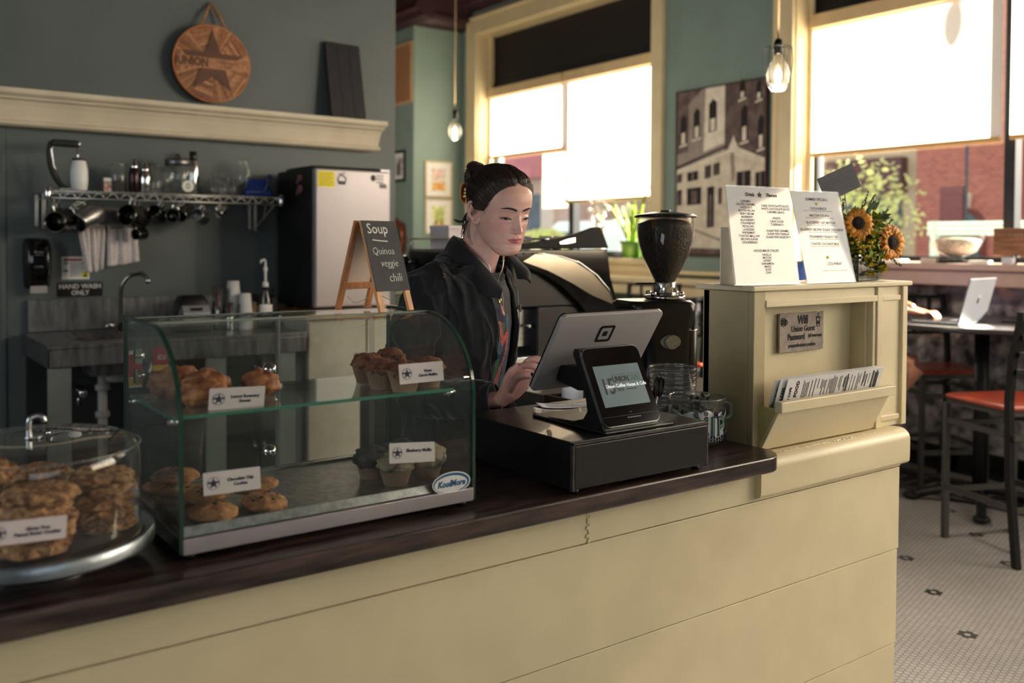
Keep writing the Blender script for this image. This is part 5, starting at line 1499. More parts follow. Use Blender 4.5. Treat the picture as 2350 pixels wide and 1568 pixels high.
placed(m, 'hair_claw', pm('amber_resin', (250, 176, 84), .25, var=.4, vs=60, sss=.5))

# ---------------- clothes
TEE = pm('charcoal_cotton', (64, 60, 64), .85, var=.08, vs=50, bump=.1, bs=500)
FL = pm('black_fleece', (17, 17, 18), .9, var=.18, vs=26, bump=.14, bs=420, sheen=.25)
TY = R(25); fdir = V((sin(TY), -cos(TY), 0)); ldir = V((cos(TY), sin(TY), 0))
TC = tabf([(.85, 2.185), (1.05, 2.175), (1.2, 2.165), (1.38, 2.15)])
def tpt(l, f, z): return V((1.41, TC(z), z))+ldir*l+fdir*f
CEN = lambda z: V((1.41, TC(z), z))
TA = tabf([(.80, .175), (.95, .150), (1.05, .142), (1.15, .152), (1.25, .165), (1.31, .168), (1.345, .154), (1.372, .120), (1.392, .084), (1.400, .068)])
TB = tabf([(.80, .118), (.95, .108), (1.05, .108), (1.15, .120), (1.22, .122), (1.30, .106), (1.345, .090), (1.372, .075), (1.392, .066), (1.400, .062)])
def torso_ring(z, add, n=96, a0=-pi, a1=pi, wr=0):
    out = []
    cx = CEN(z)
    if z > 1.34: cx = cx.lerp(V((1.437, 2.132, z)), smst(1.34, 1.40, z))
    for j in range(n):
        a = a0+(a1-a0)*j/(n if a1-a0 > 6.28 else n-1)
        s, c = sin(a), cos(a)
        s = abs(s)**.9*(1 if s > 0 else -1); c = abs(c)**.9*(1 if c > 0 else -1)
        k = add
        if wr:
            k += wr*(NZ.noise(V((a*2.6+z*2.2, z*5.0, 3)))*.9+NZ.noise(V((a*6+z*5, z*9, 7)))*.5)
        out.append(cx+ldir*(s*(TA(z)+k))+fdir*(c*(TB(z)+k)))
    return out
m = MB(); zl_ = [.84+.56*(i/240) for i in range(241)]
m.loft([[p-V((0, 0, .034))*max(0, (p-CEN(z)).normalized().dot(fdir))*smst(1.30, 1.40, z) for p in torso_ring(z, .004, 260)] for z in zl_], False)
# sleeves of the tee are hidden; neckline ring
nk = [p-V((0, 0, .034))*max(0, (p-CEN(1.398)).normalized().dot(fdir)) for p in torso_ring(1.398, .0055, 64)]; m.tube(nk, .004, 8, closed=True)
TEALC, CORAL, NIGHT, LEAF = pm('teal_print', (66, 92, 104), .85, var=.3, vs=60), pm('coral_print', (186, 88, 82), .85, var=.3, vs=90), pm('navy_print', (44, 48, 66), .85, var=.2), pm('green_print_leaf', (60, 100, 72), .85, var=.3, vs=80)
tee = placed(m, 'tee_shirt', [TEE, TEALC, CORAL, NIGHT, LEAF])
for p in tee.data.polygons:
    c = p.center+V((1.41, 2.19, 0)); r_ = c-CEN(c.z); l, f, z = r_.dot(ldir), r_.dot(fdir), c.z
    if f < .05: continue
    k = 0
    def inell(x, y, a, b, rt=0):
        dx, dy = l-x, z-y; u, v = dx*cos(rt)+dy*sin(rt), -dx*sin(rt)+dy*cos(rt); return (u/a)**2+(v/b)**2 < 1
    for (x, y, a, b, rt, mi) in ((.0, 1.245, .030, .030, 0, 3), (.055, 1.215, .016, .040, .2, 1), (.030, 1.13, .045, .060, 0, 3), (.060, 1.165, .022, .032, -.3, 1), (.062, 1.105, .024, .030, .4, 1), (.045, 1.06, .030, .026, 0, 1), (.005, 1.20, .016, .034, -.4, 4), (.0, 1.10, .018, .040, .3, 4), (.004, 1.165, .020, .022, 0, 1)):
        if inell(x, y, a, b, rt): k = mi
    w_ = .010+.003*sin(z*60)
    for (x0, z0, x1, z1) in ((-.002, 1.232, .018, 1.175), (.018, 1.175, .050, 1.205), (.050, 1.205, .046, 1.15), (.046, 1.15, .016, 1.085), (.016, 1.085, -.004, 1.04), (.022, 1.268, .028, 1.255)):
        px, pz = l-x0, z-z0; dx, dz = x1-x0, z1-z0; t = max(0, min(1, (px*dx+pz*dz)/(dx*dx+dz*dz)))
        if hypot(px-dx*t, pz-dz*t) < w_*.72: k = 2
    if k: p.material_index = k
# jacket: open shell, sleeves, remeshed into one garment
j = MB()
GL = tabf([(.82, -.50), (1.05, -.26), (1.2, -.14), (1.3, -.22), (1.36, -.55), (1.40, -.80)])
GR = tabf([(.82, .75), (1.05, .62), (1.2, .58), (1.3, .66), (1.36, .80), (1.40, 1.0)])
rg = []
for i in range(90):
    z = .80+.60*i/89
    a0, a1 = GR(z), 2*pi+GL(z)
    o_ = torso_ring(z, .026 if z < 1.3 else .026-.010*smst(1.3, 1.4, z), 90, a0, a1, .013)
    n_ = torso_ring(z, .013 if z < 1.3 else .013-.006*smst(1.3, 1.4, z), 90, a0, a1, .006)
    rg.append(o_+list(reversed(n_)))
j.loft(rg, True)
j.tube([(1.375, 2.155, 1.392), (1.315, 2.125, 1.352), (1.262, 2.10, 1.315)], [.042, .052, .060], 20)
j.tube([(1.48, 2.19, 1.388), (1.53, 2.215, 1.352), (1.565, 2.235, 1.315)], [.036, .048, .055], 20)
def sleeve(pts, rad, seed):
    P_ = smoothpath(pts, 9); n_ = len(P_); base = MB()
    base.tube(P_, [rad[min(len(rad)-1, int(i/(n_-1)*(len(rad)-1)))]+(rad[min(len(rad)-1, int(i/(n_-1)*(len(rad)-1))+1)]-rad[min(len(rad)-1, int(i/(n_-1)*(len(rad)-1)))])*((i/(n_-1)*(len(rad)-1)) % 1) for i in range(n_)], 40)
    for q, v in enumerate(base.v):
        i = q//40; c = P_[min(i, n_-1)]; d = (v-c)
        u = i/(n_-1)
        w_ = NZ.noise(V((v.x*14+seed, v.y*14, v.z*26)))*.014+NZ.noise(V((v.x*34, v.y*34+seed, v.z*50)))*.005
        w_ += .004*sin(u*60+2*NZ.noise(v*20))*exp(-((u-.48)/.12)**2)
        base.v[q] = c+d*(1+w_/.055)
    j.add(base.v, base.f)
sleeve([(1.30, 2.10, 1.335), (1.263, 2.092, 1.318), (1.238, 2.10, 1.24), (1.222, 2.115, 1.15), (1.218, 2.115, 1.075), (1.240, 2.065, 1.050), (1.285, 1.975, 1.048), (1.327, 1.895, 1.055)], [.066, .070, .066, .061, .060, .056, .050, .040], 1)
sleeve([(1.53, 2.225, 1.335), (1.56, 2.235, 1.318), (1.575, 2.245, 1.22), (1.58, 2.25, 1.10), (1.585, 2.235, .98), (1.588, 2.215, .87)], [.066, .068, .060, .056, .050, .042], 5)
# hem seam ridges at the armhole
JV, JF = remeshed(j, .0042, 4)
for i_, v in enumerate(JV):
    ax_ = V((1.41, 2.165, v.z)) if 1.27 < v.x < 1.53 else (V((1.23, 2.10, v.z)) if v.x <= 1.27 else V((1.575, 2.24, v.z)))
    if v.y < 2.03 and v.z < 1.12 and v.x < 1.34: ax_ = V((v.x, v.y+.02, 1.05))
    d_ = (v-ax_); d_.z *= .5
    q_ = V((v.x*8+v.z*2.5, v.y*8, v.z*2.6-v.x*2.2)); n_ = NZ.noise(q_*1.5); n2_ = NZ.noise(q_*3.4+V((5, 0, 0)))
    if d_.length > 1e-4: JV[i_] = v+d_.normalized()*(.012*max(0, 1-abs(3.2*n_))**1.5+.005*max(0, 1-abs(3.5*n2_))-.006)
jm = MB(); jm.smooth = True; jm.add(JV, JF, True)
# cuff
def cuffring(c, ax, r, w_):
    q = V(ax).to_track_quat('Z', 'Y').to_matrix()
    jm.lathe([(r-.004, 0), (r, 0), (r+.0015, w_*.5), (r, w_), (r-.004, w_), (r-.004, 0)], c, 40, q, False)
cuffring((1.318, 1.912, 1.054), (.036, -.07, .012), .041, .026)
jac = placed(jm, 'jacket', FL)
# collar flaps
def flap(up, lo, name, t=.006, sag=.0):
    U = smoothpath(up, 8); Lw = smoothpath(lo, 8); n_ = len(U); m = MB()
    def f(u, v):
        i = min(n_-1, int(round(u*(n_-1)))); p = U[i].lerp(Lw[i], v)
        nrm = V((-.55, -.7, .35)).normalized() if sag >= 0 else V((.3, -.8, .4)).normalized()
        return p+nrm*(.012*sin(pi*v)+.003*sin(u*15+v*4)*v)
    m.grid(f, n_-1, 12)
    return placed(m, name, FL, solid=t, sub=1)
flap([(1.500, 2.205, 1.452), (1.450, 2.222, 1.462), (1.395, 2.180, 1.470), (1.376, 2.120, 1.455), (1.388, 2.065, 1.415), (1.412, 2.025, 1.370), (1.436, 1.998, 1.325)],
     [(1.52, 2.245, 1.405), (1.450, 2.250, 1.410), (1.378, 2.205, 1.418), (1.350, 2.135, 1.408), (1.358, 2.062, 1.366), (1.378, 2.014, 1.318), (1.420, 1.990, 1.300)], 'collar')
flap([(1.500, 2.205, 1.452), (1.520, 2.150, 1.440), (1.522, 2.105, 1.412), (1.520, 2.070, 1.385), (1.515, 2.045, 1.350)],
     [(1.52, 2.245, 1.395), (1.570, 2.170, 1.398), (1.582, 2.110, 1.382), (1.572, 2.065, 1.362), (1.552, 2.030, 1.338)], 'collar', sag=-1)
# placket edges and zip
def edgepts(a_of, add):
    out = []
    for i in range(26):
        z = .86+.47*i/25; a = a_of(z); s, c = sin(a), cos(a)
        s = abs(s)**.9*(1 if s > 0 else -1); c = abs(c)**.9*(1 if c > 0 else -1)
        out.append(CEN(z)+ldir*(s*(TA(z)+add))+fdir*(c*(TB(z)+add)))
    return out
m = MB(); m.tube(edgepts(GR, .026), .0016, 6); m.tube(edgepts(GL, .022), .0014, 6)
pz_ = edgepts(GR, .031)[22]; m.box(pz_.x-.003, pz_.x+.003, pz_.y-.003, pz_.y+.001, pz_.z-.02, pz_.z)
placed(m, 'zipper', pm('dull_zip_metal', (120, 118, 116), .35, .8))
# trousers and shoes
m = MB()
m.loft([ring((1.41, 2.19, z), a, b, 40, .3) for z, a, b in ((1.0, .145, .105), (.92, .165, .115), (.84, .172, .120), (.78, .172, .115))], True)
for s in (-1, 1):
    x = 1.41+s*.085; m.tube([(x, 2.19+s*.02, .86), (x, 2.19, .65), (x, 2.19, .46), (x+s*.01, 2.21, .25), (x+s*.01, 2.23, .05)], [.093, .080, .066, .060, .058], 24)
placed(m, 'trousers', pm('dark_denim', (34, 38, 48), .85, var=.2, vs=60))
for s in (-1, 1):
    m = MB(); x = 1.41+s*.095
    m.loft([ring((x, 2.205, z), a, b, 28) for z, a, b in ((.0, .046, .118), (.02, .048, .120), (.05, .044, .105), (.075, .040, .060), (.09, .040, .045))], True)
    placed(m, 'shoe', pm('black_canvas', (24, 24, 26), .8))
# necklaces
def drape(pts, o=.004):
    """lay points over the tee front"""
    out = []
    for l, z in pts:
        a_, b_ = TA(min(z, 1.399)), TB(min(z, 1.399)); f = b_*sqrt(max(.02, 1-(abs(l)/a_)**2.1))
        c_ = CEN(z)
        if z > 1.34: c_ = c_.lerp(V((1.437, 2.132, z)), smst(1.34, 1.40, z))
        out.append(c_+ldir*l+fdir*(f+.006+o))
    return out
SILV = pm('silver_chain', (210, 206, 202), .25, 1)
m = MB()
sd = [(1.392, 2.10, 1.432), (1.400, 2.07, 1.412)]
l1 = [V(p) for p in sd]+drape([(-.040, 1.385), (-.024, 1.352), (-.008, 1.322), (.004, 1.300)])
r1 = drape([(.004, 1.300), (.012, 1.325), (.018, 1.352), (.026, 1.385)])+[V((1.500, 2.092, 1.425))]
m.tube(smoothpath(l1, 5), .0012, 6).tube(smoothpath(r1, 5), .0012, 6)
placed(m, 'necklace', SILV)
m = MB(); c_ = drape([(.004, 1.291)])[0]; m.ell(c_, (.006, .003, .009), 14, 10); placed(m, 'locket', pm('gold_locket', (200, 178, 110), .25, 1))
m = MB()
l1 = [V((1.396, 2.09, 1.430))]+drape([(-.043, 1.385), (-.022, 1.34), (.002, 1.29), (.013, 1.256)])
r1 = drape([(.013, 1.256), (.022, 1.30), (.028, 1.345), (.032, 1.385)])+[V((1.503, 2.088, 1.425))]
m.tube(smoothpath(l1, 5), .0007, 5).tube(smoothpath(r1, 5), .0007, 5)
q = drape([(.007, 1.258), (.013, 1.250), (.019, 1.258), (.013, 1.262)]); m.tube(q, .0012, 6, closed=True)
placed(m, 'fine_necklace', SILV)
# ================================================================ kitchen wall
pr = [(0, 2.012), (.075, 2.012), (.092, 2.022), (.092, 2.034), (.078, 2.042), (.075, 2.05), (.082, 2.075), (.094, 2.11), (.108, 2.135), (.128, 2.142), (.130, 2.152), (.140, 2.155), (.156, 2.166), (.156, 2.190), (0, 2.190)]
m = MB(); m.loft([[(x, 5.2-a, z) for a, z in pr] for x in (-1.8, 2.70)], True, False)
m.loft([[(2.70+(a*.28 if k else 0), 5.2-a, z) for a, z in pr] for k in (0, 1)], True, False)
tag(m.build('cornice_shelf', pm('aged_cream_paint', (204, 192, 170), .5, var=.08, vs=4), bev=.002), 'long cream moulded cornice shelf on the dark kitchen wall', 'shelf')
# round wooden star sign
t = thing('round_wooden_sign', 'round slatted wooden sign with a dark star hanging by a rope', 'sign', (1.692, 5.165, 2.434))
LATH = [pm('lath_wood_%d' % i, c, .55, var=.22, vs=20, stretch=(3, 3, 3)) for i, c in enumerate(((164, 112, 74), (146, 94, 60), (184, 132, 90), (128, 80, 52)))]
RS = .210
m = MB(); m.lathe([(RS, -.030), (RS, .03)], (0, 0, 0), 64, RX(pi/2)); m.build('backing', pm('sign_back', (96, 56, 34), .6), t)
m = MB(); rn = random.Random(4)
MB().tube([(RS*cos(a*pi/36), -.030, RS*sin(a*pi/36)) for a in range(72)], .006, 6, closed=True).build('rim', pm('rim_wood', (180, 112, 66), .5, var=.2), t)
for sec in range(10):      # laths in sectors, each sector with its own direction
    a0 = sec*pi/5+pi/10-pi/5; a1 = a0+pi/5; ac = (a0+a1)/2; dirn = ac+pi/2*(1 if sec % 2 else .55)
    n = 15
    for i in range(n):
        r0, r1 = RS*i/n, RS*(i+.86)/n
        m.mat(rn.randrange(4))
        if sec % 2: q = [(r0*cos(a0), r0*sin(a0)), (r1*cos(a0), r1*sin(a0)), (r1*cos(a1), r1*sin(a1)), (r0*cos(a1), r0*sin(a1))]
        else:
            f0, f1 = i/n, (i+.8)/n; b0, b1 = a0+(a1-a0)*f0, a0+(a1-a0)*f1
            q = [(0.02*cos(b0), .02*sin(b0)), (RS*.985*cos(b0), RS*.985*sin(b0)), (RS*.985*cos(b1), RS*.985*sin(b1)), (.02*cos(b1), .02*sin(b1))]
        m.prism(q, -.036-.002*rn.random(), -.028, 'y')
m.build('laths', LATH, t)
DK = pm('dark_walnut', (84, 44, 24), .5, var=.2, vs=12)
star = [(RS*.86*(1 if k % 2 == 0 else .40)*sin(k*pi/5), RS*.86*(1 if k % 2 == 0 else .40)*cos(k*pi/5)) for k in range(10)]
def clip(poly, lo, hi):
    def half(P, f):
        out = []
        for i in range(len(P)):
            a, b = P[i], P[(i+1) % len(P)]; fa, fb = f(a), f(b)
            if fa >= 0: out.append(a)
            if (fa >= 0) != (fb >= 0):
                k = fa/(fa-fb); out.append((a[0]+(b[0]-a[0])*k, a[1]+(b[1]-a[1])*k))
        return out
    return half(half(poly, lambda p: p[1]-lo), lambda p: hi-p[1])
m = MB(); m.prism(clip(star, .030, .3), -.043, -.038, 'y'); m.prism(clip(star, -.3, -.032), -.043, -.038, 'y')
m.build('star', DK, t)
MB().box(-RS*.93, RS*.93, -.042, -.038, -.030, .028).build('name_band', LATH[0], t)
MB().text('UNION', .062, T4((-.108, -.0435, -.001), FRONT), off=.003, sx=.82).text('COFFEE HOUSE', .019, T4((.075, -.0435, .008), FRONT)).text('& CAFE', .017, T4((.075, -.0435, -.013), FRONT)).build('lettering', DK, t)
m = MB(); m.tube([(-.062, -.02, .200), (-.03, -.01, .275), (.008, .02, .345), (.045, -.01, .28), (.084, -.02, .190)], .0065, 8)
for i in range(26):
    u = i/25; 
    p = V((-.062, -.02, .20)).lerp(V((.008, .02, .345)), u*2) if u < .5 else V((.008, .02, .345)).lerp(V((.084, -.02, .19)), u*2-1)
    m.ell(p, (.0085, .0085, .006), 8, 5)
m.build('rope', pm('jute_rope', (150, 108, 66), .9, var=.3, vs=90), t)
# dark board leaning on the cornice
t = thing('leaning_board', 'dark navy wooden board leaning upright on the cornice shelf', 'board', (2.385, 5.075, 2.1905)); t.rotation_euler = (R(-11), 0, R(3))
m = MB()
for i in range(3): m.box(.001+i*.078, .0775+i*.078, 0, .018, 0, .475)
m.build('planks', pm('navy_stained_wood', (22, 21, 30), .6, var=.35, vs=10, stretch=(6, 6, 1)), t, bev=.001)
MB().box(.01, .225, .018, .026, .08, .10).box(.01, .225, .018, .026, .36, .38).build('battens', pm('dark_batten', (24, 22, 26), .6), t)

# wire shelf
WIRE = pm('chromed_wire', (196, 194, 190), .3, .8, var=.1)
t = thing('wire_shelf', 'chrome wire wall shelf crowded with jars and hanging pitchers', 'shelf', (.82, 4.88, 1.70))
SW, SD = 1.17, .30
m = MB()
for z in (-.012, -.045): m.tube([(0, 0, z), (SW, 0, z)], .0035, 6)
for k in range(36): m.tube([(k*SW/36, 0, -.012 if k % 2 else -.045), ((k+1)*SW/36, 0, -.045 if k % 2 else -.012)], .0026, 5)
m.build('front_truss', WIRE, t)
m = MB(); m.tube([(0, SD, -.012), (SW, SD, -.012)], .0035, 6)
for x in (0, SW): m.tube([(x, 0, -.012), (x, SD, -.012)], .0035, 6).tube([(x, 0, -.045), (x, SD, -.045)], .003, 6)
for k in range(46): m.tube([(.012+k*(SW-.024)/45, 0, -.006), (.012+k*(SW-.024)/45, SD, -.006)], .002, 5)
for y in (.1, .2): m.tube([(0, y, -.012), (SW, y, -.012)], .003, 5)
m.build('wire_deck', WIRE, t)
for x in (0, SW):
    MB().lathe([(.013, -.055), (.015, -.05), (.015, .004), (.012, .008)], (x, 0, 0)).build('corner_post', CHROME, t)
for x in (.02, SW-.05):
    MB().box(x, x+.018, SD-.02, SD+.015, -.19, -.01).box(x-.03, x-.014, SD-.01, SD+.015, -.18, -.02).tube([(x+.009, .01, -.055), (x+.009, SD-.01, -.18)], .006, 8).tube([(x+.009, .12, -.05), (x+.009, .16, -.115)], .004, 6).build('wall_bracket', WIRE, t, bev=.001)
zt = 1.7
JARG = GLASSJ
def jarlike(name, cat, label, x, y, prof, mat_, extra=(), seg=28):
    t = thing(name, label, cat, (x, y, zt-.001))
    MB().lathe(prof, seg=seg, cap=False).build('body', mat_, t)
    for nm, pf, mt in extra: MB().lathe(pf, seg=seg).build(nm, mt, t)
    return t
# black lever press
t = thing('lever_press', 'black lever press with a tall curved handle at the left end of the wire shelf', 'kitchen tool', (.862, 5.02, zt-.001))
MB().tube(smoothpath([(.075, 0, .005), (.045, 0, .02), (.010, 0, .07), (-.008, 0, .13), (-.012, 0, .20), (.0, 0, .238)], 6), .012, 10).build('curved_arm', BLACKM, t)
MB().box(-.004, .125, -.022, .022, .215, .250).build('head_block', BLACK, t, bev=.008)
MB().tube([(.010, -.01, .228), (-.003, -.01, .20), (.006, -.01, .12), (.04, -.01, .05)], .004, 6).build('steel_strip', CHROME, t)
MB().cyl((.118, 0, .22), (.118, 0, .13), .004).ell((.120, -.01, .232), (.012, .012, .014)).build('plunger_rod', CHROME, t)
MB().box(.03, .12, -.03, .03, 0, .012).build('foot_plate', CHROME, t, bev=.003)
jarlike('tumbler', 'tumbler', 'white tumbler with a dark rim on the wire shelf', .980, 4.985, [(.030, 0), (.036, .004), (.040, .05), (.040, .10), (.032, .14), (.030, .147)], WHITEP, [('lid', [(.029, .146), (.033, .15), (.031, .158), (0, .158)], BLACK)])
t = thing('spice_box', 'tiny red and white box on the wire shelf', 'box', (1.118, 5.02, zt-.001)); MB().box(-.018, .018, -.015, .015, 0, .055).build('carton', pm('red_carton', (150, 60, 56), .6, var=1, c2=(200, 190, 180), vs=60), t); MB().box(-.018, .018, -.015, .015, .055, .07).build('cap', WHITEP, t)
jarlike('storage_jar', 'jar', 'clear jar half full of dark coffee on the wire shelf', 1.172, 5.02, [(.036, 0), (.041, .006), (.041, .11), (.034, .125), (.034, .138)], JARG, [('contents', [(.036, .004), (.038, .075), (0, .078)], pm('dark_grounds', (34, 20, 18), .8)), ('lid', [(.036, .138), (.036, .146), (0, .146)], pm('glass_lid', (120, 124, 118), .2))])
def shaker(label, x, body_m, h, r):
    return jarlike('cocktail_shaker', 'shaker', label, x, 4.985, [(r*.8, 0), (r, .008), (r, h*.55), (r*.72, h*.70)], body_m, [('cap', [(r*.72, h*.70), (r*.74, h*.72), (r*.70, h*.82), (r*.40, h*.86), (r*.42, h*.97), (r*.25, h), (0, h)], CHROME)])
shaker('dark bodied shaker on the wire shelf', 1.240, pm('dark_shaker', (50, 34, 40), .2, .6), .178, .026)
shaker('shiny steel cocktail shaker on the wire shelf', 1.293, CHROME, .160, .029)
def tumblerglass(label, x, y, h=.12, r=.030, nm='drinking_glass'):
    return jarlike(nm, 'glass', label, x, y, [(r*.85, 0), (r*.86, .006), (r, .02), (r*1.03, h), (r*.98, h), (r*.9, .022), (0, .02)], JARG)
tumblerglass('tall clear glass right of the steel shaker', 1.350, 5.00, .145, .027)
tumblerglass('clear glass behind the tall one near the big jar', 1.385, 5.08, .14, .028)
t = jarlike('cookie_jar', 'jar', 'big clear jar with steel lid on the wire shelf', 1.470, 5.02, [(.060, 0), (.072, .01), (.074, .12), (.066, .145), (.058, .152)], JARG, [('lid', [(.062, .150), (.066, .154), (.066, .182), (.055, .190), (.02, .194), (.012, .215), (0, .218)], DSTEEL)])
m = MB(); m.lathe([(.030, 0), (.030, .006)], (.028, -.080, .040), 32, RX(pi/2)).build('white_badge', pm('white_badge', (220, 220, 206), .5), t)
MB().text('0', .046, T4((.028, -.0865, .040), FRONT), off=.001).build('badge_figure', pm('badge_grey', (120, 124, 112), .6), t)
MB().tube([(-.025+.028*cos(a*pi/10), -.05, .045+.024*sin(a*pi/10)) for a in range(20)], .003, 6, closed=True).build('ring', BLACK, t)
jarlike('tall_shaker', 'shaker', 'tall steel shaker with black cap behind the big jar', 1.572, 5.09, [(.026, 0), (.030, .01), (.030, .15), (.020, .19)], CHROME, [('cap', [(.018, .188), (.020, .19), (.020, .238), (0, .24)], BLACK)])
for i, (x, y, h, r, lb) in enumerate(((1.655, 5.00, .085, .026, 'small clear glass nearest the big jar'), (1.700, 5.07, .125, .030, 'taller glass in the middle of the glasses'), (1.752, 4.99, .105, .030, 'faceted glass right before the blue jug'), (1.690, 4.95, .075, .024, 'low front glass among the shelf glasses'))): tumblerglass(lb, x, y, h, r)
jarlike('water_carafe', 'bottle', 'clear upturned carafe behind the blue jug', 1.850, 5.09, [(.030, 0), (.045, .02), (.046, .13), (.030, .185), (.030, .205), (.033, .21)], JARG)
t = thing('blue_scoop', 'deep blue plastic jug standing on its rim on the wire shelf', 'jug', (1.895, 4.99, zt-.001), R(-8))
MB().loft([[(x, y, z) for x, y in rrect(-a+c_, a+c_, -b, b, .02, 4)] for z, a, b, c_ in ((0, .082, .06, 0), (.03, .074, .055, 0), (.09, .050, .045, -.004), (.098, .044, .040, -.004))], True).build('body', pm('blue_plastic', (26, 54, 120), .3, coat=.2), t)
MB().tube(smoothpath([(.030, -.055, .03), (.045, -.062, .08), (.055, -.055, .118), (.062, -.04, .105)], 5), [.009]*16, 8).build('handle', pm('blue_plastic_handle', (22, 46, 108), .3), t)

# hanging pitchers
DP = pm('dark_steel', (92, 90, 86), .2, .95, var=.2, vs=10)
def pitcher(label, x, z, r, h, rx, ry, mt, hook=True):
    t = thing('steaming_pitcher', label, 'pitcher', (x, 4.97, z), 0, 'pitchers hanging under the wire shelf')
    q = RY(rx) @ RX(ry); r *= 1.14; h *= 1.12
    m = MB(); m.M = q.to_4x4(); m.lathe([(r*.98, -h/2), (r, -h/2+.004), (r*.98, 0), (r*.80, h*.34), (r*.86, h/2), (r*.80, h/2), (r*.74, h*.34), (r*.9, 0), (r*.9, -h/2+.008), (0, -h/2+.008)], seg=32); m.build('body', mt, t)
    m = MB(); m.M = q.to_4x4(); m.tube(smoothpath([(r*.82, 0, h*.36), (r*1.45, 0, h*.34), (r*1.50, 0, -h*.05), (r*.98, 0, -h*.28)], 5), [.0055]*16, 8); m.build('handle', CHROME, t)
    top = q @ V((r*1.45, 0, h*.2))
    MB().tube(smoothpath([(top.x, top.y, top.z+.006), (top.x+.008, top.y, top.z-.004), (top.x+.004, top.y, (1.655-z)*.6), (0, .0, 1.652-z)], 4), .002, 5).build('hook', WIRE, t)
    return t
pitcher('large dark pitcher hanging at the far left under the shelf', .888, 1.545, .052, .12, R(-100), R(60), DP)
pitcher('shiny pitcher tilted with its mouth to the lower left', 1.010, 1.565, .050, .12, R(-120), R(30), STEEL)
pitcher('wide dark pan shaped pitcher above the towels', 1.230, 1.575, .056, .10, R(-80), R(40), DP)
pitcher('small pitcher low between towels and mugs', 1.262, 1.485, .028, .06, R(-95), R(40), DP)
pitcher('black mug shaped pitcher, fourth along the rail', 1.350, 1.592, .034, .085, R(-60), R(50), DP)
pitcher('round mouthed black pitcher facing the room', 1.425, 1.583, .036, .085, R(-90), R(78), DP)
pitcher('dark pitcher with a shiny rivet near the middle', 1.492, 1.600, .033, .085, R(-120), R(40), DP)
pitcher('steel pitcher, last but one on the right', 1.572, 1.582, .034, .085, R(-70), R(50), STEEL)
pitcher('smallest bright pitcher hanging on the right', 1.688, 1.612, .022, .055, R(-125), R(30), CHROME)
tag(MB().cyl((.97, 5.10, 1.612), (1.32, 5.10, 1.612), .009).box(.985, .995, 5.10, 5.2, 1.604, 1.62).box(1.295, 1.305, 5.10, 5.2, 1.604, 1.62).build('knife_rail', pm('pale_rail', (170, 150, 140), .4, .6)), 'pale horizontal rail on the wall behind the hanging pitchers', 'rail')
t = thing('towel_bar', 'dark towel bar on the kitchen wall carrying two white towels', 'rail', (1.13, 5.08, 1.512))
MB().cyl((-.17, 0, 0), (.17, 0, 0), .008).box(-.165, -.15, 0, .12, -.01, .01).box(.15, .165, 0, .12, -.01, .01).build('bar', BLACKM, t)
TOW = pm('white_terry', (206, 196, 194), .95, var=.08, vs=60, bump=.4, bs=300)
def towel(label, x0, x1, zb0, zb1, seed, taper):
    def f(u, v):
        x = x0+(x1-x0)*(u if taper > 0 else u); ctr = (x0+x1)/2+.005
        w_ = 1-taper*v
        X = ctr+(x-ctr)*w_+.012*v*(1 if seed == 1 else .3)
        zb = zb0+(zb1-zb0)*u
        return (X, 5.062+.010*sin(u*17+seed)*v+.004*sin(u*31+seed)-.012*v*(1-v), 1.520-(1.520-zb)*v-.004*sin(u*pi))
    m = MB().grid(f, 40, 24); o = m.build('towel', TOW, None, solid=.005)
    k = MB().grid(lambda u, v: (x0+(x1-x0)*u, 5.08+.016*cos(v*pi)*1.0*(-1), 1.520+.014*sin(v*pi)), 20, 8)
    k.build('fold', TOW, o, solid=.004)
    return tag(o, label, 'towel', 'towels on the dark bar')
towel('left white towel, bunched and tapering to its lower corner', .985, 1.118, 1.285, 1.305, 1, .42)
towel('right white towel, hanging wide with an even hem', 1.128, 1.270, 1.318, 1.345, 2, -.16)

# dispenser, notice, sign
t = thing('soap_dispenser', 'black wall dispenser with a white paper tab', 'dispenser', (.816, 5.2, 1.33))
MB().loft([[(x, y, z) for x, y in ((-w, 0), (-w, -d*.6), (-w*.7, -d), (w*.7, -d), (w, -d*.6), (w, 0))] for z, w, d in ((-.122, .052, .06), (-.10, .060, .085), (.0, .064, .095), (.09, .064, .09), (.125, .055, .07), (.132, .045, .04))], True).build('housing', GLOSSB, t, bev=.004)
MB().box(-.026, .030, -.097, -.094, -.055, .075).build('front_window', pm('dark_window', (20, 20, 22), .05, coat=.5, var=0), t)
m = MB(); m.text('Brew', .02, T4((.0, -.0975, .062), FRONT)).text('express', .012, T4((.0, -.0975, .048), FRONT)).text('LEVERS', .014, T4((.0, -.0975, -.012), FRONT)); m.build('lettering', pm('grey_print', (120, 120, 120), .6), t)
MB().box(-.036, .040, -.075, -.068, -.145, -.10).build('paper_tab', pm('dispenser_tab', (160, 156, 154), .6), t, bev=.002)
t = thing('safety_notice', 'small white notice with red heading above the hand wash sign', 'notice', (1.002, 5.2, 1.308))
MB().box(-.066, .066, -.002, 0, -.058, .058).build('sheet', PAPER, t)
m = MB(); m.box(-.058, .030, -.003, -.002, .036, .048).mat(1).box(-.058, -.035, -.003, -.002, .020, .028).box(-.058, -.035, -.003, -.002, -.020, -.010)
for i in range(10): m.box(-.028, .055-.01*(i % 3), -.003, -.002, .026-i*.008, .029-i*.008)
m.mat(2).box(.030, .062, -.0032, -.002, -.050, -.022).mat(3).prism([(.036, -.047), (.056, -.047), (.046, -.027)], -.0038, -.0032, 'y')
m.build('print', [pm('notice_red', (170, 60, 64), .7), pm('notice_grey', (120, 120, 122), .7), pm('notice_yellow', (206, 196, 40), .7), INK], t)
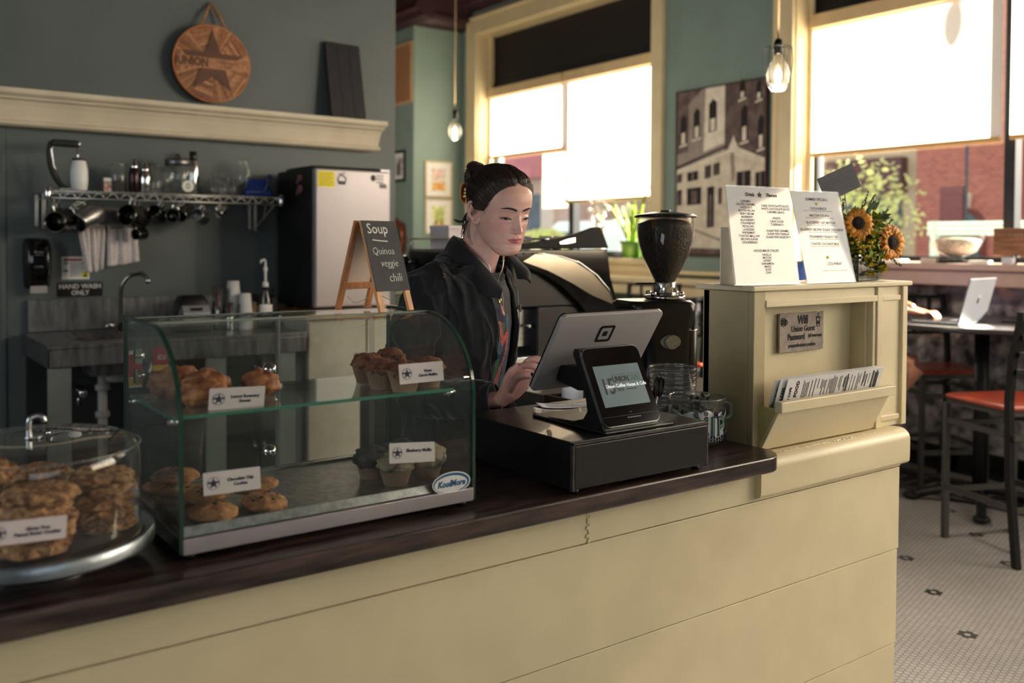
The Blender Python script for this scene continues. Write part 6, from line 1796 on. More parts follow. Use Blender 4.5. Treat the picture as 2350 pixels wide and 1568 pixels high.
t = thing('hand_wash_sign', 'black sign with white letters hand wash only', 'sign', (1.023, 5.2, 1.196))
m = MB(); m.loft([[(a, y, b) for a, b in rrect(-.109, .109, -.038, .038, .008)] for y in (0, -.004)], True, False); m.build('plate', pm('matt_black_sign', (10, 10, 11), .8, var=0), t)
MB().text('HAND WASH', .034, T4((0, -.0045, .0155), FRONT), off=.0005, sx=.98).text('ONLY', .034, T4((0, -.0045, -.0175), FRONT), off=.0005, sx=.94).build('lettering', pm('white_letters', (214, 212, 208), .6), t)

# stainless hand sink unit
t = thing('sink_table', 'stainless steel hand sink table with backsplash along the kitchen wall', 'sink', (.745, 4.47, 0))
SS = pm('stained_steel', (128, 128, 130), .32, .85, var=.35, vs=6, stretch=(5, 5, 1))
L_ = 1.22
bx0, bx1, by0, by1 = .18, .58, .20, .52
m = MB()
m.box(0, bx0, 0, .70, .965, .985).box(bx1, L_, 0, .70, .965, .985).box(bx0, bx1, 0, by0, .965, .985).box(bx0, bx1, by1, .70, .965, .985)
m.box(0, L_, 0, .012, .885, .965).box(0, .012, 0, .70, .885, .965).box(L_-.012, L_, 0, .70, .885, .965)
m.build('table_top', SS, t, bev=.004)
MB().box(.03, 1.2, .70, .725, .985, 1.15).build('backsplash', SS, t, bev=.004)
m = MB(); m.loft([[(x, y, z) for x, y in rrect(bx0-e, bx1+e, by0-e, by1+e, .05, 5)] for z, e in ((.986, .02), (.996, .012), (.990, -.004), (.87, -.03), (.80, -.05))], False)
m.build('basin', SS, t)
for x in (.0, .70, 1.06): MB().box(x+.005, x+.10, .015, .04, 0, .885).build('leg_board', pm('grey_green_board', (112, 118, 112), .55), t, bev=.002)
MB().box(.02, L_-.02, .66, .70, .1, .88).build('back_panel', pm('dark_recess', (30, 34, 32), .7), t)
t = thing('gooseneck_tap', 'dark chrome gooseneck tap rising from the hand sink', 'tap', (1.160, 4.93, .9855))
MB().lathe([(.028, 0), (.028, .006), (.018, .012), (.016, .05)]).tube(smoothpath([(0, 0, .04), (0, 0, .18), (.006, -.005, .24), (.035, -.02, .285), (.08, -.04, .298), (.105, -.05, .285), (.118, -.055, .262)], 6), .0105, 10).build('spout', pm('dark_chrome', (120, 118, 112), .15, 1), t)
MB().cyl((.112, -.053, .275), (.124, -.058, .250), .014).build('aerator', CHROME, t)
MB().tube([(0, 0, .03), (-.06, -.02, .045), (-.075, -.025, .035)], [.009, .008, .007]).tube([(0, 0, .03), (.05, -.02, .05)], .007).ell((.054, -.022, .052), .011).build('lever', CHROME, t)
t = thing('drain_pipe', 'white plastic drain pipes under the hand sink', 'pipe', (1.03, 4.74, 0))
PVC = pm('white_pvc', (150, 150, 146), .45)
MB().cyl((0, 0, .30), (0, 0, .855), .022).lathe([(.032, .845), (.032, .875)]).lathe([(.030, .73), (.033, .735), (.033, .755), (.030, .76)]).lathe([(.030, .60), (.033, .605), (.033, .625), (.030, .63)]).cyl((0, 0, .785), (.16, 0, .775), .019).build('waste_pipe', PVC, t)
MB().tube(smoothpath([(0, 0, .32), (0, 0, .24), (-.04, .01, .20), (-.08, .02, .24), (-.08, .05, .3)], 5), .022, 10).build('trap', PVC, t)
t = thing('stop_valve', 'small chrome stop valve left of the drain pipe', 'valve', (.955, 4.80, .715))
MB().cyl((0, 0, 0), (0, .33, 0), .010).ell((0, -.01, 0), (.022, .012, .022)).tube([(-.02, 0, -.02), (-.022, .01, -.05), (-.004, .02, -.062)], .005).build('valve', CHROME, t)
t = thing('red_snack_box', 'red and yellow carton on a hook below the sink edge', 'box', (1.222, 4.455, .84))
MB().box(-.035, .035, -.012, .010, 0, .115).build('carton', pm('carton_red', (168, 34, 42), .5), t, bev=.001); MB().box(-.0355, .0355, -.0125, .0105, .004, .030).build('yellow_stripe', pm('carton_yellow', (226, 182, 50), .5), t)
m = MB().text('Kit', .034, T4((0, -.0135, .065), FRONT), shear=.3); m.build('lettering', PAPER, t)

# things on the table beside the sink
tz = .9855
t = thing('label_printer', 'black label printer with a silver front on the kitchen table', 'printer', (1.485, 4.85, tz))
MB().loft([[(x, y, z) for x, y in rrect(-a, a, -b, b, .02)] for z, a, b in ((0, .085, .075), (.10, .085, .075), (.155, .07, .065), (.185, .055, .05))], True).build('housing', BLACK, t, bev=.003)
MB().loft([[(x, -.078-.035*(1-k), z) for x in (-.07, .07)]+[(x, -.05, z) for x in (.062, -.062)] for z, k in ((.06, 0), (.10, .3), (.135, 1))], True, False).build('front_panel', pm('silver_plastic_front', (150, 152, 158), .35, .4), t, bev=.004)
MB().box(-.03, .03, -.098, -.09, .108, .124).build('display', BLACK, t)
def can(name, label, cat, x, y, r, h, mt, group=None, tp=1.12):
    o = MB().lathe([(r*.9, 0), (r, .004), (r*tp, h), (r*tp*.96, h), (r*.9, .01), (0, .008)], seg=28).build(name, mt, None, loc=(x, y, tz)); return tag(o, label, cat, group)
can('mixing_cup', 'tall steel mixing cup beside the printer', 'cup', 1.612, 4.82, .023, .225, CHROME, 'steel cups on the kitchen table')
can('mixing_cup', 'shorter steel cup in front of the tall one', 'cup', 1.658, 4.76, .020, .145, CHROME, 'steel cups on the kitchen table')
PC = pm('paper_cup_white', (206, 204, 202), .7)
def cups(label, x, y, n, r, h0=.10):
    m = MB(); pf = [(r*.78, h0)]; z = 0
    pr = [(r, 0)]
    for i in range(n): pr += [(r*1.03, .004+i*.009), (r*.99, .010+i*.009)]
    pr += [(r*.74, n*.009+h0), (0, n*.009+h0)]
    return tag(m.lathe(pr, seg=32).build('paper_cup_stack', PC, None, loc=(x, y, tz)), label, 'cups', 'stacks of paper cups')
cups('taller rear stack of upturned paper cups', 1.712, 4.86, 17, .040)
cups('shorter front stack of upturned paper cups', 1.748, 4.78, 10, .038)
can('spice_jar', 'small brownish jar next to the paper cups', 'jar', 1.802, 4.82, .022, .14, pm('brown_jar', (120, 96, 76), .4), None, 1.0)
t = thing('syrup_bottle', 'dark syrup bottle with a long white pump', 'bottle', (1.868, 4.80, tz))
MB().lathe([(.030, 0), (.034, .005), (.034, .15), (.014, .20), (.014, .22)]).build('bottle', pm('dark_syrup', (34, 24, 20), .15, coat=.4), t)
MB().lathe([(.0345, .07), (.0350, .072), (.0350, .125), (.0345, .127)], cap=False).build('label', PAPER, t)
MB().lathe([(.016, .22), (.016, .245), (.006, .25), (.006, .30), (.011, .31), (.011, .325), (.005, .33), (.005, .36)]).tube([(0, 0, .36), (-.012, -.01, .368), (-.03, -.02, .362), (-.036, -.024, .35)], .006).build('pump', WHITEP, t)
t = thing('knife_block', 'tall narrow dark block behind the syrup bottle', 'block', (1.93, 4.86, tz)); MB().box(-.02, .02, -.03, .03, 0, .16).build('block', pm('dark_block', (60, 52, 50), .5), t); MB().cyl((0, 0, .16), (0, 0, .21), .006).build('handle', BLACK, t)

# fridge on its cabinet
t = thing('fridge_cabinet', 'pale cabinet with a light wooden top under the small fridge', 'cabinet', (1.98, 4.50, 0))
MB().box(0, .68, .02, .66, .08, 1.045).build('carcass', pm('off_white_laminate', (150, 146, 140), .45), t, bev=.002)
MB().box(-.02, .70, -.02, .68, 1.045, 1.075).build('wooden_top', pm('light_butcher_block', (190, 144, 100), .45, var=.25, vs=9, stretch=(1, 8, 8)), t, bev=.003)
for x in (.005, .345): MB().box(x, x+.33, .0, .02, .10, 1.03).build('door', pm('cream_door', (172, 164, 150), .4), t, bev=.003)
MB().box(0, .68, .05, .6, 0, .08).build('plinth', BLACK, t)
t = thing('mini_fridge', 'small black fridge with a silver door and stickers', 'fridge', (2.065, 4.60, 1.0755))
FH = .775
MB().box(0, .455, .05, .52, .02, FH).box(.0, .455, .05, .40, FH, FH+.012).build('cabinet', pm('black_fridge_case', (16, 16, 17), .45), t, bev=.006)
MB().box(.0, .455, .0, .045, .02, FH-.005).build('door', pm('satin_door_steel', (150, 143, 145), .38, .35, var=.04, vs=3), t, bev=.010)
MB().box(.39, .45, .0, .05, FH-.008, FH+.006).build('hinge', DSTEEL, t, bev=.002)
for x in (.04, .41): MB().lathe([(.02, 0), (.02, .02)], (x, .1, 0)).lathe([(.02, 0), (.02, .02)], (x, .45, 0)).build('foot', BLACK, t)
m = MB().box(.015, .112, -.0015, 0, FH-.105, FH-.020); m.build('yellow_note', pm('yellow_note', (232, 214, 40), .6), t)
m = MB()
for i in range(6): m.box(.022, .10-.012*(i % 2), -.0022, -.0015, FH-.034-i*.012, FH-.031-i*.012)
m.build('note_writing', pm('olive_ink', (130, 120, 30), .7), t)
m = MB(); m.tube([(.155+.024*cos(a*pi/8), -.002, FH-.060+.020*sin(a*pi/8)) for a in range(16)], .003, 5, closed=True).box(.134, .176, -.004, -.001, FH-.088, FH-.070).tube([(.135, -.002, FH-.035), (.175, -.002, FH-.026)], .003, 5)
m.build('pot_sticker', pm('navy_sticker', (40, 44, 60), .6), t)
m = MB(); m.ell((.345, -.002, FH-.045), (.016, .003, .018), 12, 8)
for i in range(12): m.box(.365+.012*(i % 4), .372+.012*(i % 4), -.003, -.001, FH-.035-.018*(i//4), FH-.028-.018*(i//4))
for i in range(5): m.tube([(.385+i*.009, -.002, FH-.075), (.390+i*.009, -.002, FH-.10)], .0022, 4)
m.build('scribble_magnets', pm('dark_brown_magnet', (46, 36, 32), .6), t)
m = MB(); m.lathe([(.028, 0), (.028, .002)], (.415, 0, .30), 24, RX(pi/2)).mat(1).lathe([(.020, 0), (.020, .003)], (.415, 0, .30), 24, RX(pi/2)).build('round_sticker', [pm('sky_blue_sticker', (120, 170, 200), .5), pm('lemon_sticker', (236, 220, 80), .5)], t)
m = MB()
for z, s in ((FH-.05, .02), (FH-.11, .024)): m.ell((-.002, .20, z), (.003, s*1.6, s), 10, 6).ell((-.004, .23, z-.02), (.003, s*.8, s*.6), 8, 5)
m.build('side_sticker', pm('faded_pink_sticker', (120, 80, 84), .6), t)
# bottles of the shelf below, seen dimly left of the fridge cabinet
t = thing('waste_bin', 'dark bin under the kitchen table beside the fridge cabinet', 'bin', (1.35, 4.78, 0)); MB().loft([[(x, y, z) for x, y in rrect(-a, a, -a, a, .03)] for z, a in ((0, .12), (.55, .15))], True).build('bin', BLACKM, t); MB().box(-.155, .155, -.155, .155, .55, .575).build('lid', BLACK, t, bev=.01)
# ================================================================ window side of the room
# old building photograph on canvas
SEP = lambda n, c, v=.12: pm(n, c, .75, var=v, vs=14)
t = thing('building_photograph', 'large framed black and white photograph of an old corner bank building', 'picture', (5.80, 5.055, 2.045), -pi/2)
pw, ph = .925, 1.36
MB().box(-pw/2, pw/2, -.030, -.002, -ph/2, ph/2).build('canvas', SEP('photo_sky_grey', (176, 166, 152)), t)
m = MB()
for a in ((-pw/2-.012, -pw/2, -ph/2-.012, ph/2+.012), (pw/2, pw/2+.012, -ph/2-.012, ph/2+.012), (-pw/2, pw/2, -ph/2-.012, -ph/2), (-pw/2, pw/2, ph/2, ph/2+.012)): m.box(a[0], a[1], -.038, -.002, a[2], a[3])
m.build('frame', pm('dark_red_frame', (58, 34, 32), .5), t)
cols = [SEP('photo_white', (224, 212, 192)), SEP('photo_mid', (156, 144, 134)), SEP('photo_dark', (56, 46, 44), .3), SEP('photo_black', (34, 28, 28)), SEP('photo_pale', (236, 226, 208)), SEP('photo_brown', (104, 88, 84), .35), SEP('photo_road', (214, 204, 188))]
m = MB(); lay = [0]
def q(mi, pts, dz=None):
    lay[0] += 1; o_ = -.0302-.00006*lay[0]
    m.mat(mi).prism([(x*pw, z*ph) for x, z in pts], o_, -.0300, 'y')
q(6, [(-.5, -.5), (.5, -.5), (.5, -.18), (-.5, -.15)])
q(5, [(.06, .08), (.5, -.02), (.5, .5), (.06, .5)])             # dark right facade
q(1, [(-.5, .05), (-.36, .06), (-.36, .5), (-.5, .5)])
q(5, [(-.5, .12), (-.2, .14), (-.2, .5), (-.5, .5)])
q(1, [(-.36, .07), (.06, .14), (.06, .5), (-.20, .5), (-.36, .42)])
q(4, [(-.18, .12), (.06, .16), (.06, .5), (-.16, .5)])
q(0, [(-.5, .00), (.10, .12), (.16, .19), (.22, .12), (.5, .05), (.5, -.30), (.12, -.42), (-.5, -.30)])
q(2, [(-.5, .045), (.08, .145), (.08, .132), (-.5, .025)])
q(4, [(-.5, .02), (.10, .118), (.10, .098), (-.5, .0)])
q(4, [(.10, .118), (.16, .20), (.20, .13), (.5, .05), (.5, .02), (.10, .09)])
q(1, [(.12, .10), (.17, .10), (.18, -.05), (.15, -.08)])
for x0, z0, w, h in ((-.46, .17, .07, .17), (-.30, .20, .075, .17), (-.12, .23, .09, .18), (.24, .15, .07, .2), (.42, .10, .06, .18), (.22, .40, .06, .1), (.40, .38, .05, .1)):
    q(3, [(x0, z0), (x0+w, z0+.012), (x0+w, z0+h), (x0+w*.5, z0+h+.022), (x0, z0+h-.01)])
    q(4, [(x0+w*.2, z0+.008), (x0+w*.8, z0+.014), (x0+w*.8, z0+h*.48), (x0+w*.2, z0+h*.45)])
    q(4, [(x0-.012, z0-.012), (x0+w+.012, z0), (x0+w+.012, z0+.012), (x0-.012, z0-.0)])
for x0, z0, w, h in ((-.49, -.06, .055, .06), (-.37, -.055, .13, .065), (-.16, -.045, .07, .085), (-.06, -.03, .07, .08), (.20, -.11, .15, .10), (.40, -.12, .10, .10)):
    q(3, [(x0, z0), (x0+w, z0+.008), (x0+w, z0+h), (x0, z0+h-.008)]); q(1, [(x0+w*.45, z0), (x0+w*.55, z0), (x0+w*.55, z0+h), (x0+w*.45, z0+h)])
for x0, z0, w, h in ((-.49, -.20, .055, .10), (-.37, -.20, .17, .11), (.0, -.20, .035, .10), (-.13, -.34, .08, .25), (.30, -.30, .06, .18)):
    q(3, [(x0, z0), (x0+w, z0+.004), (x0+w, z0+h), (x0, z0+h-.006)]); q(5, [(x0+w*.3, z0+.01), (x0+w*.7, z0+.01), (x0+w*.7, z0+h*.8), (x0+w*.3, z0+h*.8)])
q(1, [(-.42, -.33), (.12, -.44), (.12, -.425), (-.42, -.318)])
q(5, [(-.5, -.46), (.5, -.47), (.5, -.5), (-.5, -.5)])
m.build('printed_scene', cols, t)

# plant in a green pot and small items on the sill of window one
LEAFG = pm('yellow_green_leaf', (150, 176, 70), .45, var=.3, vs=20)
LEAFG.node_tree.nodes['Principled BSDF'].inputs['Transmission Weight'].default_value = .0
def strap_leaf(m, base, tip, sag, w, n=10):
    b, t_ = V(base), V(tip); side_ = (t_-b).cross(V((0, 0, 1))).normalized()
    L, R_ = [], []
    for i in range(n+1):
        u = i/n; p = b.lerp(t_, u)+V((0, 0, sag*sin(pi*u*.9))); ww = w*sin(pi*min(1, .15+u*.85))**.7*(1-u*.6)
        L.append(p+side_*ww); R_.append(p-side_*ww+V((0, 0, .002)))
    m.add(L+R_, [(i, i+1, n+2+i, n+1+i) for i in range(n)], True)
t = thing('potted_plant', 'spiky leaved plant in a green pot on the window sill behind the grinder', 'plant', (5.885, 6.18, SZ+.001))
MB().lathe([(.075, 0), (.085, .005), (.105, .13), (.112, .14), (.112, .16), (.100, .16), (.098, .13), (0, .125)]).build('pot', pm('green_glazed_pot', (96, 140, 60), .35), t)
m = MB(); rn = random.Random(9)
for i in range(26):
    a = rn.uniform(0, 2*pi); l = rn.uniform(.15, .42); strap_leaf(m, (.03*cos(a), .03*sin(a), .13), (l*cos(a)*.2, l*sin(a)*.75, .13+rn.uniform(.15, .5)), rn.uniform(.02, .08), .018)
strap_leaf(m, (0, -.02, .13), (-.03, -.30, .66), .12, .022); strap_leaf(m, (0, .03, .13), (-.02, .40, .50), .10, .022)
m.build('leaves', LEAFG, t, solid=.0015)
t = thing('flower_vase', 'pale vase of white blossoms on the sill left of the green pot', 'vase', (5.88, 6.62, SZ+.001))
MB().lathe([(.04, 0), (.055, .03), (.05, .12), (.03, .16), (.035, .18)]).build('vase', pm('white_ceramic', (220, 216, 210), .3), t)
m = MB()
for i in range(22):
    a = rn.uniform(0, 2*pi); r = rn.uniform(.02, .13); z = rn.uniform(.24, .52); m.tube([(0, 0, .15), (r*.3*cos(a), r*.4*sin(a), .25), (r*.3*cos(a), r*sin(a), z)], .003, 4)
m.build('stems', pm('stem_green', (110, 130, 70), .6), t)
m = MB(); rn = random.Random(2)
for i in range(42):
    a = rn.uniform(0, 2*pi); r = rn.uniform(.02, .15); z = rn.uniform(.22, .55); m.ell((r*.3*cos(a), r*sin(a), z), (.02, .028, .022), 8, 6, None, lumpy(i, 3, .4))
m.build('blossoms', pm('white_petals', (240, 232, 226), .7), t)
for i, (y, h, r, c, nm, lb) in enumerate(((7.55, .10, .05, (200, 170, 130), 'glass_jar', 'small amber jar on the sill behind the espresso machine'), (7.35, .14, .06, (90, 84, 80), 'tin_can', 'dark tin on the sill behind the espresso machine'), (7.9, .16, .06, (200, 205, 190), 'glass_jar', 'pale jar on the sill left of the barista'))):
    tag(MB().lathe([(r*.9, 0), (r, .01), (r, h-.02), (r*.8, h), (0, h)]).build(nm, pm('sill_item_%d' % i, c, .3), loc=(5.93, y, SZ+.0005)), lb, nm.split('_')[1])

# items on the wide ledge of window two
t = thing('glass_bowl', 'clear footed bowl with shells on the ledge of the right window', 'bowl', (5.66, 3.02, 1.3405))
MB().lathe([(.06, 0), (.07, .01), (.03, .03), (.05, .04), (.12, .07), (.155, .15), (.165, .185)], seg=40, cap=False).build('bowl', GLASSJ, t)
m = MB().lathe([(.055, .045), (.11, .075), (.14, .14), (.10, .155), (0, .16)], seg=32); m.build('contents', pm('pale_shells', (206, 184, 160), .6, var=.3, vs=40, bump=.6, bs=60), t)['kind'] = 'stuff'
MB().lathe([(.10, 0), (.11, .004), (.11, .016), (0, .016)], (0, 0, -.0), 32).build('coaster', BLACKM, t)
t = thing('wooden_plaque', 'brown weathered wooden plaque on a dark easel on the ledge', 'sign', (5.66, 2.55, 1.3405), R(-68)); t.rotation_euler = (R(-8), 0, R(-68))
BW = pm('weathered_brown_wood', (126, 86, 62), .7, var=.35, vs=9, stretch=(1, 6, 6))
m = MB(); m.box(-.22, .22, -.01, .01, .05, .105).box(-.22, .22, -.01, .01, .107, .16).box(-.22, .22, -.01, .01, .162, .215); m.build('planks', BW, t, bev=.002)
m = MB().text('CAFE HOURS 7 - 5', .035, T4((0, -.0105, .165), FRONT)).text('please order at counter', .024, T4((0, -.0105, .115), FRONT)); m.build('faint_lettering', pm('faded_lettering', (160, 130, 110), .8), t)
for x in (-.10, .10): MB().tube([(x, -.03, .05), (x, .0, .045), (x, .06, .0), (x, -.04, .0)], .006).build('easel_foot', BLACKM, t)
for i, (x, y, w, d, h, c, nm, lb) in enumerate(((5.60, 3.42, .10, .18, .018, (236, 232, 226), 'folded_paper', 'white folded papers on the ledge near the flowers'), (5.58, 3.15, .05, .10, .03, (226, 206, 190), 'napkin_pile', 'pale pile of napkins on the ledge left of the bowl'), (5.56, 2.82, .06, .12, .02, (240, 236, 232), 'folded_paper', 'white folded papers right of the bowl'), (5.57, 2.66, .05, .06, .04, (210, 214, 226), 'phone_stand', 'small pale stand before the wooden plaque'))):
    tag(MB().box(-w/2, w/2, -d/2, d/2, 0, h).build(nm, pm('ledge_item_%d' % i, c, .6), loc=(x, y, 1.3405), bev=.004), lb, nm.split('_')[0])
# ---------------- sunflowers on the divider
t = thing('flower_box', 'square mirrored vase holding the sunflower bouquet on the divider cabinet', 'vase', (2.435, 1.605, 1.3445), R(8))
MB().box(-.055, .085, -.035, .035, 0, .078).build('vase', pm('mottled_mirror', (130, 132, 134), .15, .8, var=1, c2=(60, 58, 60), vs=40, det=8), t, bev=.003)
MB().box(.086, .112, -.03, .01, 0, .082).build('glass_corner', GLASSJ, t, bev=.002)
STEM = pm('flower_stem', (70, 96, 40), .6); GRN = pm('fresh_leaf_green', (116, 142, 52), .5, var=.4, vs=40); GRN2 = pm('dark_leaf_green', (48, 72, 36), .5, var=.3, vs=40); YG = pm('yellow_green_filler', (206, 180, 54), .6, var=.4, vs=50)
PET = pm('sunflower_petal', (232, 150, 48), .5, var=.25, vs=40); SEED = pm('sunflower_disc', (38, 20, 18), .8, var=.5, vs=200, bump=.8, bs=300)
def sunflower(label, c, nrm, r, seed):
    t = thing('sunflower', label, 'flower', c, 0, 'sunflowers in the mirrored vase')
    Q = V(nrm).to_track_quat('Z', 'Y').to_matrix().to_4x4(); rn = random.Random(seed)
    m = MB(); m.M = Q
    for ring_, n_, rr in ((0, 17, 1.0), (1, 15, .88)):
        for i in range(n_):
            a = 2*pi*(i+.5*ring_)/n_+rn.uniform(-.08, .08); L = r*rr*rn.uniform(.9, 1.1); w = r*.155; r0 = r*.36
            ca, sa = cos(a), sin(a); pts = []
            for (u, k, z) in ((0, .45, 0), (.3, 1, .05), (.65, .95, .07), (.9, .45, .02), (1, .03, -.04)):
                rad_ = r0+(L-r0)*u
                for s_ in (-1, 0, 1):
                    zz_ = (z+.03*ring_-.03*(s_ == 0)+rn.uniform(-.02, .02))*r; x_, y_ = rad_, s_*w*k
                    pts.append((x_*ca-y_*sa, x_*sa+y_*ca, zz_+.08*r*ring_))
            m.add(pts, [(3*j+b, 3*j+b+1, 3*j+b+4, 3*j+b+3) for j in range(4) for b in (0, 1)], True)
    m.build('petals', PET, t, solid=.0008)
    m = MB(); m.M = Q; m.ell((0, 0, .02*r), (r*.46, r*.46, r*.20), 28, 12, None, lumpy(seed, 6, .1)); m.lathe([(r*.20, .20*r), (r*.24, .23*r), (r*.2, .215*r)], seg=24, cap=False); m.build('seed_disc', SEED, t)
    m = MB(); m.M = Q; m.ell((0, 0, -.08*r), (r*.4, r*.4, r*.12)); m.M = None
    m.tube(smoothpath([(0, 0, 0), V(nrm)*-.03+V((0, 0, -.01)), V((2.435, 1.605, 1.40))-V(c)], 4), .0035, 6); m.build('stem', STEM, t)
    return t
sunflower('upper left sunflower facing the camera', (2.372, 1.558, 1.512), (-.45, -.8, .12), .047, 1)
sunflower('lower right sunflower, larger and turned right', (2.548, 1.560, 1.458), (-.15, -.95, .05), .056, 2)
sunflower('small sunflower at the right edge seen from the side', (2.615, 1.62, 1.437), (.8, -.4, .1), .035, 3)
t = thing('bouquet_greenery', 'green and yellow filler foliage around the sunflowers', 'foliage', (2.44, 1.61, 1.42))
t['kind'] = 'stuff'
rn = random.Random(21)
def leafquad(m, c, d, up, L, w):
    d = V(d).normalized(); s_ = d.cross(V(up)).normalized()
    c = V(c); m.add([c, c+d*L*.35+s_*w, c+d*L, c+d*L*.35-s_*w, c+d*L*.4+V((0, 0, -.002))], [(0, 1, 4), (1, 2, 4), (2, 3, 4), (3, 0, 4)], True)
m = MB()
for i in range(1150):
    m.mat(rn.choice((0, 0, 0, 1, 2, 2)))
    a = rn.uniform(0, 2*pi); b = rn.random()**.6; z = rn.uniform(-.045, .125)
    p = V((.125*b*cos(a)*(1 if z < .07 else .7)+.01, .05*b*sin(a), z-.012))
    leafquad(m, p, (rn.uniform(-1, 1), rn.uniform(-1, .4), rn.uniform(-.4, 1)), (rn.uniform(-1, 1), 0, 1), rn.uniform(.016, .036), rn.uniform(.006, .012))
for (x, z) in ((-.055, .135), (.055, .155), (.025, .14), (-.02, .125), (.10, .13)):   # broad round leaves
    for k in range(5): leafquad(m.mat(1), (x, -.02, z-.02), (rn.uniform(-1, 1), -.3, rn.uniform(0, 1)), (0, 1, .3), .035, .012)
m.build('leaves', [GRN, GRN2, YG], t)
m = MB()
for (x, y, z, dx, dz) in ((-.068, 0, .10, -.006, .065), (.035, .01, .12, .03, .065), (.09, 0, .08, .06, .06), (.15, -.01, .0, .065, -.035), (.13, .0, .06, .05, .05), (.06, .0, .13, .02, .05)):
    m.tube([(x, y, z), (x+dx*.5, y, z+dz*.55), (x+dx, y-.01, z+dz)], [.0012, .001, .0006], 4)
    for k in range(14):
        u = .2+.8*k/13; m.ell((x+dx*u+rn.uniform(-.005, .005), y-.01*u, z+dz*u+rn.uniform(-.004, .004)), (.0032, .0022, .0036), 6, 4)
m.build('fern_sprigs', GRN2, t)
m = MB()
for i in range(60):
    a = rn.uniform(0, 2*pi); b = rn.random(); m.ell((.09*b*cos(a), -.045+.02*rn.random(), rn.uniform(-.03, .05)), (.006, .006, .005), 7, 5)
m.build('filler_buds', YG, t)
t = thing('card_pick', 'grey note card held above the flowers on a clear plastic pick', 'card', (2.342, 1.60, 1.628), R(-25))
def cardm(): 
    m = MB(); m.M = Mx.Rotation(R(-24), 4, 'Y'); return m
cardm().box(-.060, .060, -.0008, .0008, -.036, .038).build('card', pm('grey_card', (118, 114, 118), .8, var=.05), t)
m = cardm(); rn = random.Random(8)
for i in range(5): m.tube([(-.05+.01*k, -.0012, .018-i*.010+.0018*rn.uniform(-1, 1)) for k in range(11)], .0003, 4)
m.build('handwriting', pm('faint_pen', (104, 100, 108), .8), t)
MB().tube([(.02, .003, -.03), (.03, .003, -.10), (.09, .004, -.20)], .0018, 6).tube([(.0, -.002, -.03), (.004, -.003, -.05), (.02, .003, -.055)], .0014, 6).build('pick', pm('clear_pick', (200, 200, 200), .2), t)

# ---------------- bar tables, stools, seated guest
BLS = pm('black_powder_steel', (30, 30, 31), .45, .3, var=.1)
GMS = pm('grey_steel_frame', (92, 90, 88), .4, .5, var=.1)
VIN = pm('orange_red_vinyl', (176, 74, 52), .35, var=.15, vs=12, coat=.2)
def bar_table(label, x, y, r=.56, rz=0):
    t = thing('bar_table', label, 'table', (x, y, 0), rz, 'round high tables')
    MB().lathe([(0, 1.003), (r-.01, 1.003), (r, 1.008), (r, 1.026), (r-.006, 1.031), (0, 1.031)], seg=64).build('table_top', pm('dark_table_top', (66, 62, 66), .25, var=.1), t)
    MB().lathe([(.038, .08), (.038, 1.0)]).lathe([(.12, .99), (.12, 1.003)]).build('column', BLS, t)
    for k in range(4):
        a = k*pi/2+.5; m = MB(); m.M = Mx.Rotation(a, 4, 'Z'); m.tube(smoothpath([(.0, 0, .10), (.15, 0, .085), (.30, 0, .04), (.345, 0, .018)], 5), [(.02, .03)]*16, 8).ell((.35, 0, .022), (.045, .045, .022)); m.build('foot', BLS, t)
    return t
bar_table('dark round high table with the open laptop on it', 5.12, 2.58)
def stool(label, x, y, rz, lattice=False, frame=BLS):
    """front faces +Y before rotation; seat .76 high"""
    t = thing('bar_stool', label, 'stool', (x, y, 0), rz, 'metal bar stools')
    s = .20
    for (a, b) in ((-s, s), (s, s)):
        MB().box(a-.014, a+.014, b-.014, b+.014, .0, .675).lathe([(.016, 0), (.018, .004), (.016, .01)], (a, b, 0)).build('leg', GMS, t, bev=.002)
    for a in (-s, s):
        m = MB(); m.loft([[(a-.014, y_-.016, z), (a+.014, y_-.016, z), (a+.014, y_+.016, z), (a-.014, y_+.016, z)] for y_, z in ((-s-.06, 0), (-s-.01, .4), (-s, .75), (-s-.02, .95), (-s-.07, 1.14))], True, False); m.build('rear_leg', frame, t)
    for z in (.24, .57):
        MB().box(-s, s, s-.008, s+.008, z-.014, z+.014).build('stretcher', GMS, t); MB().box(-s-.008, -s+.008, -s-.02, s, z+.004, z+.032).build('stretcher', GMS, t); MB().box(s-.008, s+.008, -s-.02, s, z+.004, z+.032).build('stretcher', GMS, t); MB().box(-s, s, -s-.04, -s-.02, z, z+.026).build('stretcher', GMS, t)
    MB().box(-s, s, -s, s, .672, .697).build('seat_frame', GMS, t)
    MB().loft([[(x_, y_, z) for x_, y_ in rrect(-s-e, s+e, -s-e, s+e, .04, 5)] for z, e in ((.697, 0), (.702, .014), (.714, .016), (.720, .008), (.721, -.02))], True).build('seat', VIN, t)
    m = MB()
    if lattice:
        for z in (.90, .97, 1.04, 1.125): m.box(-s, s, -s-.05-(z-.9)*.1, -s-.035-(z-.9)*.1, z-.010, z+.010)
        for x_ in (-.10, 0, .10): m.box(x_-.008, x_+.008, -s-.062, -s-.036, .89, 1.13)
    else:
        for z in (.88, .96, 1.04): m.box(-s, s, -s-.045-(z-.9)*.2, -s-.028-(z-.9)*.2, z-.010, z+.012)
        m.box(-s-.014, s+.014, -s-.085, -s-.05, 1.115, 1.155)
    m.build('backrest', frame, t)
    return t
stool('bar stool with red seat nearest to the camera at the laptop table', 4.54, 2.14, R(-22), False)
stool('bar stool of the seated guest, mostly hidden by the divider', 4.62, 3.30, R(188), True)
stool('red seated bar stool on the far side of the laptop table', 5.36, 2.98, R(150), True)
bar_table('round high table seen dimly behind the coffee grinder', 4.35, 4.55)
stool('lattice backed bar stool behind the coffee grinder', 4.05, 4.02, R(15), True)
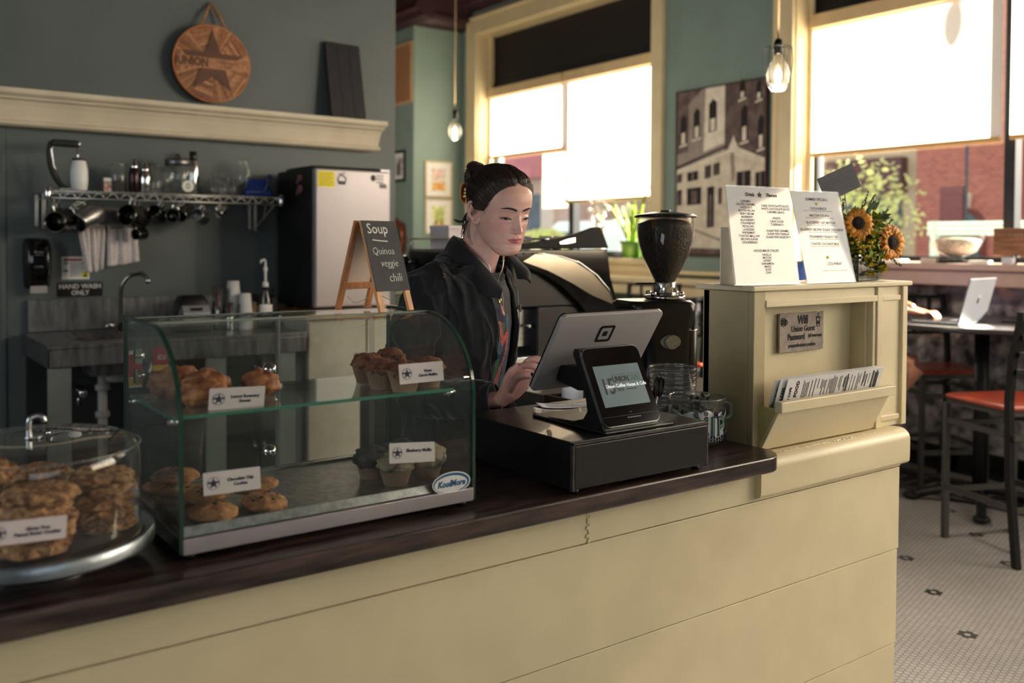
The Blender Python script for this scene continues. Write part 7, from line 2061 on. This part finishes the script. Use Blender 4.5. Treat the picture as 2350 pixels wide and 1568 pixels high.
stool('lattice backed bar stool beyond the grinder, further back', 4.95, 5.05, R(120), True)
bar_table('round high table far back beside the green corner', 3.6, 7.3)
stool('bar stool at the far back table, seen past the chalkboard', 3.15, 6.9, R(-40), True)
# laptop
t = thing('laptop', 'open silver laptop on the round high table', 'laptop', (4.85, 2.63, 1.0315), R(6)); t.scale = (1.12, 1.12, 1.12)
AL = pm('silver_aluminium', (128, 130, 138), .35, .6, var=.03)
MB().box(-.155, .155, -.11, .11, 0, .014).build('base', AL, t, bev=.004)
MB().box(-.14, .14, -.02, .10, .014, .0155).build('keyboard', BLACK, t)
LM = T4((0, -.108, .012), RX(R(14)))
m = MB(); m.M = LM; m.box(-.155, .155, -.004, .003, 0, .215); m.build('lid', AL, t, bev=.003)
m = MB(); m.M = LM; m.box(-.148, .148, .0032, .0042, .008, .208); m.build('screen', GLOSSB, t)
m = MB(); m.M = LM; m.ell((0, -.0045, .105), (.012, .0008, .014), 16, 8); m.tube([(0, -.005, .119), (.004, -.005, .125)], .0015, 5); m.build('logo', pm('dark_logo', (40, 40, 44), .2), t)
tag(MB().box(-.16, .16, -.12, .12, 0, .012).build('laptop_sleeve', BLACK, loc=(4.70, 2.78, 1.0315), rotz=R(10), bev=.004), 'thin black sleeve lying under the guest hands beside the laptop', 'sleeve') if False else None
t = thing('phone', 'dark phone lying behind the laptop', 'phone', (5.20, 2.44, 1.0315), R(30)); MB().box(-.035, .035, -.07, .07, 0, .009).build('body', BLACK, t, bev=.003)
# guest
P2 = thing('person', 'seated guest in a blue shirt typing on the laptop, mostly hidden', 'person', (4.60, 3.30, 0), 0)
g = MB()
def gp(pts, r, seg=18): g.tube(smoothpath(pts, 4), [r[min(len(r)-1, int(i/(4*(len(pts)-1))*(len(r)-1)))]+(r[min(len(r)-1, int(i/(4*(len(pts)-1))*(len(r)-1))+1)]-r[min(len(r)-1, int(i/(4*(len(pts)-1))*(len(r)-1)))])*((i/(4*(len(pts)-1))*(len(r)-1)) % 1) for i in range(4*(len(pts)-1)+1)], seg)
g.loft([ring(c, a, b, 32) for c, a, b in (((4.60, 3.33, .80), .17, .13), ((4.60, 3.34, .95), .155, .12), ((4.60, 3.33, 1.12), .17, .12), ((4.60, 3.31, 1.26), .185, .11), ((4.60, 3.30, 1.33), .13, .08), ((4.60, 3.27, 1.37), .06, .06), ((4.60, 3.24, 1.44), .055, .06))], True)
g.loft([ring(c, a, b, 32) for c, a, b in (((4.60, 3.20, 1.405), .02, .03), ((4.60, 3.19, 1.42), .045, .06), ((4.60, 3.19, 1.46), .062, .085), ((4.60, 3.20, 1.52), .072, .095), ((4.60, 3.21, 1.57), .070, .092), ((4.60, 3.22, 1.61), .05, .065), ((4.60, 3.22, 1.63), .01, .01))], True)
g.ell((4.60, 3.10, 1.49), (.012, .02, .02)); g.ell((4.53, 3.2, 1.5), (.01, .02, .03)); g.ell((4.67, 3.2, 1.5), (.01, .02, .03))
for s_, kx in ((-1, 4.66), (1, 4.83)):
    gp([(4.60+s_*.09, 3.30, .84), (4.66+s_*.08, 3.05, .83), (kx, 2.80, .78)], [.085, .07, .058]); gp([(kx, 2.80, .78), (kx-.10, 2.95, .55), (kx-.18, 3.12, .32)], [.058, .055, .04])
    g.loft([ring((kx-.18, 3.08, z), a, b, 24) for z, a, b in ((.26, .04, .11), (.30, .04, .11), (.34, .035, .05))], True)
gp([(4.42, 3.30, 1.28), (4.40, 3.22, 1.10), (4.42, 3.12, 1.02)], [.05, .042, .038]); gp([(4.42, 3.12, 1.085), (4.58, 2.92, 1.115), (4.72, 2.80, 1.095)], [.042, .038, .028])
gp([(4.78, 3.30, 1.28), (4.84, 3.22, 1.12), (4.86, 3.14, 1.09)], [.05, .042, .038]); gp([(4.86, 3.14, 1.09), (4.90, 2.98, 1.11), (4.90, 2.86, 1.09)], [.042, .038, .028])
def ghand(c, d, th):
    c = V(c); d = V(d).normalized(); s_ = d.cross(V((0, 0, 1))).normalized()
    palm(g, [(c-d*.02, s_*.026, V((0, 0, .018))), (c+d*.03, s_*.036, V((0, 0, .015))), (c+d*.075, s_*.038, V((0, 0, .012)))])
    for k, L in enumerate((.066, .075, .070, .054)):
        b = c+d*.07+s_*(-.028+.019*k); finger(g, [b, b+d*L*.5+V((0, 0, .012)), b+d*L*.85+V((0, 0, -.002)), b+d*L+V((0, 0, -.020))], (.0095, .0065))
    b = c+d*.01+s_*th*.03; finger(g, [b, b+d*.035+s_*th*.025, b+d*.06+s_*th*.022+V((0, 0, -.012))], (.012, .008))
ghand((4.735, 2.785, 1.088), (.75, -.62, -.18), -1); ghand((4.90, 2.845, 1.085), (-.08, -.95, -.15), 1)
GV, GF = remeshed(g, .0052, 3)
gm = MB(); gm.add([v-V((4.60, 3.30, 0)) for v in GV], GF, True)
gb = gm.build('body', SKIN, P2)
ca = gb.data.color_attributes.new('tint', 'FLOAT_COLOR', 'POINT'); cc = lin((206, 146, 118)); ca.data.foreach_set('color', list(cc)*len(gb.data.vertices))
def gplace(m, name, mt, **k):
    m.v = [v-V((4.60, 3.30, 0)) for v in m.v]; return m.build(name, mt, P2, **k)
m = MB(); m.loft([ring(c, a, b, 40) for c, a, b in (((4.60, 3.34, .80), .185, .15), ((4.60, 3.34, .95), .175, .14), ((4.60, 3.33, 1.12), .19, .14), ((4.60, 3.31, 1.26), .205, .125), ((4.60, 3.30, 1.335), .145, .09), ((4.60, 3.27, 1.375), .068, .068))], True)
m.tube([(4.44, 3.30, 1.29), (4.41, 3.24, 1.14)], [.075, .065], 20).tube([(4.76, 3.30, 1.29), (4.83, 3.23, 1.15)], [.075, .065], 20); gplace(m, 'blue_shirt', pm('blue_cotton', (58, 84, 150), .85, var=.15, vs=30))
m = MB()
for s_ in (-1, 1): m.tube([(4.60+s_*.09, 3.34, .85), (4.65+s_*.085, 3.10, .845)], [.115, .100], 20)
gplace(m, 'shorts', pm('dark_shorts', (40, 42, 52), .85))
m = MB(); m.ell((4.60, 3.235, 1.565), (.082, .098, .085), 28, 16, None, lumpy(3, 4, .08)); gplace(m, 'hair', HAIR)
for dx in (-.028, .028):
    m = MB(); m.ell((4.60+dx, 3.106, 1.515), (.010, .006, .005)); gplace(m, 'eye', pm('guest_eye', (60, 44, 36), .3))
    m = MB(); m.ell((4.60+dx, 3.104, 1.534), (.016, .005, .003)); gplace(m, 'eyebrow', HAIR)
m = MB(); m.ell((4.60, 3.106, 1.452), (.020, .008, .005)); gplace(m, 'lips', pm('guest_lips', (160, 90, 84), .5))
for kx in (4.48, 4.65):
    m = MB(); m.loft([ring((kx, 3.075, z), a, b, 24) for z, a, b in ((.245, .048, .13), (.28, .05, .13), (.33, .044, .07), (.36, .045, .05))], True); gplace(m, 'shoe', pm('grey_trainer', (120, 118, 116), .7))

# ================================================================ the street outside
t = thing('brick_building', 'red brick building with arched windows across the street', 'building', (17.0, 7.0, 0))
BRK = bpy.data.materials.new('red_brick'); BRK.use_nodes = True
def _brk():
    n = BRK.node_tree.nodes; L = BRK.node_tree.links; b = n['Principled BSDF']
    tc = n.new('ShaderNodeTexCoord'); sp = n.new('ShaderNodeSeparateXYZ'); L.new(tc.outputs['Object'], sp.inputs[0]); mp = n.new('ShaderNodeCombineXYZ'); L.new(sp.outputs[1], mp.inputs[0]); L.new(sp.outputs[2], mp.inputs[1])
    br = n.new('ShaderNodeTexBrick'); br.inputs['Scale'].default_value = 4; br.inputs['Color1'].default_value = lin((176, 96, 80)); br.inputs['Color2'].default_value = lin((150, 78, 66)); br.inputs['Mortar'].default_value = lin((176, 150, 138)); br.inputs['Mortar Size'].default_value = .012
    L.new(mp.outputs[0], br.inputs[0]); L.new(br.outputs[0], b.inputs['Base Color']); b.inputs['Roughness'].default_value = .85
_brk()
def archwin(y, w, zs0, zs1): return [(y-w/2, zs0), (y+w/2, zs0), (y+w/2, zs1)]+[(y+w/2*cos(a), zs1+w/2*sin(a)) for a in [pi*i/12 for i in range(1, 12)]]+[(y-w/2, zs1)]
MB().box(0, 6, -9, 2.9, 0, 6.8).build('wall', BRK, t)
WS = pm('white_stone', (220, 204, 184), .7); DG = pm('dark_window_glass', (74, 84, 92), .15, var=.4, vs=3)
for y in (-5.3, -2.4, -.2, 1.92):
    f = MB(); f.prism(archwin(y, .80, .9, 1.75), -.06, .0, 'x'); fo = f.build('arched_window', pm('brick_arch', (110, 56, 50), .8), t)
    MB().prism(archwin(y, .62, .95, 1.75), -.10, -.05, 'x').build('pane', DG, fo)
    MB().prism([(y-.09, 2.14), (y+.09, 2.14), (y+.13, 2.42), (y-.13, 2.42)], -.12, 0, 'x').build('keystone', WS, t)
for y in (-3.9, -1.3, .95): MB().box(-.08, 0, y-.10, y+.10, 0, 6.8).build('pier', pm('brick_pier', (150, 84, 72), .8), t)
MB().box(-.06, 0, -9, 2.9, .4, .55).build('stone_course', WS, t)
t = thing('tan_building', 'tan shop building with dark awning across the street', 'building', (17.2, 13.6, 0))
MB().box(0, 6, -3.6, 3.4, 0, 6.6).build('wall', pm('tan_render', (196, 170, 142), .8), t)
MB().box(-.25, 0, -3.4, 3.2, 2.5, 3.2).build('fascia', pm('dark_red_fascia', (96, 60, 60), .7), t)
for y in (-2.6, -.6, 1.6): MB().box(-.06, 0, y-.7, y+.7, .5, 2.4).build('shop_window', DG, t)
for y in (-2.4, 0, 2.4): MB().box(-.06, 0, y-.4, y+.4, 3.8, 5.4).build('window', DG, t)
t = thing('pink_building', 'pinkish building with a red sign seen past the barista', 'building', (14.5, 21.4, 0))
MB().box(0, 5, -4.2, 5.5, 0, 7.5).build('wall', pm('pink_stucco', (206, 172, 156), .8), t)
for y in (-3.2, -1.2, 1.0, 3.2): MB().box(-.1, 0, y-.25, y+.25, 0, 6).build('pilaster', pm('pale_pilaster', (222, 200, 180), .8), t)
MB().box(-.3, 0, -3.8, 4.8, 3.1, 3.9).build('sign_board', pm('faded_red_sign', (190, 110, 112), .7), t)
MB().text('MERCANTILE', .62, T4((-.32, .4, 3.5), LEFTF), ext=.02).build('sign_letters', WS, t)
for y in (-2.2, -.1, 2.1): MB().box(-.05, 0, y-.7, y+.7, .6, 2.7).build('shop_window', DG, t)
MB().box(-.2, .0, -4.0, 5.2, 0, 1.1).build('brick_base', BRK, t)
struct(MB().box(WX+WT, 40, -30, 60, -.12, -.02).build('street_ground', pm('pale_pavement', (176, 168, 160), .85, var=.15, vs=2)))
CAN = pm('sunlit_leaves', (184, 190, 130), .6, var=.5, vs=3)
def _can():
    b = CAN.node_tree.nodes['Principled BSDF']; n = CAN.node_tree.nodes; L = CAN.node_tree.links
    tr = n.new('ShaderNodeBsdfTranslucent'); tr.inputs[0].default_value = lin((236, 228, 160)); mx = n.new('ShaderNodeMixShader'); mx.inputs[0].default_value = .55
    L.new(b.outputs[0], mx.inputs[1]); L.new(tr.outputs[0], mx.inputs[2]); L.new(mx.outputs[0], n['Material Output'].inputs[0])
_can()
def tree(label, x, y, h, r, seed, n=900):
    t = thing('street_tree', label, 'tree', (x, y, -.02), 0, 'trees on the street'); rn = random.Random(seed)
    MB().tube(smoothpath([(0, 0, 0), (.03, .02, h*.4), (-.02, 0, h*.8)], 4), [.07, .065, .06, .055, .05, .045, .04, .035, .03], 8).build('trunk', pm('tree_bark', (110, 92, 78), .9), t)
    m = MB()
    for i in range(n):
        d = V((rn.gauss(0, 1), rn.gauss(0, 1), rn.gauss(0, 1))).normalized(); rr = r*rn.random()**.45*(1+.35*NZ.noise(d*2+V((seed, 0, 0))))
        p = V((0, 0, h*.72))+V((d.x*rr, d.y*rr, d.z*rr*1.0))
        leafquad(m, p, (rn.uniform(-1, 1), rn.uniform(-1, 1), rn.uniform(-1, .4)), (rn.uniform(-1, 1), rn.uniform(-1, 1), 1), rn.uniform(.06, .11), rn.uniform(.025, .04))
    m.build('crown', CAN, t)
tree('sunlit leafy street tree behind the sunflowers', 9.2, 5.95, 2.62, .60, 5, 620)
tree('street tree partly behind the window blind', 9.8, 8.3, 3.2, .6, 6, 300)
for i, (x, y, r, lb) in enumerate(((9.0, 11.4, .55, 'bright green shrub outside seen past the barista'), (9.3, 12.6, .5, 'second green shrub outside behind the barista head'))):
    t = thing('shrub', lb, 'shrub', (x, y, -.02), 0, 'shrubs outside the window'); m = MB(); rn = random.Random(i)
    for k in range(420):
        d = V((rn.gauss(0, 1), rn.gauss(0, 1), abs(rn.gauss(0, 1)))).normalized(); p = V((d.x*r, d.y*r, d.z*r+1.1)); leafquad(m, p, (rn.uniform(-1, 1), rn.uniform(-1, 1), rn.uniform(-.5, 1)), (0, 1, 1), .12, .05)
    m.build('foliage', CAN, t); MB().lathe([(.3, 0), (.42, 1.1), (.38, 1.15), (0, 1.15)]).build('planter', pm('planter_grey', (150, 146, 140), .7), t)
t = thing('street_lamp', 'street lamp whose shadow falls on the large right blind', 'lamp post', (9.1, .9, -.02))
MB().cyl((0, 0, 0), (0, 0, 5.4), .05).build('pole', pm('dark_green_post', (60, 66, 70), .6), t); MB().tube([(0, 0, 5.35), (0, .4, 5.05), (0, .72, 4.85)], .03).ell((0, .75, 4.70), (.10, .08, .17)).build('lamp_head', pm('lamp_iron', (60, 60, 60), .6), t)
t = thing('banner', 'dark red banner on a post outside the right window', 'banner', (10.4, 5.45, -.02))
MB().cyl((0, 0, 0), (0, 0, 3.0), .018).build('post', pm('banner_post', (60, 60, 66), .6), t); MB().box(-.02, .02, .03, .30, 1.70, 2.15).build('cloth', pm('dark_red_cloth', (110, 62, 70), .8), t)
t = thing('slatted_bench', 'white slatted bench outside the right window', 'bench', (8.1, 3.75, -.02))
for z in (1.56, 1.605, 1.65): MB().box(-.02, .02, -1.0, .84, z, z+.035).build('back_slat', pm('white_bench_paint', (222, 228, 222), .5), t)
for y in (-.9, .78): MB().box(-.03, .03, y-.03, y+.03, 0, 1.69).build('post', pm('bench_post', (190, 194, 190), .5), t)
t = thing('parked_van', 'white van parked outside, blown out by the sun', 'van', (11.9, 12.9, -.02), R(90)); t.scale = (.82, .82, .82)
WV = pm('white_car_paint', (236, 236, 236), .3, coat=.5, var=0)
MB().loft([[(x, -.9, z) for x, z in P_]+[] for P_ in ()], False) if False else None
m = MB(); P_ = [(-2.3, .35), (2.1, .35), (2.35, .6), (2.3, 1.05), (1.75, 1.25), (1.35, 2.15), (1.1, 2.3), (-2.2, 2.3), (-2.35, 2.0)]
m.prism(P_, -.9, .9, 'y'); m.build('body', WV, t, bev=.06)
MB().prism([(1.62, 1.25), (1.28, 2.05), (.55, 2.05), (.55, 1.25)], -.91, .91, 'y').build('side_window', DG, t)
for x in (-1.5, 1.5):
    for y in (-.85, .85): MB().cyl((x, y-.1, .33), (x, y+.1, .33), .33, seg=28).build('wheel', BLACKM, t)
t = thing('window_poster', 'white sheet at the window glass standing in for a bright patch outside', 'poster', (6.012, 7.42, 2.16))
MB().box(0, .003, -.185, .25, -.345, .22).build('sheet', bpy.data.materials['cream_roller_fabric'], t)  # sheet added in place of an overexposed white thing outside
